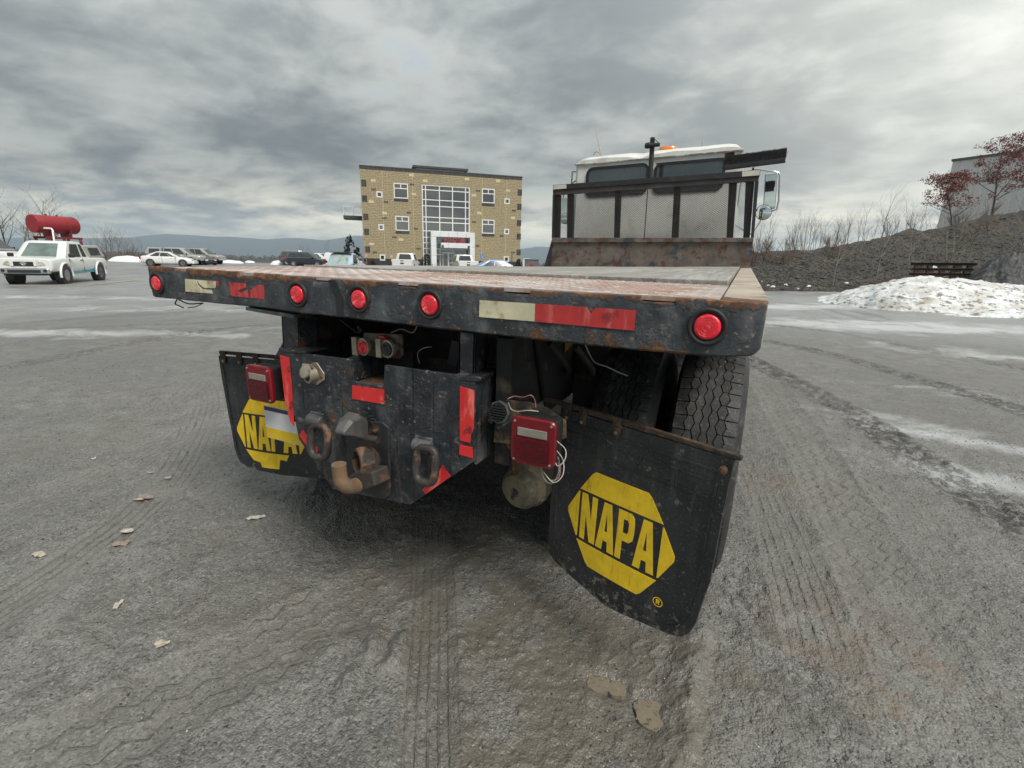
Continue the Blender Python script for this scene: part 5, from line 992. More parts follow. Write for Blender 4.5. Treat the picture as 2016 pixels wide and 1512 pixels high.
# ------------------------------------------------------------------ the bank on the right, its rocks and snow
ST = [(1250, 36, 0.1, 40), (1350, 33, 0.9, 38), (1420, 29, 1.5, 34), (1480, 24.6, 2.0, 31), (1600, 24.8, 2.35, 31.5), (1700, 25.4, 3.0, 33), (1750, 26, 3.65, 34), (1830, 26.5, 4.15, 35), (1900, 26.5, 4.9, 36), (2016, 26.5, 6.0, 38), (2150, 26, 7.0, 40), (2400, 25, 8.0, 42), (2900, 25, 8.5, 46), (3600, 26, 8.5, 50)]
STA = np.array(ST, float)
def bank_z(u, d):
    b0 = np.interp(u, STA[:, 0], STA[:, 1]); h = np.interp(u, STA[:, 0], STA[:, 2]); d1 = np.interp(u, STA[:, 0], STA[:, 3])
    t = np.clip((d - b0) / (d1 - b0), 0, 1); z = h * (t ** 0.92) * (1 - 0.10 * np.sin(np.pi * t))
    return z - 0.03 * np.clip(d - d1 - 4, 0, 60)
def bank_pt(u, d, dz=0.0):
    P = along(u, d); x, y = P[0], P[1]; z = float(bank_z(u, d)) + float(0.28 * fbm(np.array(x * 0.55), np.array(y * 0.55), 4) + 0.12 * fbm(np.array(x * 2.2), np.array(y * 2.2), 3)) * float(np.clip(bank_z(u, d) * 2, 0, 1)); return np.array([x, y, z + dz])
def bank():
    us = np.concatenate([np.linspace(1250, 2050, 210), np.linspace(2060, 3600, 60)]); nt = 90; V = []; 
    for k in range(nt):
        for u in us:
            b0, d1 = np.interp(u, STA[:, 0], STA[:, 1]) - 0.3, np.interp(u, STA[:, 0], STA[:, 3]); t = k / (nt - 1); d = b0 + (d1 - b0) * t / 0.72 if t < 0.72 else d1 + (t - 0.72) / 0.28 * 50; V.append((u, d))
    V = np.array(V); P = np.array([along(u, d) for u, d in V]); x, y = P[:, 0], P[:, 1]; bz = bank_z(V[:, 0], V[:, 1])
    z = bz + (0.28 * fbm(x * 0.55, y * 0.55, 4) + 0.12 * fbm(x * 2.2, y * 2.2, 3)) * np.clip(bz * 2, 0, 1); z[:len(us)] -= 0.15
    m = len(us); mb = MB(); mb.v = [tuple(p) for p in np.stack([x, y, z], -1)]; mb.f = [(k * m + j, k * m + j + 1, (k + 1) * m + j + 1, (k + 1) * m + j) for k in range(nt - 1) for j in range(m - 1)]; mb.m = [0] * len(mb.f)
    bm_ = LM('shale_bank', (0.052, 0.046, 0.038), 0.9, [((0.090, 0.076, 0.054), 0.95, 0.5, 0.48, 0.64), ((0.026, 0.025, 0.025), 0.8, 2.2, 0.48, 0.62), ((0.10, 0.090, 0.075), 0.95, 7.0, 0.56, 0.68), ((0.10, 0.060, 0.042), 0.95, 0.9, 0.60, 0.72)], var=0.4, vscale=3, bump=0.10, bscale=5.0)
    mb.build('hillside', bm_, smooth=60, kind='structure')
    rk = MB(); rr = random.Random(4)
    for i in range(7000):
        u = rr.uniform(1440, 2060); t = rr.random() ** 1.2; b0, d1 = np.interp(u, STA[:, 0], STA[:, 1]), np.interp(u, STA[:, 0], STA[:, 3]); P = bank_pt(u, b0 + (d1 - b0) * t * 0.95)
        s = rr.uniform(0.022, 0.075) * (2.2 if rr.random() < 0.06 else 1); a = rr.uniform(0, 6.28); ca, sa = math.cos(a), math.sin(a)
        q = [(s * rr.uniform(0.7, 1.5), 0, 0), (0, s * rr.uniform(0.5, 1.0), 0), (-s * rr.uniform(0.7, 1.5), 0, 0), (0, -s * rr.uniform(0.5, 1), 0), (rr.uniform(-.3, .3) * s, rr.uniform(-.3, .3) * s, s * rr.uniform(0.3, 0.8)), (0, 0, -s * 0.5)]
        rk.add([(P[0] + p[0] * ca - p[1] * sa, P[1] + p[0] * sa + p[1] * ca, P[2] + p[2] + 0.01) for p in q], [(0, 1, 4), (1, 2, 4), (2, 3, 4), (3, 0, 4), (1, 0, 5), (2, 1, 5), (3, 2, 5), (0, 3, 5)])
    rk.build('rock_rubble', LM('shale_rock', (0.060, 0.056, 0.052), 0.8, [((0.115, 0.102, 0.084), 0.9, 1.2, 0.48, 0.62), ((0.028, 0.027, 0.027), 0.8, 1.9, 0.50, 0.6)], var=0.4, vscale=2), kind='stuff', label='loose dark shale rubble covering the bank beside the lot', category='rubble')
bank()
snowm = LM('dirty_snow', (0.74, 0.76, 0.78), 0.65, [((0.55, 0.54, 0.51), 0.8, (1.6, 1.6, 3.0), 0.42, 0.62), ((0.44, 0.38, 0.28), 0.9, (2.4, 2.4, 5.0), 0.53, 0.66), ((0.20, 0.185, 0.165), 0.9, (3.0, 3.0, 9.0), 0.53, 0.61), ((0.12, 0.115, 0.11), 0.9, (9.0, 9.0, 16.0), 0.61, 0.67)], var=0.04, vscale=3, bump=0.05, bscale=7.0)
cleansnow = LM('old_snow', (0.80, 0.82, 0.84), 0.7, [((0.55, 0.55, 0.54), 0.8, 0.8, 0.58, 0.75)], var=0.04, bump=0.02, bscale=6)
def heap(name, cols, ncol, back, mat, rough, label, cat, power=1.0, group=None):
    C_ = np.array(cols, float); us = np.linspace(C_[0, 0], C_[-1, 0], ncol); nt = 60; V = []; H = []
    for k in range(nt):
        t = k / (nt - 1)
        for u in us:
            df = np.interp(u, C_[:, 0], C_[:, 1]); h = np.interp(u, C_[:, 0], C_[:, 2]); V.append(along(u, df - 0.4 + (back + 0.4) * t)); p = np.sin(np.pi * min(1, max(0, (t * (back + 0.4) - 0.4) / back)) ** 0.75); H.append(h * max(0, p) ** power)
    V = np.array(V); H = np.array(H); x, y = V[:, 0], V[:, 1]
    w = np.clip(H * 4, 0, 1); z = ground_z(x, y) + H + rough * w * (fbm(x * 1.6, y * 1.6, 5, 0.6) + 0.5 * np.abs(fbm(x * 5, y * 5, 4, 0.6)) + (0.35 * np.abs(fbm(x * 9, y * 9, 3, 0.7)) if cat == 'gravel mound' else 0)) - 0.05 * (1 - np.clip(H * 8, 0, 1))
    m = len(us); mb = MB(); mb.v = [tuple(p) for p in np.stack([x, y, z], -1)]; mb.f = [(k * m + j, k * m + j + 1, (k + 1) * m + j + 1, (k + 1) * m + j) for k in range(nt - 1) for j in range(m - 1)]; mb.m = [0] * len(mb.f)
    o = mb.build(name, mat, smooth=80, label=label, category=cat)
    if group: o['group'] = group
    return o
heap('snow_pile', [(1610, 18.2, 0), (1640, 17.6, 0.08), (1680, 16.8, 0.42), (1740, 15.8, 0.74), (1790, 15.3, 0.98), (1850, 15.0, 1.02), (1900, 15.0, 0.98), (1960, 15.1, 0.92), (2016, 15.2, 0.84), (2150, 15.4, 0.7), (2350, 15.5, 0.5), (2500, 15.6, 0)], 260, 5.0, snowm, 0.10, 'large dirty ploughed snow pile at the foot of the dark bank', 'snow pile', 0.8)
heap('snow_ridge', [(1860, 14.2, 0), (1900, 14.0, 0.06), (1960, 13.9, 0.14), (2016, 13.8, 0.17), (2200, 13.6, 0.2), (2350, 13.6, 0)], 120, 1.2, snowm, 0.16, 'low snow ridge lying in front of the large dirty snow pile', 'snow')
for u0, u1, d, h, lb in ((205, 292, 60, 0.7, 'white snow bank behind the white sedan, by the bare shrubs'), (425, 478, 66, 0.35, 'thin snow strip at the lot edge next to the tan pickup'), (478, 500, 70, 0.25, 'shortest snow strip, alone at the lot edge before the valley'), (528, 566, 64, 0.5, 'snow strip at the lot edge behind the grey vehicle')):
    heap('snow_bank', [(u0, d, 0), (u0 + (u1 - u0) * 0.2, d - 0.5, h * 0.8), ((u0 + u1) / 2, d - 0.8, h), (u0 + (u1 - u0) * 0.85, d - 0.4, h * 0.7), (u1, d, 0)], 24, 4.0, cleansnow, 0.10, lb, 'snow bank')
for k, (u, t, s) in enumerate(((1840, 0.30, 0.28), (1865, 0.27, 0.16), (1600, 0.07, 0.22), (1530, 0.05, 0.26), (1555, 0.10, 0.14), (1675, 0.16, 0.16), (1505, 0.18, 0.12), (1490, 0.28, 0.10), (1705, 0.04, 0.3), (1580, 0.03, 0.24), (1520, 0.09, 0.14))):
    b0, d1 = np.interp(u, STA[:, 0], STA[:, 1]), np.interp(u, STA[:, 0], STA[:, 3]); mb = MB(); n = 9; c = bank_pt(u, b0 + (d1 - b0) * t, 0.0); rr = random.Random(k)
    ring = [c + RH * s * math.cos(6.283 * i / n) * rr.uniform(0.3, 1.4) * 0.8 + FH * s * math.sin(6.283 * i / n) * rr.uniform(0.3, 1.1) * 0.4 + np.array([0, 0, s * 0.35 * math.sin(6.283 * i / n)]) for i in range(n)]
    top = c + np.array([0, 0, 0.07]); mb.add([tuple(p) for p in ring] + [tuple(top)], [(i, (i + 1) % n, n) for i in range(n)])
    mb.build('snow_patch', snowm, smooth=80, label='small leftover snow patch lying on the dark rubble bank', category='snow patch', group='snow patches left on the bank')
heap('gravel_mound', [(1893, 23.2, 0), (1915, 22.4, 0.9), (1945, 21.9, 1.7), (1985, 21.6, 2.1), (2040, 21.5, 2.25), (2120, 21.5, 2.1), (2220, 22, 1.2), (2280, 23, 0)], 200, 6.0, LM('wet_gravel_heap', (0.050, 0.050, 0.051), 0.7, [((0.12, 0.115, 0.11), 0.8, 6.0, 0.47, 0.62), ((0.018, 0.018, 0.02), 0.6, 2.6, 0.50, 0.60)], var=0.4, bump=0.05, bscale=9), 0.30, 'dark grey gravel mound between the snow pile and the bank', 'gravel mound', 0.9)
# steel beams on timber blocks at the foot of the bank
beamr = LM('beam_rust', (0.085, 0.052, 0.038), 0.85, [((0.03, 0.026, 0.024), 0.8, 3.0, 0.5, 0.62), ((0.15, 0.10, 0.07), 0.9, 5.0, 0.55, 0.7)], var=0.3, bump=0.004)
beamk = LM('beam_dark', (0.022, 0.020, 0.020), 0.6, [(RUST, 0.9, 4.0, 0.58, 0.68)], var=0.3)
z = float(bank_z(1850, 27.0)) + 0.0; lv = [0.62, 0.92, 1.18, 1.46]
for k, zz_ in enumerate(lv):
    A_, B_ = along(1797 - 4 * k % 7, 26.2), along(1912 + 3 * k, 25.6); ax_ = (B_ - A_); ax_[2] = 0; ax_ /= np.linalg.norm(ax_); sd_ = np.array([-ax_[1], ax_[0], 0]); A_[2] = B_[2] = zz_; mb = MB()
    for dz, hh, w in ((0, 0.02, 0.10), (0.13, 0.02, 0.10), (0.02, 0.11, 0.012)):
        mb.prism([tuple(A_ + sd_ * -w + (0, 0, dz)), tuple(B_ + sd_ * -w + (0, 0, dz + 0.06)), tuple(B_ + sd_ * -w + (0, 0, dz + hh + 0.06)), tuple(A_ + sd_ * -w + (0, 0, dz + hh))], tuple(sd_ * 2 * w))
    mb.build('steel_beam', beamk if k == 3 else beamr, label=['rusty steel beam, lowest of the stack behind the snow pile', 'rusty steel beam, second up in the stack behind the snow pile', 'rusty steel beam, third up in the stack behind the snow pile', 'black steel beam, topmost of the stack behind the snow pile'][k], category='steel beam', group='stacked steel beams by the bank')
    lo_ = 0.0 if k == 0 else lv[k - 1] + 0.15
    for t in (0.12, 0.30, 0.5, 0.72, 0.9):
        P = A_ + (B_ - A_) * t; zl = lo_ + 0.06 * t + 0.001; hh = zz_ + 0.06 * t - zl - 0.002; mb = MB(); mb.box((P[0], P[1], zl + hh / 2), (0.22 + 0.1 * ((k * 5 + int(t * 10)) % 3), 0.16, max(hh, 0.02)), Matrix.Rotation(math.atan2(ax_[1], ax_[0]), 3, 'Z'))
        mb.build('timber_block', beamr, label=['short rusty block under the lowest stacked steel beam', 'short rusty block between the lowest and second stacked beams', 'short rusty block between the second and third stacked beams', 'short rusty block right under the topmost black beam'][k], category='block', group='blocks between the stacked beams')

# ------------------------------------------------------------------ bare trees, shrubs and the red-leaved oaks
def branchy(seed, h, r0, spread, levels, nb, lean=(0, 0), up=0.55, first=0.25, wob=0.08):
    rr = random.Random(seed); tm, bm_ = MB(), MB(); tips = []
    def grow(p, d, L, r, lv, mb):
        n = 5 if lv == 0 else 3; pts = [p]; rs = [r]; q = p.copy(); dd = d.copy()
        for i in range(n):
            dd = (dd + Vector((rr.gauss(0, wob), rr.gauss(0, wob), 0.03 + rr.gauss(0, wob * 0.5)))).normalized(); q = q + dd * (L / n); pts.append(q.copy()); rs.append(max(r * (1 - 0.8 * (i + 1) / n), r * 0.16))
        mb.tube([tuple(x) for x in pts], rs, 5 if lv == 0 else 3, cap=False)
        if lv >= levels: tips.append((pts[-1], dd)); tips.append((pts[-2], dd)); return
        k = nb[lv] if lv < len(nb) else 3
        for i in range(k):
            t = first + (1 - first) * (i + rr.random() * 0.8) / k if lv == 0 else 0.25 + 0.75 * (i + rr.random()) / k; t = min(t, 0.99)
            j = min(int(t * n), n - 1); b = pts[j].lerp(pts[j + 1], t * n - j); a = rr.uniform(0, 6.283)
            side = Vector((math.cos(a), math.sin(a), 0)); nd = (dd * up + side * spread + Vector((0, 0, 0.18))).normalized()
            grow(b, nd, L * (0.30 + 0.34 * (1 - t)) * rr.uniform(0.7, 1.25) if lv == 0 else L * rr.uniform(0.35, 0.6), rs[j] * 0.55, lv + 1, bm_)
    grow(Vector((0, 0, -0.1)), Vector((lean[0], lean[1], 1)).normalized(), h, r0, 0, tm)
    return tm, bm_, tips
barkp = LM('pale_bark', (0.20, 0.18, 0.15), 0.85, [((0.09, 0.08, 0.07), 0.9, 6.0, 0.5, 0.7)], var=0.3)
barkd = LM('dark_bark', (0.085, 0.068, 0.056), 0.9, var=0.35)
barkr = LM('reddish_twigs', (0.13, 0.085, 0.062), 0.9, var=0.35)
def tree_proto(name, cat, seed, h, r0, spread, levels, nb, mat, mat2=None, **kw):
    t = thing(name, '', cat); tm, bm_, tips = branchy(seed, h, r0, spread, levels, nb, **kw)
    tm.build('trunk', mat, t, 60); bm_.build('crown', mat2 or mat, t, 60); return t, tips
PROT = {}
PROT['sap'] = [tree_proto('bare_sapling', 'tree', 20 + k, 2.6, 0.022, 0.55, 2, (9, 4), barkp, barkr, up=0.8)[0] for k in range(3)]
PROT['birch'] = [tree_proto('pale_tree', 'tree', 40 + k, 3.6, 0.045, 0.75, 3, (8, 4, 3), barkp)[0] for k in range(2)]
PROT['bush'] = []
for k in range(3):
    t = thing('bare_shrub', '', 'shrub'); mb = MB(); rr = random.Random(60 + k); mt = MB()
    for i in range(15):
        a = rr.uniform(0, 6.28); q = Vector((0.12 * math.cos(a), 0.12 * math.sin(a), -0.05)); dd = Vector((math.cos(a) * rr.uniform(0.1, 0.7), math.sin(a) * rr.uniform(0.1, 0.7), 1)).normalized(); L = rr.uniform(0.8, 1.5)
        mt.tube([tuple(q), tuple(q + dd * L * 0.5 + Vector((0, 0, 0.05))), tuple(q + dd * L)], [0.012, 0.008, 0.003], 3, cap=False)
        for j in range(5): b = q + dd * L * rr.uniform(0.3, 0.95); e = (dd + Vector((rr.gauss(0, .6), rr.gauss(0, .6), 0.2))).normalized() * rr.uniform(0.2, 0.45); mb.tube([tuple(b), tuple(b + e)], [0.006, 0.002], 3, cap=False)
    mt.build('stems', barkr, t, 60); mb.build('crown', barkr, t, 60); PROT['bush'].append(t)
PROT['tree'] = [tree_proto('bare_tree', 'tree', 80 + k, 6.5, 0.09, 0.7, 3, (10, 5, 4), barkd)[0] for k in range(3)]
USED = set()
def put(kind, P, label, group, s=1.0, sz=None, rot=None, tilt=0.0):
    lo_, hi_ = {'sap': (0.7, 0.95), 'bush': (0.68, 0.88), 'birch': (0.72, 0.88), 'tree': (0.78, 0.92)}[kind]
    label = ('short ' if s < lo_ else 'tall ' if s > hi_ else 'middle-sized ') + label
    pr = random.choice(PROT[kind]); c = pr if pr not in USED else copy_tree(pr); USED.add(pr)
    c.location = tuple(P); c.rotation_euler = (tilt, 0, random.uniform(0, 6.28) if rot is None else rot); c.scale = (s, s, sz or s); c['label'] = label; c['group'] = group; return c
for u, t in ((1647, 0.10), (1901, 0.42), (1790, 0.28), (1860, 0.40), (1730, 0.22), (1925, 0.52), (1975, 0.62), (1815, 0.5), (1690, 0.35), (1870, 0.25), (2000, 0.45)):
    b0, d1 = np.interp(u, STA[:, 0], STA[:, 1]), np.interp(u, STA[:, 0], STA[:, 3]); put('birch', bank_pt(u, b0 + (d1 - b0) * t, 0.0), 'thin pale leafless tree growing on the face of the rubble bank', 'pale trees on the bank face', random.uniform(0.6, 1.0))
for i in range(46):
    u = random.uniform(1478, 1810); d1 = np.interp(u, STA[:, 0], STA[:, 3]); h = 1.0 if u < 1700 else 0.8; put('sap', bank_pt(u, d1 + random.uniform(-1.5, 6), 0), 'slender leafless sapling on the crest of the rubble bank', 'saplings along the bank crest', random.uniform(0.5, 1.0) * h)
for i in range(34):
    u = random.uniform(1474, 1640) if i < 22 else random.uniform(1640, 2010); d1 = np.interp(u, STA[:, 0], STA[:, 3]); put('bush', bank_pt(u, d1 + random.uniform(-2.5, 2.5), -0.05), 'reddish leafless shrub at the crest of the bank', 'reddish shrubs on the bank crest', random.uniform(0.55, 1.0))
for u, s in ((1722, 1.0), (1768, 0.7), (1560, 0.75), (1505, 0.8), (1590, 0.7)): put('sap', bank_pt(u, np.interp(u, STA[:, 0], STA[:, 3]) + 1, 0), 'slender leafless sapling on the crest of the rubble bank', 'saplings along the bank crest', s * 1.2)
def oak(u, d, h, seed, label, lean, spread, dens):
    P = bank_pt(u, d, -0.1); t = thing('red_oak', label, 'tree', tuple(P)); WT[t] = Vector((0, 0, 0)); tm, bm_, tips = branchy(seed, h, 0.10 * h / 6, spread, 3, (15, 6, 4), lean=lean, up=0.45, first=0.22)
    tm.build('trunk', barkd, t, 60); bm_.build('branches', barkd, t, 60); lf = MB(); rr = random.Random(seed + 1)
    for p, dd in tips:
        if rr.random() > dens * (1.0 if p.z > h * 0.25 else 0.4): continue
        for j in range(rr.randint(6, 15)):
            c = p + Vector((rr.gauss(0, 0.13), rr.gauss(0, 0.13), rr.gauss(0, 0.08))); s = rr.uniform(0.04, 0.08); a = Vector((rr.gauss(0, 1), rr.gauss(0, 1), rr.gauss(0, 0.6))).normalized(); b = a.cross(Vector((rr.gauss(0, 1), rr.gauss(0, 1), rr.gauss(0, 1)))).normalized(); e = a.cross(b)
            lf.add([tuple(c - b * s), tuple(c + e * s * 0.5 + a * s * 0.15), tuple(c + b * s * 1.2), tuple(c - e * s * 0.5 + a * s * 0.15)], [(0, 1, 2, 3)])
    m, tr_, b = NT('oak_leaf_%d' % seed); g = G(tr_); gi = g.n('ShaderNodeNewGeometry'); c = g.mix(gi.outputs['Random Per Island'], (0.10, 0.028, 0.024), (0.28, 0.085, 0.060)); g.put(b.inputs['Base Color'], c); b.inputs['Roughness'].default_value = 0.7
    lf.build('crown', m, t, kind='stuff'); return t
oak(1926, 36.5, 4.9, 301, 'tall oak holding dark red dead leaves above the bank', (0.05, 0.02), 0.95, 0.62)
oak(1856, 35.0, 3.6, 305, 'smaller oak holding dark red leaves, leaning left of the tall one', (-0.25, 0.1), 1.0, 0.42)
oak(2008, 37.0, 4.4, 309, 'sparse oak with few dark red leaves before the grey hall', (0.02, 0.0), 0.8, 0.5)
# trees at the left edge of the lot
for u, d, s, nm in ((14, 46, 0.95, 'tall'), (2, 50, 0.8, 'tall'), (42, 44, 0.7, 'low'), (85, 48, 0.95, 'mid'), (100, 56, 0.9, 'mid'), (52, 52, 0.75, 'low')):
    put('tree', gp(u, d), 'leafless tree standing near the red tank', 'bare trees by the red tank', s)
for i in range(30):
    u = random.uniform(160, 285); d = random.uniform(62, 74); put('sap' if i % 3 else 'bush', gp(u, d), 'thin leafless sapling behind the snow bank by the sedan' if i % 3 else 'leafless shrub behind the snow bank by the sedan', 'saplings behind the snow bank' if i % 3 else 'shrubs behind the snow bank', random.uniform(0.9, 1.5) * (1.15 if 185 < u < 250 else 0.8))
for u in (590, 604, 597, 643): put('sap', gp(u, 72), 'thin leafless sapling rising behind the dark SUV', 'saplings behind the dark SUV', random.uniform(0.9, 1.3))
# unused prototypes go
for L in PROT.values():
    for pr in L:
        if pr not in USED:
            for ch in list(pr.children): bpy.data.objects.remove(ch)
            bpy.data.objects.remove(pr)
# weeping conifer beside the offices
def weeper(u, d, h, label, seed):
    P = gp(u, d); t = thing('weeping_conifer', label, 'tree', tuple(P)); WT[t] = Vector((0, 0, 0)); rr = random.Random(seed); mb = MB(); pts = [(0.25 * math.sin(i * 1.1) * (i / 8), 0, h * i / 8 - 0.1) for i in range(9)]
    mb.tube(pts, [0.14 * (1 - i / 9.5) for i in range(9)], 6); mb.build('trunk', barkd, t, 60); lf = MB()
    for i in range(34):
        z = h * (0.06 + 0.90 * i / 34); L = (0.35 + 0.55 * (1 - z / h)) * rr.uniform(0.6, 1.4); a = rr.uniform(0, 6.28); x0 = 0.25 * math.sin(z / h * 8 * 1.1) * z / h
        for j in range(46):
            s_ = rr.random(); c = Vector((x0 + math.cos(a) * L * s_, math.sin(a) * L * s_, z + 0.12 * s_ - 0.75 * s_ * s_ * L - rr.random() * 0.35)); q = rr.uniform(0.05, 0.11)
            lf.add([tuple(c + Vector((-q * 0.4, 0, 0))), tuple(c + Vector((0, q * 0.4, -q))), tuple(c + Vector((q * 0.4, 0, 0.02))), tuple(c + Vector((0, -q * 0.4, q)))], [(0, 1, 2, 3), (0, 3, 2, 1)][:1])
    lf.build('crown', LM('dark_conifer', (0.012, 0.020, 0.016), 0.8, var=0.4), t, kind='stuff')
weeper(688, 52, 3.9, 'dark narrow weeping conifer at the corner of the office building', 71)
weeper(699, 51, 2.6, 'shorter dark weeping conifer beside the narrow tall one', 72)

# ------------------------------------------------------------------ pale hall above the bank
P = CAM + ray(1876, 318) * 55; _d2 = (P[2] - CAM[2]) / ray(2016, 300)[2]; Q = CAM + ray(2016, 300) * _d2; Q = P + (Q - P) * 3.0; ax_ = Q - P; ax_[2] = 0; W_ = np.linalg.norm(ax_); ax_ /= W_; nn = np.array([-ax_[1], ax_[0], 0]); zb = 1.0; zt_ = P[2]
HL = thing('metal_hall', 'pale grey metal-clad hall standing on top of the bank', 'building', (P[0], P[1], zb)); HL.rotation_euler = (0, 0, math.atan2(ax_[1], ax_[0])); WT[HL] = Vector((0, 0, 0))
hallm = LM('hall_cladding', (0.78, 0.775, 0.76), 0.7, [((0.70, 0.695, 0.68), 0.8, (2.0, 2.0, 0.2), 0.5, 0.7)], var=0.06)
mb = MB(); mb.bx(0, W_, 0.02, 20, 0, zt_ - zb); mb.build('wall', hallm, HL)
me_ = MB(); me_.bx(-0.20, 0.20, -0.05, 0.015, 0, zt_ - zb - 0.02); pm = me_.mesh('cladding_panel', hallm)
for i in range(int(W_ / 0.9)):
    o = link('cladding_panel', pm, HL); o.location = (0.45 + i * 0.9, 0, 0.0)
mb = MB(); mb.bx(-0.1, W_ + 0.1, -0.15, 20.1, zt_ - zb + 0.004, zt_ - zb + 0.25); mb.build('roof_edge', LM('hall_trim', (0.12, 0.12, 0.12), 0.6), HL)
# ------------------------------------------------------------------ office building
DV = np.array([0.758, 0.652, 0.0]); DV /= np.linalg.norm(DV); NV = np.array([-DV[1], DV[0], 0.0])
BP = CAM + ray(718, 527) * 60; ZB = BP[2]; BP = np.array([BP[0], BP[1], ZB])
def fac(u, v, off=0.0):                                       # pixel to facade coordinates (x along, z up)
    P = onP(u, v, BP - NV * off, NV); return float((P - BP) @ DV), float(P[2] - ZB)
BL = thing('office_building', 'three-storey tan block office building with white entrance portal and glazed front', 'building', tuple(BP)); BL.rotation_euler = (0, 0, math.atan2(DV[1], DV[0])); WT[BL] = Vector((0, 0, 0))
BW, BH, BD = 20.15, 11.75, 15.0
def block_mat(name, c1, c2, mortar, axis, bw=0.60, rh=0.19):
    m, t, b = NT(name); g = G(t); tc = g.n('ShaderNodeTexCoord'); sp_ = g.n('ShaderNodeSeparateXYZ'); t.links.new(tc.outputs['Object'], sp_.inputs[0]); cb_ = g.n('ShaderNodeCombineXYZ'); t.links.new(sp_.outputs[axis], cb_.inputs[0]); t.links.new(sp_.outputs[2], cb_.inputs[1])
    br = g.n('ShaderNodeTexBrick'); t.links.new(cb_.outputs[0], br.inputs['Vector']); br.inputs['Scale'].default_value = 1.0; br.inputs['Brick Width'].default_value = bw; br.inputs['Row Height'].default_value = rh; br.inputs['Mortar Size'].default_value = 0.016; br.inputs['Mortar Smooth'].default_value = 0.4; br.inputs['Bias'].default_value = 0.0
    br.inputs['Color1'].default_value = c1 + (1,); br.inputs['Color2'].default_value = c2 + (1,); br.inputs['Mortar'].default_value = mortar + (1,)
    n = g.noise(5.0, 5, 0.7); c = g.mix(g.ss(n, 0.40, 0.65), br.outputs['Color'], tuple(x * 0.62 for x in c1)); c = g.mix(g.math('MULTIPLY', g.ss(g.noise((0.5, 0.5, 3.0), 4, 0.6, (3, 1, 2)), 0.5, 0.7), 0.4), c, tuple(x * 0.75 for x in c2))
    g.put(b.inputs['Base Color'], c); b.inputs['Roughness'].default_value = 0.9
    h = g.math('ADD', g.math('MULTIPLY', g.math('SUBTRACT', 1.0, br.outputs['Fac']), 1.0), g.math('MULTIPLY', g.noise(7.0, 6, 0.7, (1, 1, 1)), 1.2)); t.links.new(g.bump(h, 0.10), b.inputs['Normal']); return m
tan1, tan2, mor = (0.52, 0.425, 0.262), (0.475, 0.385, 0.235), (0.35, 0.29, 0.19)
tanF = block_mat('tan_block_front', tan1, tan2, mor, 0); tanS = block_mat('tan_block_side', tan1, tan2, mor, 1)
dkF = block_mat('dark_block_front', (0.060, 0.058, 0.058), (0.045, 0.044, 0.045), (0.12, 0.11, 0.10), 0)
dkS = block_mat('dark_block_side', (0.060, 0.058, 0.058), (0.045, 0.044, 0.045), (0.12, 0.11, 0.10), 1)
dark = LM('dark_block', (0.060, 0.058, 0.058), 0.85, var=0.3, vscale=2); lightb = LM('pale_block', (0.60, 0.50, 0.32), 0.85, var=0.1, vscale=2); capm = LM('parapet_cap', (0.055, 0.057, 0.062), 0.5, var=0.15)
wfr = LM('white_window_frame', (0.80, 0.80, 0.78), 0.4, var=0.05); alu = LM('portal_panel', (0.78, 0.79, 0.79), 0.35, var=0.06, vscale=1.0, metal=0.1)
def pane_mat():
    m, t, b = NT('office_glass'); g = G(t); oi = g.n('ShaderNodeObjectInfo')
    g.put(b.inputs['Base Color'], g.mix(oi.outputs['Random'], (0.012, 0.014, 0.015), (0.030, 0.034, 0.035))); b.inputs['Roughness'].default_value = 0.04; b.inputs['Specular IOR Level'].default_value = 1.0; b.inputs['IOR'].default_value = 1.9; return m
offg = pane_mat()
def rect(p0, p1): a, b = fac(*p0), fac(*p1); return (min(a[0], b[0]), max(a[0], b[0]), min(a[1], b[1]), max(a[1], b[1]))
big = [rect((774.6, 360), (803.7, 391.5)), rect((778, 425), (805.8, 454.8)), rect((949, 371), (973.5, 400.6)), rect((949, 432), (973.2, 460.4))]
small = [rect((740.8, 376.5), (753, 389)), rect((744.8, 441.2), (755.8, 453.5)), rect((747.5, 501), (758.5, 513)), rect((993.3, 390.4), (1003.3, 402)), rect((992.7, 450.4), (1002.2, 461.4)), rect((991.8, 504.6), (1001.6, 515.6))]
cx0, cz1 = fac(830, 363); cx1, _ = fac(925, 369); cz1 = fac(878, 366)[1]; CUR = (cx0, cx1, 0.0, cz1)
holes = big + small + [CUR]
def wall_holes(mb, W, z0, z1, holes, y=0.0, t=0.25):
    xs = sorted({0.0, W} | {v for h in holes for v in h[:2]}); zs = sorted({z0, z1} | {min(max(v, z0), z1) for h in holes for v in h[2:]})
    for i in range(len(xs) - 1):
        for j in range(len(zs) - 1):
            xc, zc = (xs[i] + xs[i + 1]) / 2, (zs[j] + zs[j + 1]) / 2
            if any(h[0] < xc < h[1] and h[2] < zc < h[3] for h in holes): continue
            mb.add([(xs[i], y, zs[j]), (xs[i + 1], y, zs[j]), (xs[i + 1], y, zs[j + 1]), (xs[i], y, zs[j + 1])], [(0, 1, 2, 3)])
    for x0, x1, a, b in holes:
        a, b = max(a, z0), min(b, z1)
        if b <= a: continue
        mb.add([(x0, y, a), (x1, y, a), (x1, y, b), (x0, y, b), (x0, y + t, a), (x1, y + t, a), (x1, y + t, b), (x0, y + t, b)], [(0, 4, 7, 3), (1, 2, 6, 5), (3, 7, 6, 2), (0, 1, 5, 4)])
BASEZ = 1.15
mb = MB(); wall_holes(mb, BW, BASEZ, BH, holes); mb.build('front_wall', tanF, BL)
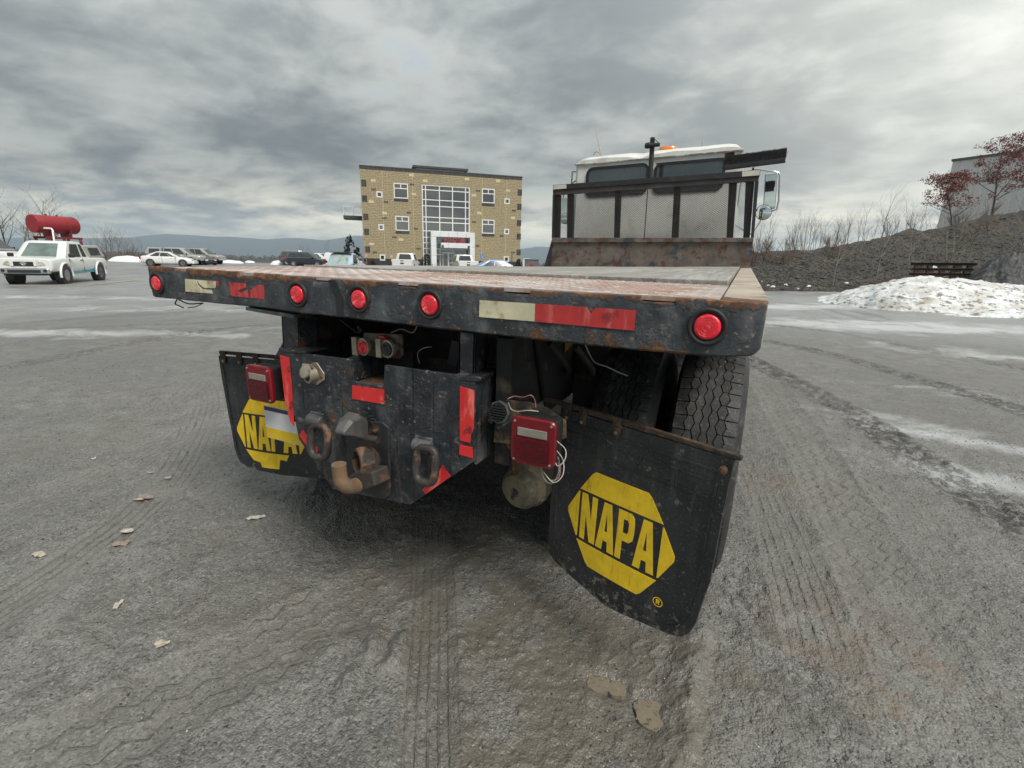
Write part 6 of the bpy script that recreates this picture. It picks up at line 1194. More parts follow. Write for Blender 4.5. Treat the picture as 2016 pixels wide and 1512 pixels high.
mb = MB(); wall_holes(mb, BW, -0.6, BASEZ, [h for h in holes if h[2] < BASEZ], y=-0.03); mb.add([(0, -0.03, BASEZ), (BW, -0.03, BASEZ), (BW, 0.002, BASEZ), (0, 0.002, BASEZ)], [(0, 1, 2, 3)]); mb.build('stone_base', dkF, BL)
swin = [(3.0, 4.6, z, z + 2.1) for z in (4.6, 8.6)] + [(8.5, 10.5, z, z + 2.1) for z in (4.6, 8.6)]
mb = MB()
for x in (0.0, BW):
    m2 = MB(); wall_holes(m2, BD, BASEZ, BH, swin if x == 0 else [])
    mb.add([(x + (p[1] if x == 0 else -p[1]), p[0], p[2]) for p in m2.v], m2.f)
mb.add([(0, BD, -0.6), (BW, BD, -0.6), (BW, BD, BH), (0, BD, BH)], [(0, 1, 2, 3)]); mb.build('side_wall', tanS, BL)
mb = MB(); mb.add([(-0.03, -0.03, -0.6), (-0.03, BD, -0.6), (-0.03, BD, BASEZ), (-0.03, -0.03, BASEZ), (BW + 0.03, -0.03, -0.6), (BW + 0.03, BD, -0.6), (BW + 0.03, BD, BASEZ), (BW + 0.03, -0.03, BASEZ)], [(0, 1, 2, 3), (4, 5, 6, 7)]); mb.build('side_base', dkS, BL)
mb = MB(); mb.bx(0.05, BW - 0.05, 0.30, BD - 0.05, BH - 0.3, BH - 0.1); mb.build('roof', capm, BL)
mb = MB(); mb.bx(-0.06, BW + 0.06, -0.06, 0.30, BH + 0.001, BH + 0.12); mb.bx(-0.06, 0.30, 0.301, BD, BH + 0.001, BH + 0.12); mb.bx(BW - 0.3, BW + 0.06, 0.301, BD, BH + 0.001, BH + 0.12); mb.build('parapet_cap', capm, BL)
for i in range(20): mb = MB(); mb.bx(i * BW / 20 + 0.01, (i + 1) * BW / 20 - 0.01, -0.025, -0.002, BH - 0.30, BH); mb.build('parapet_block', dark, BL)
# roof monitor
a = fac(819, 328)[0]; b = fac(927, 338)[0]
mb = MB(); mb.bx(a + 0.4, b - 0.2, 4.0, 10.0, BH - 0.1, BH + 0.85); RM = mb.build('roof_monitor', wfr, BL); mb = MB(); mb.bx(a - 0.1, b + 0.3, 3.4, 10.4, BH + 0.851, BH + 1.1); mb.build('monitor_roof', capm, RM)
# accent blocks
zx = lambda x, y: (660 + x * 0.20833, 300 + y * 0.20833)
for x, y in ((362, 350), (478, 468), (725, 303), (695, 568), (465, 622), (762, 720), (558, 800), (788, 910), (374, 944), (1350, 363), (1312, 657), (1688, 550), (1573, 788), (1617, 250), (1343, 883), (1680, 947)):
    c = fac(*zx(x, y))
    for k in (-1, 0, 1): mb = MB(); mb.bx(c[0] + k * 0.18 - 0.065, c[0] + k * 0.18 + 0.065, -0.03, -0.001, c[1] - 0.095, c[1] + 0.095); mb.build('accent_block', dark, BL)
for x, y in ((270, 290), (278, 437), (290, 610), (297, 750), (307, 917), (1745, 380), (1740, 515), (1737, 668), (1735, 795), (1733, 945)):
    c = fac(*zx(x, y))
    for i in range(2):
        for j in range(3): mb = MB(); mb.bx(c[0] - 0.30 + i * 0.30 + 0.01, c[0] + i * 0.30 - 0.01, -0.03, -0.001, c[1] - 0.36 + j * 0.25, c[1] - 0.13 + j * 0.25); mb.build('quoin_block', dark, BL)
for x, y in ((720, 215), (850, 268), (360, 265), (1245, 252), (340, 465), (465, 575), (745, 395), (620, 825), (345, 865), (1310, 405), (1635, 360), (1360, 575), (1680, 620), (1540, 270)):
    c = fac(*zx(x, y)); mb = MB(); mb.bx(c[0] - 0.29, c[0] + 0.29, -0.012, -0.001, c[1] - 0.15, c[1] + 0.15); mb.build('pale_block', lightb, BL)
for x in (2.55, 6.15, 14.9, 18.1): mb = MB(); mb.bx(x - 0.02, x + 0.02, -0.006, -0.001, BASEZ, BH - 0.32); mb.build('control_joint', lightb, BL)
# windows
def window(h, layout, parent=BL, y=0.06, fw=0.11):
    x0, x1, a, b = h; mb = MB(); mb.bx(x0, x0 + fw, y - 0.08, y + 0.05, a, b); mb.bx(x1 - fw, x1, y - 0.08, y + 0.05, a, b); mb.bx(x0 + fw, x1 - fw, y - 0.08, y + 0.05, b - fw, b); mb.bx(x0 + fw, x1 - fw, y - 0.08, y + 0.05, a, a + fw); ps = []
    if layout == 'tee':
        zm = a + (b - a) * 0.66; xm = (x0 + x1) / 2; mb.bx(x0 + fw, x1 - fw, y - 0.06, y + 0.04, zm - 0.05, zm + 0.05); mb.bx(xm - 0.05, xm + 0.05, y - 0.06, y + 0.04, zm + 0.05, b - fw); ps = [(x0 + fw, x1 - fw, a + fw, zm - 0.05), (x0 + fw, xm - 0.05, zm + 0.05, b - fw), (xm + 0.05, x1 - fw, zm + 0.05, b - fw)]
    else: ps = [(x0 + fw, x1 - fw, a + fw, b - fw)]
    Wn = mb.build('window', wfr, parent)
    for p in ps: mb = MB(); mb.bx(p[0] + 0.001, p[1] - 0.001, y, y + 0.012, p[2] + 0.001, p[3] - 0.001); mb.build('pane', offg, Wn)
    return Wn
for h in big:
    window(h, 'tee')
    for i in range(4): w = (h[1] - h[0]) / 4; mb = MB(); mb.bx(h[0] + i * w + 0.01, h[0] + (i + 1) * w - 0.01, -0.04, -0.002, h[2] - 0.34, h[2] - 0.02); mb.build('sill_block', dark, BL)
for h in small: window(h, 'one', fw=0.13)
for h in swin:
    mb = MB(); mb.bx(0.10, 0.12, h[0], h[1], h[2], h[3]); SW = mb.build('window', offg, BL)
# curtain wall
xm = [cx0] + [fac(*zx(x, 500))[0] for x in (856, 986, 1109, 1231)] + [cx1]
zm = [cz1] + [fac(*zx(985, y))[1] for y in (360, 453, 511, 616, 662, 746, 806, 858, 912, 965)] + [0.0]
mb = MB()
for x in xm: x = min(max(x, cx0 + 0.06), cx1 - 0.06); mb.bx(x - 0.055, x + 0.055, 0.02, 0.14, 0.0, cz1)
for z_ in zm: z_ = min(max(z_, 0.06), cz1 - 0.06); mb.bx(cx0, cx1, 0.03, 0.13, z_ - 0.05, z_ + 0.05)
CW = mb.build('curtain_wall', wfr, BL)
for i in range(5):
    for j in range(len(zm) - 1): mb = MB(); mb.bx(xm[i] + 0.03, xm[i + 1] - 0.03, 0.075, 0.085, zm[j + 1] + 0.03, zm[j] - 0.03); mb.build('pane', offg, CW)
mb = MB(); mb.bx(0.3, BW - 0.3, 0.40, 0.5, 0, BH - 0.4); mb.build('dark_interior', LM('dim_interior', (0.02, 0.022, 0.022), 0.9), BL)
# entrance portal, canopy, letters
PO_ = 1.6; f2 = lambda x, y: fac(*zx(x, y), off=PO_)
a, b = f2(905, 744), f2(1320, 758); ia, ib = f2(955, 795), f2(1275, 808); zt_ = (a[1] + b[1]) / 2; zi = (ia[1] + ib[1]) / 2
EP = None
for x0, x1, z0_, z1_, n, ax in ((a[0], ia[0], -0.5, zi, 4, 'z'), (ib[0], b[0], -0.5, zi, 4, 'z'), (a[0], b[0], zi + 0.004, zt_, 5, 'x')):
    for k in range(n):
        mb = MB()
        if ax == 'z': q0, q1 = z0_ + (z1_ - z0_) * k / n, z0_ + (z1_ - z0_) * (k + 1) / n; mb.bx(x0, x1, -PO_, -0.04, q0 + 0.012, q1 - 0.012)
        else: q0, q1 = x0 + (x1 - x0) * k / n, x0 + (x1 - x0) * (k + 1) / n; mb.bx(q0 + 0.012, q1 - 0.012, -PO_, -0.04, z0_, z1_)
        mb.build('portal_panel', alu, BL)
ca, cb2 = f2(1000, 852), f2(1275, 908)
for k in range(4): w = (cb2[0] - ca[0]) / 4; mb = MB(); mb.bx(ca[0] + k * w + 0.01, ca[0] + (k + 1) * w - 0.01, -PO_ - 0.1, -0.3, min(ca[1], cb2[1]), max(ca[1], cb2[1])); mb.build('canopy_panel', alu, BL)
for x in (ca[0] + 0.2, cb2[0] - 0.2): mb = MB(); mb.bx(x - 0.12, x + 0.12, -PO_ - 0.2, -PO_ - 0.11, cb2[1] + 0.02, cb2[1] + 0.32); mb.build('wall_lamp', capm, BL, bevel=0.03)
redl = LM('red_letter', (0.50, 0.025, 0.03), 0.4, var=0.1); la, lb = f2(1030, 854), f2(1232, 856); ltop = f2(1130, 815)[1]; lw = (lb[0] - la[0]); hgt = ltop - la[1]
cu = bpy.data.curves.new('tmp_text', 'FONT')
for i, chh in enumerate('AAEOE'):
    cu.body = chh; cu.size = 1.0; cu.extrude = 0.10; to = bpy.data.objects.new('tmp_text', cu); COL.objects.link(to); bpy.context.view_layer.update(); me_ = bpy.data.meshes.new_from_object(to); bpy.data.objects.remove(to)
    co = np.zeros(len(me_.vertices) * 3); me_.vertices.foreach_get('co', co); co = co.reshape(-1, 3); mn, mx = co.min(0), co.max(0); q = (co - mn) / (mx - mn + 1e-9)
    w = lw / 5; x0 = la[0] + i * w + 0.04; out = np.stack([x0 + q[:, 0] * (w - 0.10), -PO_ + 0.1 - q[:, 2] * 0.12, la[1] + 0.05 + q[:, 1] * hgt], -1); me_.vertices.foreach_set('co', out.ravel()); me_.update(); me_.name = 'sign_letter'; me_.materials.clear(); me_.materials.append(redl); link('sign_letter', me_, BL)
bpy.data.curves.remove(cu)
for k, x in enumerate((985 - 4, 1000 + 60)):
    pass
d0, d1 = fac(*zx(1012, 950)), fac(*zx(1125, 950))
mb = MB(); mb.bx(d0[0], d1[0], -0.10, -0.04, d0[1] - 0.05, d0[1] + 0.08); mb.bx(d0[0], d0[0] + 0.09, -0.10, -0.04, 0, d0[1] - 0.05); mb.bx((d0[0] + d1[0]) / 2 - 0.10, (d0[0] + d1[0]) / 2 + 0.10, -0.10, -0.04, 0, d0[1] - 0.05); mb.bx(d1[0] - 0.09, d1[0], -0.10, -0.04, 0, d0[1] - 0.05); DR = mb.build('entrance_door', wfr, BL)
xm_ = (d0[0] + d1[0]) / 2
for x0, x1 in ((d0[0] + 0.09, xm_ - 0.10), (xm_ + 0.10, d1[0] - 0.09)): mb = MB(); mb.bx(x0, x1, -0.08, -0.06, 0.05, d0[1] - 0.06); mb.build('door_pane', offg, DR)
# balcony on the left flank
z_ = fac(690, 428)[1]; mb = MB(); mb.bx(-2.3, -0.001, 2.5, 5.5, z_, z_ + 0.38); BA = mb.build('balcony', capm, BL)
for x, y in ((-2.25, 2.55), (-1.15, 2.55), (-2.25, 5.45), (-1.15, 5.45)): mb = MB(); mb.cyl((x, y, z_ + 0.38), (x, y, z_ + 1.45), 0.03, 6); mb.build('baluster', wfr, BA)
for h in (0.75, 1.45): mb = MB(); mb.cyl((-2.25, 2.55, z_ + h), (0, 2.55, z_ + h), 0.03, 6); mb.cyl((-2.25, 2.55, z_ + h), (-2.25, 5.45, z_ + h), 0.03, 6); mb.build('railing', wfr, BA)

# small things round the building
def post_sign(u, d, v0, v1, w, mat, label, back=0.02):
    P = gp(u, d); zt = CAM[2] + (hor(u) - v0) / F_PX * d; zb = CAM[2] + (hor(u) - v1) / F_PX * d; t = thing('sign_post', label, 'sign', tuple(P)); m = MB(); m.cyl((P[0], P[1], P[2]), (P[0], P[1], zt), 0.035, 8); m.build('post', zinc, t); m = MB(); a, b = P - RH * w / 2 - FH * 0.05, P + RH * w / 2 - FH * 0.05; m.prism([(a[0], a[1], zb), (b[0], b[1], zb), (b[0], b[1], zt), (a[0], a[1], zt)], tuple(-FH * back)); s_ = m.build('sign_panel', mat, t)
    return t, P, zb, zt
bluem = LM('sign_blue', (0.10, 0.26, 0.62), 0.5, var=0.1); pinkm = LM('sign_faded', (0.60, 0.45, 0.40), 0.6, var=0.1)
t, P, zb, zt = post_sign(949, 55, 500.5, 509.5, 0.40, bluem, 'blue disabled-parking sign on a post before the offices'); m = MB(); c = P - FH * 0.08
zc = zb + 0.20; m.tube([tuple(c + RH * 0.09 * math.cos(a) + np.array([0, 0, zc - c[2] + 0.09 * math.sin(a)])) for a in np.linspace(-2.6, 1.0, 12)], 0.014, 5)
m.tube([tuple(c + RH * x + np.array([0, 0, zc + z - c[2]])) for x, z in ((-0.03, 0.20), (-0.02, 0.06), (0.06, 0.05), (0.10, -0.08))], 0.016, 5); m.lathe(tuple(c + RH * -0.03 + np.array([0, 0, zc + 0.25 - c[2]])), tuple(-FH), [(0, 0.03), (0.01, 0.03)], 10); m.build('symbol', wfr, t)
post_sign(720.5, 54, 500, 505.5, 0.28, pinkm, 'faded pink sign on a post by the left corner of the offices'); post_sign(771, 55, 502, 507, 0.26, pinkm, 'faded pink sign on a post beside a parked white pickup')
P = gp(1008, 57); t = thing('light_pole', 'thin dark post against the right end of the offices', 'post', tuple(P)); m = MB(); m.cyl(tuple(P), (P[0], P[1], CAM[2] + (hor(1008) - 500) / F_PX * 57), 0.05, 8); m.build('shaft', capm, t)
def bush(u, d, w, h, col, label, seed):
    P = gp(u, d); t = thing('shrub', label, 'shrub', tuple(P)); WT[t] = Vector((0, 0, 0)); rr = random.Random(seed); m = MB()
    for i in range(700):
        a = rr.uniform(0, 6.28); r = w * math.sqrt(rr.random()); z = h * rr.random(); r *= math.sqrt(max(0.05, 1 - (z / h) ** 2)); c = Vector((r * math.cos(a), r * math.sin(a), z)); q = rr.uniform(0.05, 0.12); e = Vector((rr.gauss(0, 1), rr.gauss(0, 1), rr.gauss(0, 1))).normalized(); f = e.cross(Vector((0.3, 0.5, 0.8))).normalized(); m.add([tuple(c - e * q), tuple(c + f * q * 0.5), tuple(c + e * q), tuple(c - f * q * 0.5)], [(0, 1, 2, 3)])
    m.build('foliage', LM('shrub_leaf_%d' % seed, col, 0.8, var=0.4), t, kind='stuff'); m = MB()
    for i in range(5): m.tube([(0, 0, -0.05), (rr.uniform(-w, w) * 0.5, rr.uniform(-w, w) * 0.5, h * 0.8)], [0.03, 0.01], 4)
    m.build('stems', barkd, t)
bush(839, 57, 0.8, 1.9, (0.022, 0.028, 0.018), 'dark evergreen bush against the left side of the entrance portal', 5); bush(1022, 60, 0.6, 1.6, (0.045, 0.035, 0.026), 'brown bush at the right corner of the offices', 6); bush(732, 57, 0.5, 1.0, (0.06, 0.035, 0.028), 'low reddish-brown bush at the left corner of the offices', 7); bush(1012, 59, 0.7, 0.9, (0.06, 0.03, 0.026), 'low reddish-brown bush near the right end of the offices', 8)
# skip and box beyond the building
P = gp(1047, 66); t = thing('waste_skip', 'dark grey skip standing beyond the right end of the offices', 'skip', tuple(P)); m = MB(); rz = Matrix.Rotation(math.atan2(RH[1], RH[0]), 3, 'Z'); m.box((P[0], P[1], P[2] + 0.75), (1.9, 1.5, 1.5), rz); m.build('bin', LM('skip_grey', (0.13, 0.13, 0.14), 0.6, var=0.2), t, bevel=0.03); m = MB(); m.box((P[0], P[1], P[2] + 1.54), (2.0, 1.6, 0.06), rz); m.build('lid', capm, t)
m = MB(); c = P - FH * 0.78; m.lathe((c[0], c[1], c[2] + 0.9), tuple(-FH), [(0, 0.2), (0.01, 0.2)], 8); m.build('red_mark', redl, t)
P = gp(1036, 70); t = thing('storage_box', 'pale storage box next to the dark skip', 'box', tuple(P)); m = MB(); m.box((P[0], P[1], P[2] + 0.8), (1.0, 1.2, 1.6), rz); m.build('body', hallm, t, bevel=0.02); m = MB(); m.box((P[0], P[1], P[2] + 1.65), (1.1, 1.3, 0.08), rz); m.build('lid', wfr, t)
# lattice mast in the valley
P = along(487, 420); zt_ = CAM[2] + (hor(487) - 499) / F_PX * 420; t = thing('lattice_mast', 'faint grey lattice mast rising from the valley', 'mast', (P[0], P[1], zt_ - 30)); m = MB()
for a, b in ((-1, -1), (1, -1), (1, 1), (-1, 1)): m.tube([(P[0] + a * 2, P[1] + b * 2, zt_ - 30), (P[0] + a * 0.3, P[1] + b * 0.3, zt_)], 0.10, 4)
m.build('legs', zinc, t); m = MB()
for k in range(12):
    z0_, z1_ = zt_ - 30 + k * 2.5, zt_ - 27.5 + k * 2.5; w0, w1 = 2 - 1.7 * k / 12, 2 - 1.7 * (k + 1) / 12
    for a, b, c, d in ((-1, -1, 1, -1), (1, -1, 1, 1), (1, 1, -1, 1), (-1, 1, -1, -1)): m.tube([(P[0] + a * w0, P[1] + b * w0, z0_), (P[0] + c * w1, P[1] + d * w1, z1_)], 0.06, 3)
m.build('bracing', zinc, t)
# ------------------------------------------------------------------ parked vehicles
carglass = LM('car_glass', (0.045, 0.052, 0.053), 0.06, var=0.2, spec=0.9); carglass_g = LM('windscreen_green', (0.13, 0.17, 0.155), 0.08, var=0.25, vscale=2.0, spec=0.8)
plast = LM('black_trim', (0.020, 0.020, 0.021), 0.6, var=0.2); headl = LM('headlamp', (0.52, 0.50, 0.42), 0.15, [((0.30, 0.27, 0.20), 0.3, 9.0, 0.5, 0.6)], coat=0.6); taill = LM('car_tail_lamp', (0.30, 0.015, 0.02), 0.2, coat=0.5); rimm = LM('alloy_rim', (0.42, 0.42, 0.42), 0.35, metal=0.7, var=0.15)
def paint(n, c, r=0.3, met=0.0): return LM(n, c, r, [(tuple(x * 0.78 for x in c), 0.5, (3, 3, 9), 0.55, 0.75)], var=0.05, metal=met, coat=0.5)
def car_wheel_mesh():
    t = MB(); t.lathe((0, 0, 0), (0, 1, 0), [(-0.11, 0.62), (-0.13, 0.80), (-0.12, 0.95), (-0.09, 1.0), (0.09, 1.0), (0.12, 0.95), (0.13, 0.80), (0.11, 0.62)], 28, cap=False)
    t.v = [(x, y * 1.0, z) for x, y, z in t.v]; r = MB(); r.lathe((0, 0, 0), (0, 1, 0), [(-0.10, 0.62), (-0.05, 0.58), (-0.02, 0.2), (0.02, 0.2), (0.05, 0.58), (0.10, 0.62)], 28)
    for s in (-1, 1):
        for k in range(6):
            a = k * math.pi / 3; c_, s_ = math.cos(a), math.sin(a); P = [(0.08, -0.10), (0.60, -0.06), (0.60, 0.06), (0.08, 0.10)]; r.prism([(p * c_ - q * s_, s * 0.055, p * s_ + q * c_) for p, q in P], (0, s * 0.045, 0))
    d = MB(); d.lathe((0, 0, 0), (0, 1, 0), [(-0.045, 0.60), (-0.044, 0.01)], 20); d.lathe((0, 0, 0), (0, 1, 0), [(0.045, 0.60), (0.044, 0.01)], 20)
    return t.mesh('tyre', rubber, 40), r.mesh('rim', rimm, 40), d.mesh('brake_disc', plast)
CT, CR, CD = car_wheel_mesh()
def put_wheel(root, x, y, r, wd):
    o = link('wheel', CT, root); o.location = (x, y, r); o.scale = (r, wd / 0.24, r)
    for nm, me_ in (('rim', CR), ('brake_disc', CD)): c = link(nm, me_); c.parent = o
def loftbody(st, n=6):
    mb = MB(); rg = []
    for x, zb, zt, w in st:
        h = zt - zb; half = [(0, zb), (w * 0.86, zb), (w * 0.97, zb + h * 0.14), (w, zb + h * 0.42), (w * 0.985, zb + h * 0.70), (w * 0.95, zb + h * 0.90), (w * 0.86, zt - h * 0.01), (w * 0.45, zt + 0.012)]
        rg.append([(x, y, z) for y, z in half] + [(x, 0, zt + 0.018)] + [(x, -y, z) for y, z in reversed(half[1:])])
    return mb.loft(rg)
def greenhouse(root, g, mat, glass, fglass, pillars):
    x0b, x1b, x0t, x1t, zb, zt, wb, wt_ = g; xm0, xm1 = x0t, x1t
    mb = MB(); e = 0.10
    def ring(x0, x1, w, z): return [(x0 + e, -w, z), (x1 - e * 1.5, -w, z), (x1, -w * 0.72, z), (x1, w * 0.72, z), (x1 - e * 1.5, w, z), (x0 + e, w, z), (x0, w * 0.8, z), (x0, -w * 0.8, z)]
    def lerp(t): return (x0b + (x0t - x0b) * t, x1b + (x1t - x1b) * t, wb + (wt_ - wb) * t, zb + (zt - zb) * t)
    rgs = [ring(*[lerp(t)[i] for i in (0, 1, 2, 3)]) for t in (0, 0.5, 0.86)]; a = lerp(0.97); rgs.append(ring(a[0] + 0.02, a[1] - 0.05, a[2] * 0.96, a[3])); a = lerp(1.0); rgs.append(ring(a[0] + 0.12, a[1] - 0.2, a[2] * 0.80, a[3] + 0.012))
    C_ = mb.loft(rgs).build('cab_shell', mat, root, 35)
    def P(s, t, side, o=0.010): x0, x1, w, z = lerp(t); return (x0 + e + (x1 - e * 1.5 - x0 - e) * s, side * (w + o), z)
    for side in (-1, 1):
        for s0, s1 in pillars: m = MB(); m.prism([P(s0, 0.06, side), P(s1, 0.06, side), P(s1 - (0.0), 0.84, side), P(s0, 0.84, side)], (0, -side * 0.006, 0)); m.build('side_window', glass, C_)
    for fr, gl, nm in ((1, fglass, 'windscreen'), (0, glass, 'rear_window')):
        q = []
        for t, k in ((0.05, 0.70), (0.05, -0.70), (0.86, -0.68), (0.86, 0.68)):
            x0, x1, w, z = lerp(t); q.append(((x1 + 0.010) if fr else (x0 - 0.010), w * k, z))
        m = MB(); m.prism(q, (-0.006 if fr else 0.006, 0, 0)); m.build(nm, gl, C_)
    return C_
def vehicle(name, label, cat, spec, mat, u, d, phi, group=None, off=(0, 0), glass=None, fglass=None, sc=1.0, pos=None):
    t = thing(name, label, cat, (0, 0, 0), group); S = spec
    bd = loftbody(S['body']).build('body', mat, t, 50); sm = bd.modifiers.new('round', 'SUBSURF'); sm.levels = 2; sm.render_levels = 2
    if 'cab' in S: greenhouse(t, S['cab'], mat, glass or carglass, fglass or glass or carglass, S['pil'])
    r = S['r']; W = S['W']
    for x in S['ax']:
        for s in (-1, 1):
            m = MB(); m.lathe((x, s * (W + 0.004), r), (0, s, 0), [(-0.25, r * 1.20), (0.0, r * 1.20)], 28); m.build('wheel_arch', plast, t); put_wheel(t, x, s * (W - 0.085), r, 0.22)
            if S.get('flare'): m = MB(); m.tube([(x + (r * 1.27) * math.cos(a), s * (W + 0.002), max(r + (r * 1.27) * math.sin(a), 0.30)) for a in np.linspace(-0.25, math.pi + 0.25, 15)], 0.045, 6); m.build('wheel_flare', mat, t, 60)
    x1, zf = S['front']; x0, zr = S['rear']; wf, wr = S.get('wf', W * 0.85), S.get('wr', W * 0.88)
    for s in (-1, 1):
        m = MB(); m.prism([(x1 - 0.01, s * wf * 0.55, zf - 0.07), (x1 - 0.08, s * (wf + 0.03), zf - 0.07), (x1 - 0.14, s * (wf + 0.03), zf + 0.10), (x1 - 0.03, s * wf * 0.58, zf + 0.09)], (0.06, 0, 0)); m.build('headlamp', headl, t, bevel=0.01)
        h = S.get('tlh', 0.14); m = MB(); m.bx(x0 - 0.02, x0 + 0.14, min(s * wr, s * (wr - 0.20)) + (0.02 if s > 0 else -0.02), max(s * wr, s * (wr - 0.20)) + (0.02 if s > 0 else -0.02), zr - h, zr + h); m.build('tail_lamp', taill, t, bevel=0.01)
        if 'cab' in S: m = MB(); xx = S['cab'][1] - 0.28; m.box((xx, s * (W + 0.10), S['cab'][4] + 0.10), (0.10, 0.20, 0.15)); m.build('door_mirror', S.get('mir', plast), t, bevel=0.03)
        for x in S.get('seams', ()): m = MB(); m.box((x, s * (W - 0.002), S['cab'][4] - 0.34), (0.012, 0.02, 0.62)); m.build('door_seam', plast, t)
        for x in S.get('handles', ()): m = MB(); m.box((x, s * (W + 0.006), S['cab'][4] - 0.10), (0.16, 0.025, 0.03)); m.build('door_handle', S.get('mir', plast), t)
    m = MB(); m.bx(x1 - 0.06, x1 + 0.03, -wf * 0.50, wf * 0.50, zf - 0.10, zf + 0.07); m.build('grille', plast, t, bevel=0.01)
    m = MB(); m.bx(x1 - 0.10, x1 + 0.09, -W * 0.86, W * 0.86, zf - 0.40, zf - 0.17); m.build('front_bumper', S.get('bump', mat), t, bevel=0.05)
    m = MB(); m.bx(x0 - 0.10, x0 + 0.12, -W * 0.9, W * 0.9, zr - 0.46, zr - 0.26); m.build('rear_bumper', S.get('bump', mat), t, bevel=0.04)
    m = MB(); m.bx(x0 - 0.03, x0 + 0.02, -0.16, 0.16, zr - 0.12, zr + 0.02); m.build('number_plate', plast, t)
    if S.get('trim'):
        c = S['cab']
        for s in (-1, 1): m = MB(); m.tube([(c[0] + 0.15, s * (c[6] + 0.014), c[4] + 0.03), (c[1] - 0.35, s * (c[6] + 0.014), c[4] + 0.03), (c[3] - 0.28, s * (c[7] + 0.05), c[5] - 0.11), (c[2] + 0.22, s * (c[7] + 0.05), c[5] - 0.11), (c[0] + 0.15, s * (c[6] + 0.014), c[4] + 0.03)], 0.016, 5); m.build('window_trim', chrome, t)
    if S.get('roof_rails'): 
        for s in (-1, 1): c = S['cab']; m = MB(); m.tube([(c[2] + 0.1, s * c[7] * 0.86, c[5] + 0.0), (c[2] + 0.2, s * c[7] * 0.86, c[5] + 0.05), (c[3] - 0.35, s * c[7] * 0.86, c[5] + 0.05), (c[3] - 0.25, s * c[7] * 0.86, c[5])], 0.018, 6); m.build('roof_rail', chrome, t)
    P = gp(u, d) if pos is None else np.array([CAM[0] + RH[0] * pos[0] + FH[0] * pos[1], CAM[1] + RH[1] * pos[0] + FH[1] * pos[1], 0]); P = P + RH * off[0] + FH * off[1]; P[2] = gz(P[0], P[1])
    dv = math.cos(R_(phi)) * RH + math.sin(R_(phi)) * FH; t.location = tuple(P); t.rotation_euler = (0, 0, math.atan2(dv[1], dv[0])); t.scale = (sc, sc, sc); return t
SEDAN = dict(body=[(-2.42, .46, .86, .66), (-2.32, .30, 1.00, .80), (-1.7, .24, 1.05, .905), (-0.6, .20, 1.00, .925), (0.7, .20, .98, .92), (1.3, .21, .93, .91), (1.95, .24, .82, .87), (2.3, .28, .70, .76), (2.45, .40, .60, .60)], cab=(-1.95, 1.15, -0.95, 0.18, .96, 1.45, .80, .60), pil=((.12, .42), (.45, .78), (.80, .93)), r=.335, W=.925, ax=(-1.42, 1.45), front=(2.36, .68), rear=(-2.36, .84), wf=.74, wr=.80, seams=(-.35, .85), handles=(-.55, .45), mir=None)
SEDAN['mir'] = paint('mirror_white', (0.74, 0.74, 0.72))
SUV = dict(body=[(-2.38, .48, 1.05, .80), (-2.30, .34, 1.10, .90), (-1.5, .28, 1.12, .965), (0.6, .26, 1.08, .965), (1.2, .27, 1.05, .955), (2.0, .30, .98, .93), (2.30, .36, .86, .85), (2.42, .46, .76, .70)], cab=(-2.34, 1.25, -2.02, 0.35, 1.06, 1.74, .90, .70), pil=((.03, .26), (.30, .58), (.61, .88)), r=.375, W=.965, ax=(-1.45, 1.46), front=(2.34, .80), rear=(-2.34, 1.0), tlh=.17, seams=(-.5, .45), handles=(-.75, .2), roof_rails=True)
PICK = dict(body=[(-2.80, .60, 1.12, .90), (-2.74, .52, 1.16, .965), (-0.6, .48, 1.16, .985), (1.3, .46, 1.14, .985), (1.5, .46, 1.15, .98), (2.5, .50, 1.10, .96), (2.75, .58, 1.02, .90), (2.85, .66, .90, .80)], cab=(-0.98, 1.55, -0.80, 0.72, 1.14, 1.86, .90, .72), pil=((.03, .40), (.44, .88)), r=.41, W=.985, ax=(-1.75, 1.78), front=(2.78, .88), rear=(-2.78, 1.0), tlh=.20, seams=(.1, 1.2), handles=(-.7, .35), bump=chrome)
def pickup_bed(t, mat, x0, x1, z, w):
    m = MB(); m.bx(x0, x1, -w + 0.06, w - 0.06, z + 0.001, z + 0.02); m.build('bed_floor_shadow', plast, t)
    for s in (-1, 1): m = MB(); m.bx(x0, x1, min(s * w, s * (w - 0.09)), max(s * w, s * (w - 0.09)), z - 0.1, z + 0.14); m.build('bed_side', mat, t, bevel=0.02)
    m = MB(); m.bx(x0 - 0.03, x0 + 0.06, -w + 0.08, w - 0.08, z - 0.52, z + 0.15); G_ = m.build('tailgate', mat, t, bevel=0.02); m = MB(); m.bx(x0 - 0.04, x0 - 0.031, -0.14, 0.14, z - 0.02, z + 0.05); m.build('tailgate_handle', plast, G_)
def truck_cap(t, mat, x0, x1, z, w, zt, glass, side_panels=None):
    m = MB(); rg = []
    for x, k in ((x0, 0.0), (x0 + 0.22, 1.0), (x1 - 0.05, 1.0), (x1, 0.97)): zz = z + (zt - z) * (0.15 + 0.85 * k); rg.append([(x, -w, z), (x, -w * (1 - .14 * k), zz - 0.05), (x, -w * (0.9 - .14 * k), zz), (x, w * (0.9 - .14 * k), zz), (x, w * (1 - .14 * k), zz - 0.05), (x, w, z)])
    C_ = m.loft(rg).build('bed_cap', mat, t, 35)
    for s in (-1, 1): m = MB(); q = lambda x, f: (x, s * (w * (1 - .14 * f) + 0.012), z + (zt - 0.05 - z) * f); m.prism([q(x0 + 0.36, .15), q(x1 - 0.18, .15), q(x1 - 0.20, .85), q(x0 + 0.40, .85)], (0, -s * 0.006, 0)); m.build('cap_window', glass, C_)
    return C_
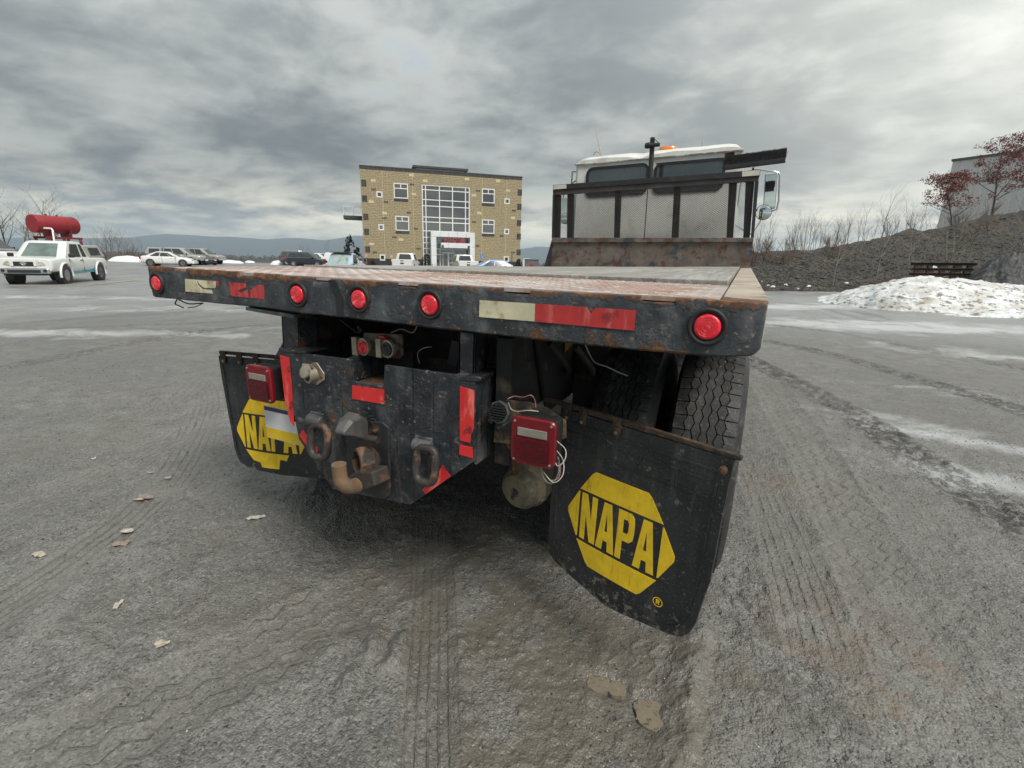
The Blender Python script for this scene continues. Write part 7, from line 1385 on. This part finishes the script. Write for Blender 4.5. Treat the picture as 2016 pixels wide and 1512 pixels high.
# the white pickup with teal sill and a grey bed cap
wp = paint('pickup_white', (0.72, 0.73, 0.70)); FR = dict(body=[(-2.55, .62, 1.02, .84), (-2.50, .52, 1.08, .90), (-2.2, .46, 1.11, .925), (-0.7, .44, 1.12, .93), (0.9, .42, 1.12, .93), (1.5, .44, 1.12, .925), (2.2, .50, 1.09, .92), (2.48, .50, 1.07, .90), (2.56, .51, 1.05, .88), (2.575, .53, 1.03, .86)], cab=(-0.85, 1.46, -0.66, 0.70, 1.07, 1.76, .85, .70), pil=((.06, .26), (.34, .84)), r=.385, W=.915, ax=(-1.62, 1.62), front=(2.57, .86), rear=(-2.52, .92), tlh=.17, wf=.79, seams=(-.05, 1.15), handles=(.12,), bump=chrome, flare=True)
t = vehicle('pickup_truck', 'dirty white pickup with teal sill and grey bed cap beside the red tank', 'pickup', FR, wp, 0, 0, -70, pos=(-20.35, 21.9), fglass=carglass_g)
truck_cap(t, LM('cap_grey', (0.34, 0.33, 0.32), 0.5, var=0.1), -2.5, -0.88, 1.09, .86, 1.62, carglass)
teal = LM('teal_paint', (0.07, 0.30, 0.38), 0.4, var=0.15)
for s in (-1, 1):
    m = MB(); m.box((0.05, s * 0.880, .455), (2.2, 0.06, 0.07)); m.build('teal_sill', teal, t, bevel=0.02); m = MB(); m.prism([(-0.98, s * 0.926, .45), (-1.12, s * 0.926, .68), (-1.06, s * 0.926, .74), (-0.92, s * 0.926, .56)], (0, -s * 0.03, 0)); m.build('teal_patch', teal, t)
for y in (-.36, .36): m = MB(); m.box((2.605, y, .86), (0.02, 0.09, 0.20)); m.build('grille_bar', wp, t, bevel=0.008)
m = MB(); m.lathe((2.602, 0, .86), (1, 0, 0), [(0, .085), (0.012, .085), (0.013, .062), (0.004, .06)], 24); m.build('badge_ring', chrome, t); m = MB(); m.box((2.614, 0, .86), (0.012, .22, .032)); m.build('badge_bar', chrome, t)
m = MB(); m.bx(2.50, 2.672, -.52, .52, .50, .62); m.build('bumper_intake', plast, t, bevel=0.01); m = MB(); m.bx(2.40, 2.58, -.70, .70, .40, .47); m.build('skid_panel', plast, t, bevel=0.02)
for y in (-.66, .66): m = MB(); m.lathe((2.663, y, .58), (1, 0, 0), [(0, .065), (0.006, .06)], 16); m.build('fog_lamp', plast, t)
vehicle('suv', 'white SUV with dark windows parked next to the teal-silled pickup', 'SUV', dict(SUV, mir=plast), paint('suv_white', (0.70, 0.71, 0.70)), 0, 0, -35, pos=(-27.0, 23.3))
V = dict(SUV, body=[(-2.9, .5, 1.4, .9), (-2.8, .36, 1.5, .98), (0.6, .34, 1.5, 1.0), (1.6, .34, 1.35, .99), (2.5, .38, 1.1, .95), (2.8, .5, .9, .8)], cab=(-2.85, 1.75, -2.7, 0.9, 1.4, 2.25, .95, .84), pil=((.05, .3), (.34, .6), (.64, .9)), ax=(-1.8, 1.8), front=(2.72, .9), rear=(-2.82, 1.2)); V.pop('roof_rails')
vehicle('van', 'white high-roofed van standing behind the white SUV', 'van', V, paint('van_white', (0.68, 0.68, 0.67)), 0, 0, 15, pos=(-37.5, 34.5))
vehicle('sedan', 'white saloon car parked side-on in front of a pickup with a bed cap', 'car', SEDAN, paint('sedan_white', (0.74, 0.74, 0.71)), 329, 50, 18)
sv = paint('silver_paint', (0.42, 0.42, 0.40), 0.3, 0.3)
PC = dict(PICK, cab=(-1.1, 1.75, -0.95, 0.85, 1.14, 1.88, .90, .72)); t = vehicle('pickup_truck', 'silver pickup with bed cap parked behind the white saloon car', 'pickup', PC, sv, 345, 55, 12); truck_cap(t, sv, -2.75, -1.12, 1.15, .92, 1.86, carglass)
t = vehicle('pickup_truck', 'tan pickup parked on the far side of the silver capped pickup', 'pickup', PICK, paint('tan_paint', (0.36, 0.34, 0.30), 0.3, 0.2), 391, 60, 0); pickup_bed(t, sv, -2.74, -1.0, 1.16, .97)
vehicle('sedan', 'small black car wedged between the silver and tan pickups', 'car', dict(SEDAN, mir=plast), paint('black_car', (0.02, 0.022, 0.025)), 398, 57, -35, sc=0.8)
navyp = paint('navy_paint', (0.020, 0.026, 0.038), 0.2)
vehicle('suv', 'dark navy SUV with chrome window trim parked left of the pale blue pickup', 'SUV', dict(SUV, mir=plast, trim=True), navyp, 606, 58, -3)
vehicle('suv', 'dull grey SUV mostly hidden behind the dark navy SUV', 'SUV', dict(SUV, mir=plast), paint('grey_paint', (0.10, 0.10, 0.105)), 590, 64, 12, sc=1.04)
vehicle('sedan', 'white car partly hidden behind the dark navy SUV', 'car', SEDAN, bpy.data.materials['sedan_white'], 630, 66, -20, sc=1.12)
lb = paint('pale_blue_paint', (0.36, 0.46, 0.56)); OP = dict(PICK, body=[(-2.4, .5, .92, .74), (-2.35, .45, .96, .80), (-.6, .42, .96, .82), (1.0, .42, .96, .82), (2.1, .45, .90, .80), (2.35, .5, .86, .76)], cab=(-0.55, 0.95, -0.45, 0.42, .95, 1.60, .78, .66), pil=((.10, .86),), r=.33, W=.82, ax=(-1.45, 1.45), front=(2.30, .74), rear=(-2.38, .8), seams=(.8,), handles=(-.1,))
t = vehicle('pickup_truck', 'old pale blue pickup facing the lot before the offices', 'pickup', OP, lb, 676, 30.5, -88, fglass=LM('pale_windscreen', (0.34, 0.42, 0.38), 0.1, [((0.20, 0.26, 0.25), 0.1, 3.0, 0.5, 0.6)], var=0.1)); m = MB(); m.bx(0.30, 0.62, -.66, .66, 1.60, 1.65); m.build('sun_visor', plast, t, bevel=0.01)
t = vehicle('pickup_truck', 'white pickup with a bed cap right behind the pale blue pickup', 'pickup', dict(PICK, body=[(x, a, b * .94, w * .9) for x, a, b, w in PICK['body']], cab=(-0.98, 1.5, -0.80, 0.72, 1.07, 1.66, .84, .68), W=.89), wp, 677, 40, 92); truck_cap(t, wp, -2.7, -1.0, 1.08, .84, 1.70, LM('cap_glass_pale', (0.45, 0.40, 0.36), 0.2, var=0.1), None)
for u, d, phi, lbl in ((800, 46, 94, 'white pickup with closed tailgate parked left of the entrance portal'), (912, 47, 106, 'white pickup parked in front of the entrance doors')):
    t = vehicle('pickup_truck', lbl, 'pickup', dict(PICK, bump=wp), wp, u, d, phi); pickup_bed(t, wp, -2.78, -0.98, 1.16, .965)
vehicle('sedan', 'bright blue saloon car showing only its roof before the offices', 'car', dict(SEDAN, mir=plast), paint('blue_paint', (0.10, 0.26, 0.52)), 985, 36, 12, sc=0.98)
# yellow bay lines by the white pickup
yl = LM('worn_yellow_line', (0.50, 0.40, 0.15), 0.8, [((0.22, 0.21, 0.19), 0.8, 2.0, 0.50, 0.62)], var=0.2)
def gline(pxs, w, label):
    P = [onZ(u, v, -0.20) for u, v in pxs]; mb = MB()
    for a, b in zip(P[:-1], P[1:]):
        d = b - a; d[2] = 0; L = np.linalg.norm(d); d /= L; s = np.array([-d[1], d[0], 0]) * w / 2; n = max(2, int(L / 0.8))
        for i in range(n): p, q = a + d * L * i / n, a + d * L * (i + 1) / n; mb.add([(t[0], t[1], gz(t[0], t[1]) + 0.02) for t in (p - s, q - s, q + s, p + s)], [(0, 1, 2, 3)])
    o = mb.build('painted_line', yl); o['kind'] = 'structure'
gline([(165, 562), (272, 549)], 0.11, ''); gline([(-80, 560.5), (165, 562)], 0.11, '')
# the red tank on its steel stand
tk = LM('tank_red', (0.27, 0.014, 0.022), 0.45, [((0.22, 0.02, 0.025), 0.7, 3.0, 0.52, 0.66), ((0.45, 0.10, 0.09), 0.6, 7.0, 0.62, 0.75)], var=0.15); tk2 = LM('stand_red', (0.20, 0.02, 0.025), 0.6, [((0.10, 0.03, 0.025), 0.8, 4.0, 0.5, 0.66)], var=0.2)
TC = CAM + ray(107, 442.5) * 34; tax = math.cos(R_(76)) * RH + math.sin(R_(76)) * FH; TRd = 0.60; TL_ = 2.7; gz0 = gz(TC[0], TC[1])
TK = thing('storage_tank', 'red cylindrical tank raised on a braced red steel stand', 'tank', (TC[0], TC[1], gz0)); c = TC - tax * TL_ / 2
mb = MB(); mb.lathe(tuple(c), tuple(tax), [(-0.02, 0.001), (0.0, TRd * 0.97), (0.03, TRd), (TL_ - 0.12, TRd), (TL_ - 0.03, TRd * 0.90), (TL_ + 0.02, TRd * 0.6), (TL_ + 0.04, 0.001)], 36); SH = mb.build('tank_shell', tk, TK, 35)
tsd = np.cross(tax, (0, 0, 1.0))
for t_ in (0.35, 0.6): p = TC - tax * TL_ / 2 + tax * TL_ * t_; mb = MB(); mb.cyl((p[0], p[1], p[2] + TRd - 0.02), (p[0], p[1], p[2] + TRd + 0.10), 0.06, 10); mb.build('filler_neck', tk, SH)
zf = TC[2] - TRd - 0.22
for t_ in (0.32, 0.72):
    p = c + tax * TL_ * t_; mb = MB(); mb.prism([tuple(p + tsd * x + np.array([0, 0, z - p[2]])) for x, z in ((-0.5, zf), (0.5, zf), (0.55, zf + 0.45), (0.3, zf + 0.27), (0, zf + 0.21), (-0.3, zf + 0.27), (-0.55, zf + 0.45))], tuple(tax * 0.09)); mb.build('saddle', tk2, TK)
for s in (-1, 1): a, b = c + tax * 0.3 + tsd * s * 0.55, c + tax * (TL_ - 0.1) + tsd * s * 0.55; mb = MB(); mb.prism([(a[0], a[1], zf - 0.14), (b[0], b[1], zf - 0.14), (b[0], b[1], zf - 0.004), (a[0], a[1], zf - 0.004)], tuple(tsd * 0.08 * s)); mb.build('stand_beam', tk2, TK)
for t_ in (0.42, 1.4, 2.45):
    for s in (-1, 1):
        a = c + tax * t_ + tsd * s * 0.58; b = a + tsd * s * 0.25; g_ = gz(b[0], b[1]); mb = MB(); mb.tube([(a[0], a[1], zf - 0.14), (b[0], b[1], g_)], 0.09, 4); mb.build('stand_leg', tk2, TK)
for t0, t1 in ((0.42, 1.4), (1.4, 2.45), (1.4, 0.42), (2.45, 1.4)):
    a = c + tax * t0 + tsd * 0.62; b = c + tax * t1 + tsd * 0.72; mb = MB(); mb.tube([(a[0], a[1], zf - 0.2), (b[0], b[1], gz0 + 0.9)], 0.04, 4); mb.build('brace', tk2, TK)
a = CAM + ray(62, 466) * 34; b = CAM + ray(92, 470) * 34; mb = MB(); mb.prism([tuple(a), tuple(b), tuple(b + (0, 0, 0.10)), tuple(a + (0, 0, 0.10))], tuple(FH * 0.8)); mb.build('yellow_platform', LM('platform_yellow', (0.38, 0.27, 0.05), 0.6, var=0.2), TK)
mb = MB()
for u in (50, 66, 80): q = CAM + ray(u, 466) * 34; mb.cyl(tuple(q), (q[0], q[1], q[2] + 0.75), 0.03, 6)
q0, q1 = CAM + ray(46, 449) * 34, CAM + ray(84, 447) * 34; mb.cyl(tuple(q0), tuple(q1), 0.03, 6); mb.cyl(tuple(q0 - (0, 0, 0.3)), tuple(q1 - (0, 0, 0.3)), 0.02, 6); mb.build('platform_rail', zinc, TK)
mb = MB(); mb.tube([tuple(CAM + ray(84, 449) * 33), tuple(CAM + ray(101, 450) * 33), tuple(CAM + ray(103.5, 453) * 33), tuple(CAM + ray(107, 476) * 33), tuple(CAM + ray(109, 500) * 33)], 0.055, 8); mb.build('pale_pipe', wfr, TK, 60)

# ------------------------------------------------------------------ dry leaves and bark scraps on the mud
lfm = [LM('dry_leaf_%d' % k, c, 0.8, [((0.10, 0.07, 0.05), 0.9, 60.0, 0.58, 0.7)], var=0.25, vscale=40) for k, c in enumerate(((0.40, 0.345, 0.28), (0.26, 0.21, 0.17), (0.46, 0.42, 0.36)))]
LV = [(288, 984, 0.050, 1, 'broken brown leaf, darkest and largest of those on the mud'), (275, 990, 0.030, 0, 'pale scrap lying on the largest broken leaf'), (250, 1050, 0.036, 2, 'pale split leaf lying above a brown leaf on the mud'), (238, 1077, 0.040, 1, 'brown ragged leaf just below the pale split leaf'), (78, 1100, 0.034, 0, 'narrow tan leaf lying alone near a rib-marked track'), (235, 1197, 0.028, 2, 'small upright pale leaf lying alone on the mud'), (320, 1272, 0.028, 0, 'narrow pale leaf with a dark edge lying on the mud'), (298, 936, 0.020, 2, 'tiny pale leaf fragment beside a track'), (185, 907, 0.022, 2, 'tiny pair of pale flakes far from the other leaves'), (505, 1026, 0.042, 2, 'flat pale smear-like leaf near the left mud flap'), (330, 946, 0.026, 0, 'small pale leaf scraps close to the tyre track')]
for k, (u, v, s, m_, lb_) in enumerate(LV):
    P = onZ(u, v, 0.0); rr = random.Random(k + 50); x, y = np.array(P[0]), np.array(P[1]); z0 = gz(P[0], P[1]) + float(0.030 * fbm(x * 0.6, y * 0.6, 3) + 0.012 * fbm(x * 4, y * 4, 3) + 0.006 * fbm(x * 22, y * 22, 2)) + 0.004
    mb = MB(); n = 13; asp = rr.uniform(0.4, 0.6); rot = rr.uniform(-0.4, 0.4) + (1.3 if k == 5 else 0); ring = []
    for i in range(n): a = 6.283 * i / n; q = rr.uniform(0.7, 1.15); X_, Y_ = s * q * math.cos(a), s * asp * q * math.sin(a); ring.append((P[0] + (X_ * math.cos(rot) - Y_ * math.sin(rot)) * RH[0] + (X_ * math.sin(rot) + Y_ * math.cos(rot)) * FH[0], P[1] + (X_ * math.cos(rot) - Y_ * math.sin(rot)) * RH[1] + (X_ * math.sin(rot) + Y_ * math.cos(rot)) * FH[1], z0 + rr.uniform(0.0, 0.010)))
    cen = (P[0], P[1], z0 + 0.007); mb.add(ring + [cen] + [(p[0], p[1], p[2] - 0.0015) for p in ring], [(i, (i + 1) % n, n) for i in range(n)] + [(i, i + n + 1, (i + 1) % n + n + 1, (i + 1) % n) for i in range(n)])
    mb.build('dry_leaf', lfm[m_], label=lb_, category='leaf', group='dry leaves on the muddy lot')

# ------------------------------------------------------------------ the hazy air
hz = MB(); hz.bx(-7600, 7600, -7600, 7600, -160, 190); me_ = hz.mesh('haze', [])
m = bpy.data.materials.new('haze'); m.use_nodes = True; t = m.node_tree; t.nodes.clear(); pv = t.nodes.new('ShaderNodeVolumePrincipled'); pv.inputs['Color'].default_value = (0.70, 0.86, 1.0, 1); pv.inputs['Density'].default_value = 0.00021; pv.inputs['Anisotropy'].default_value = 0.2
oo = t.nodes.new('ShaderNodeOutputMaterial'); t.links.new(pv.outputs[0], oo.inputs['Volume']); me_.materials.append(m); link('haze', me_, kind='stuff', label='pale bluish haze filling the air over the valley', category='haze')
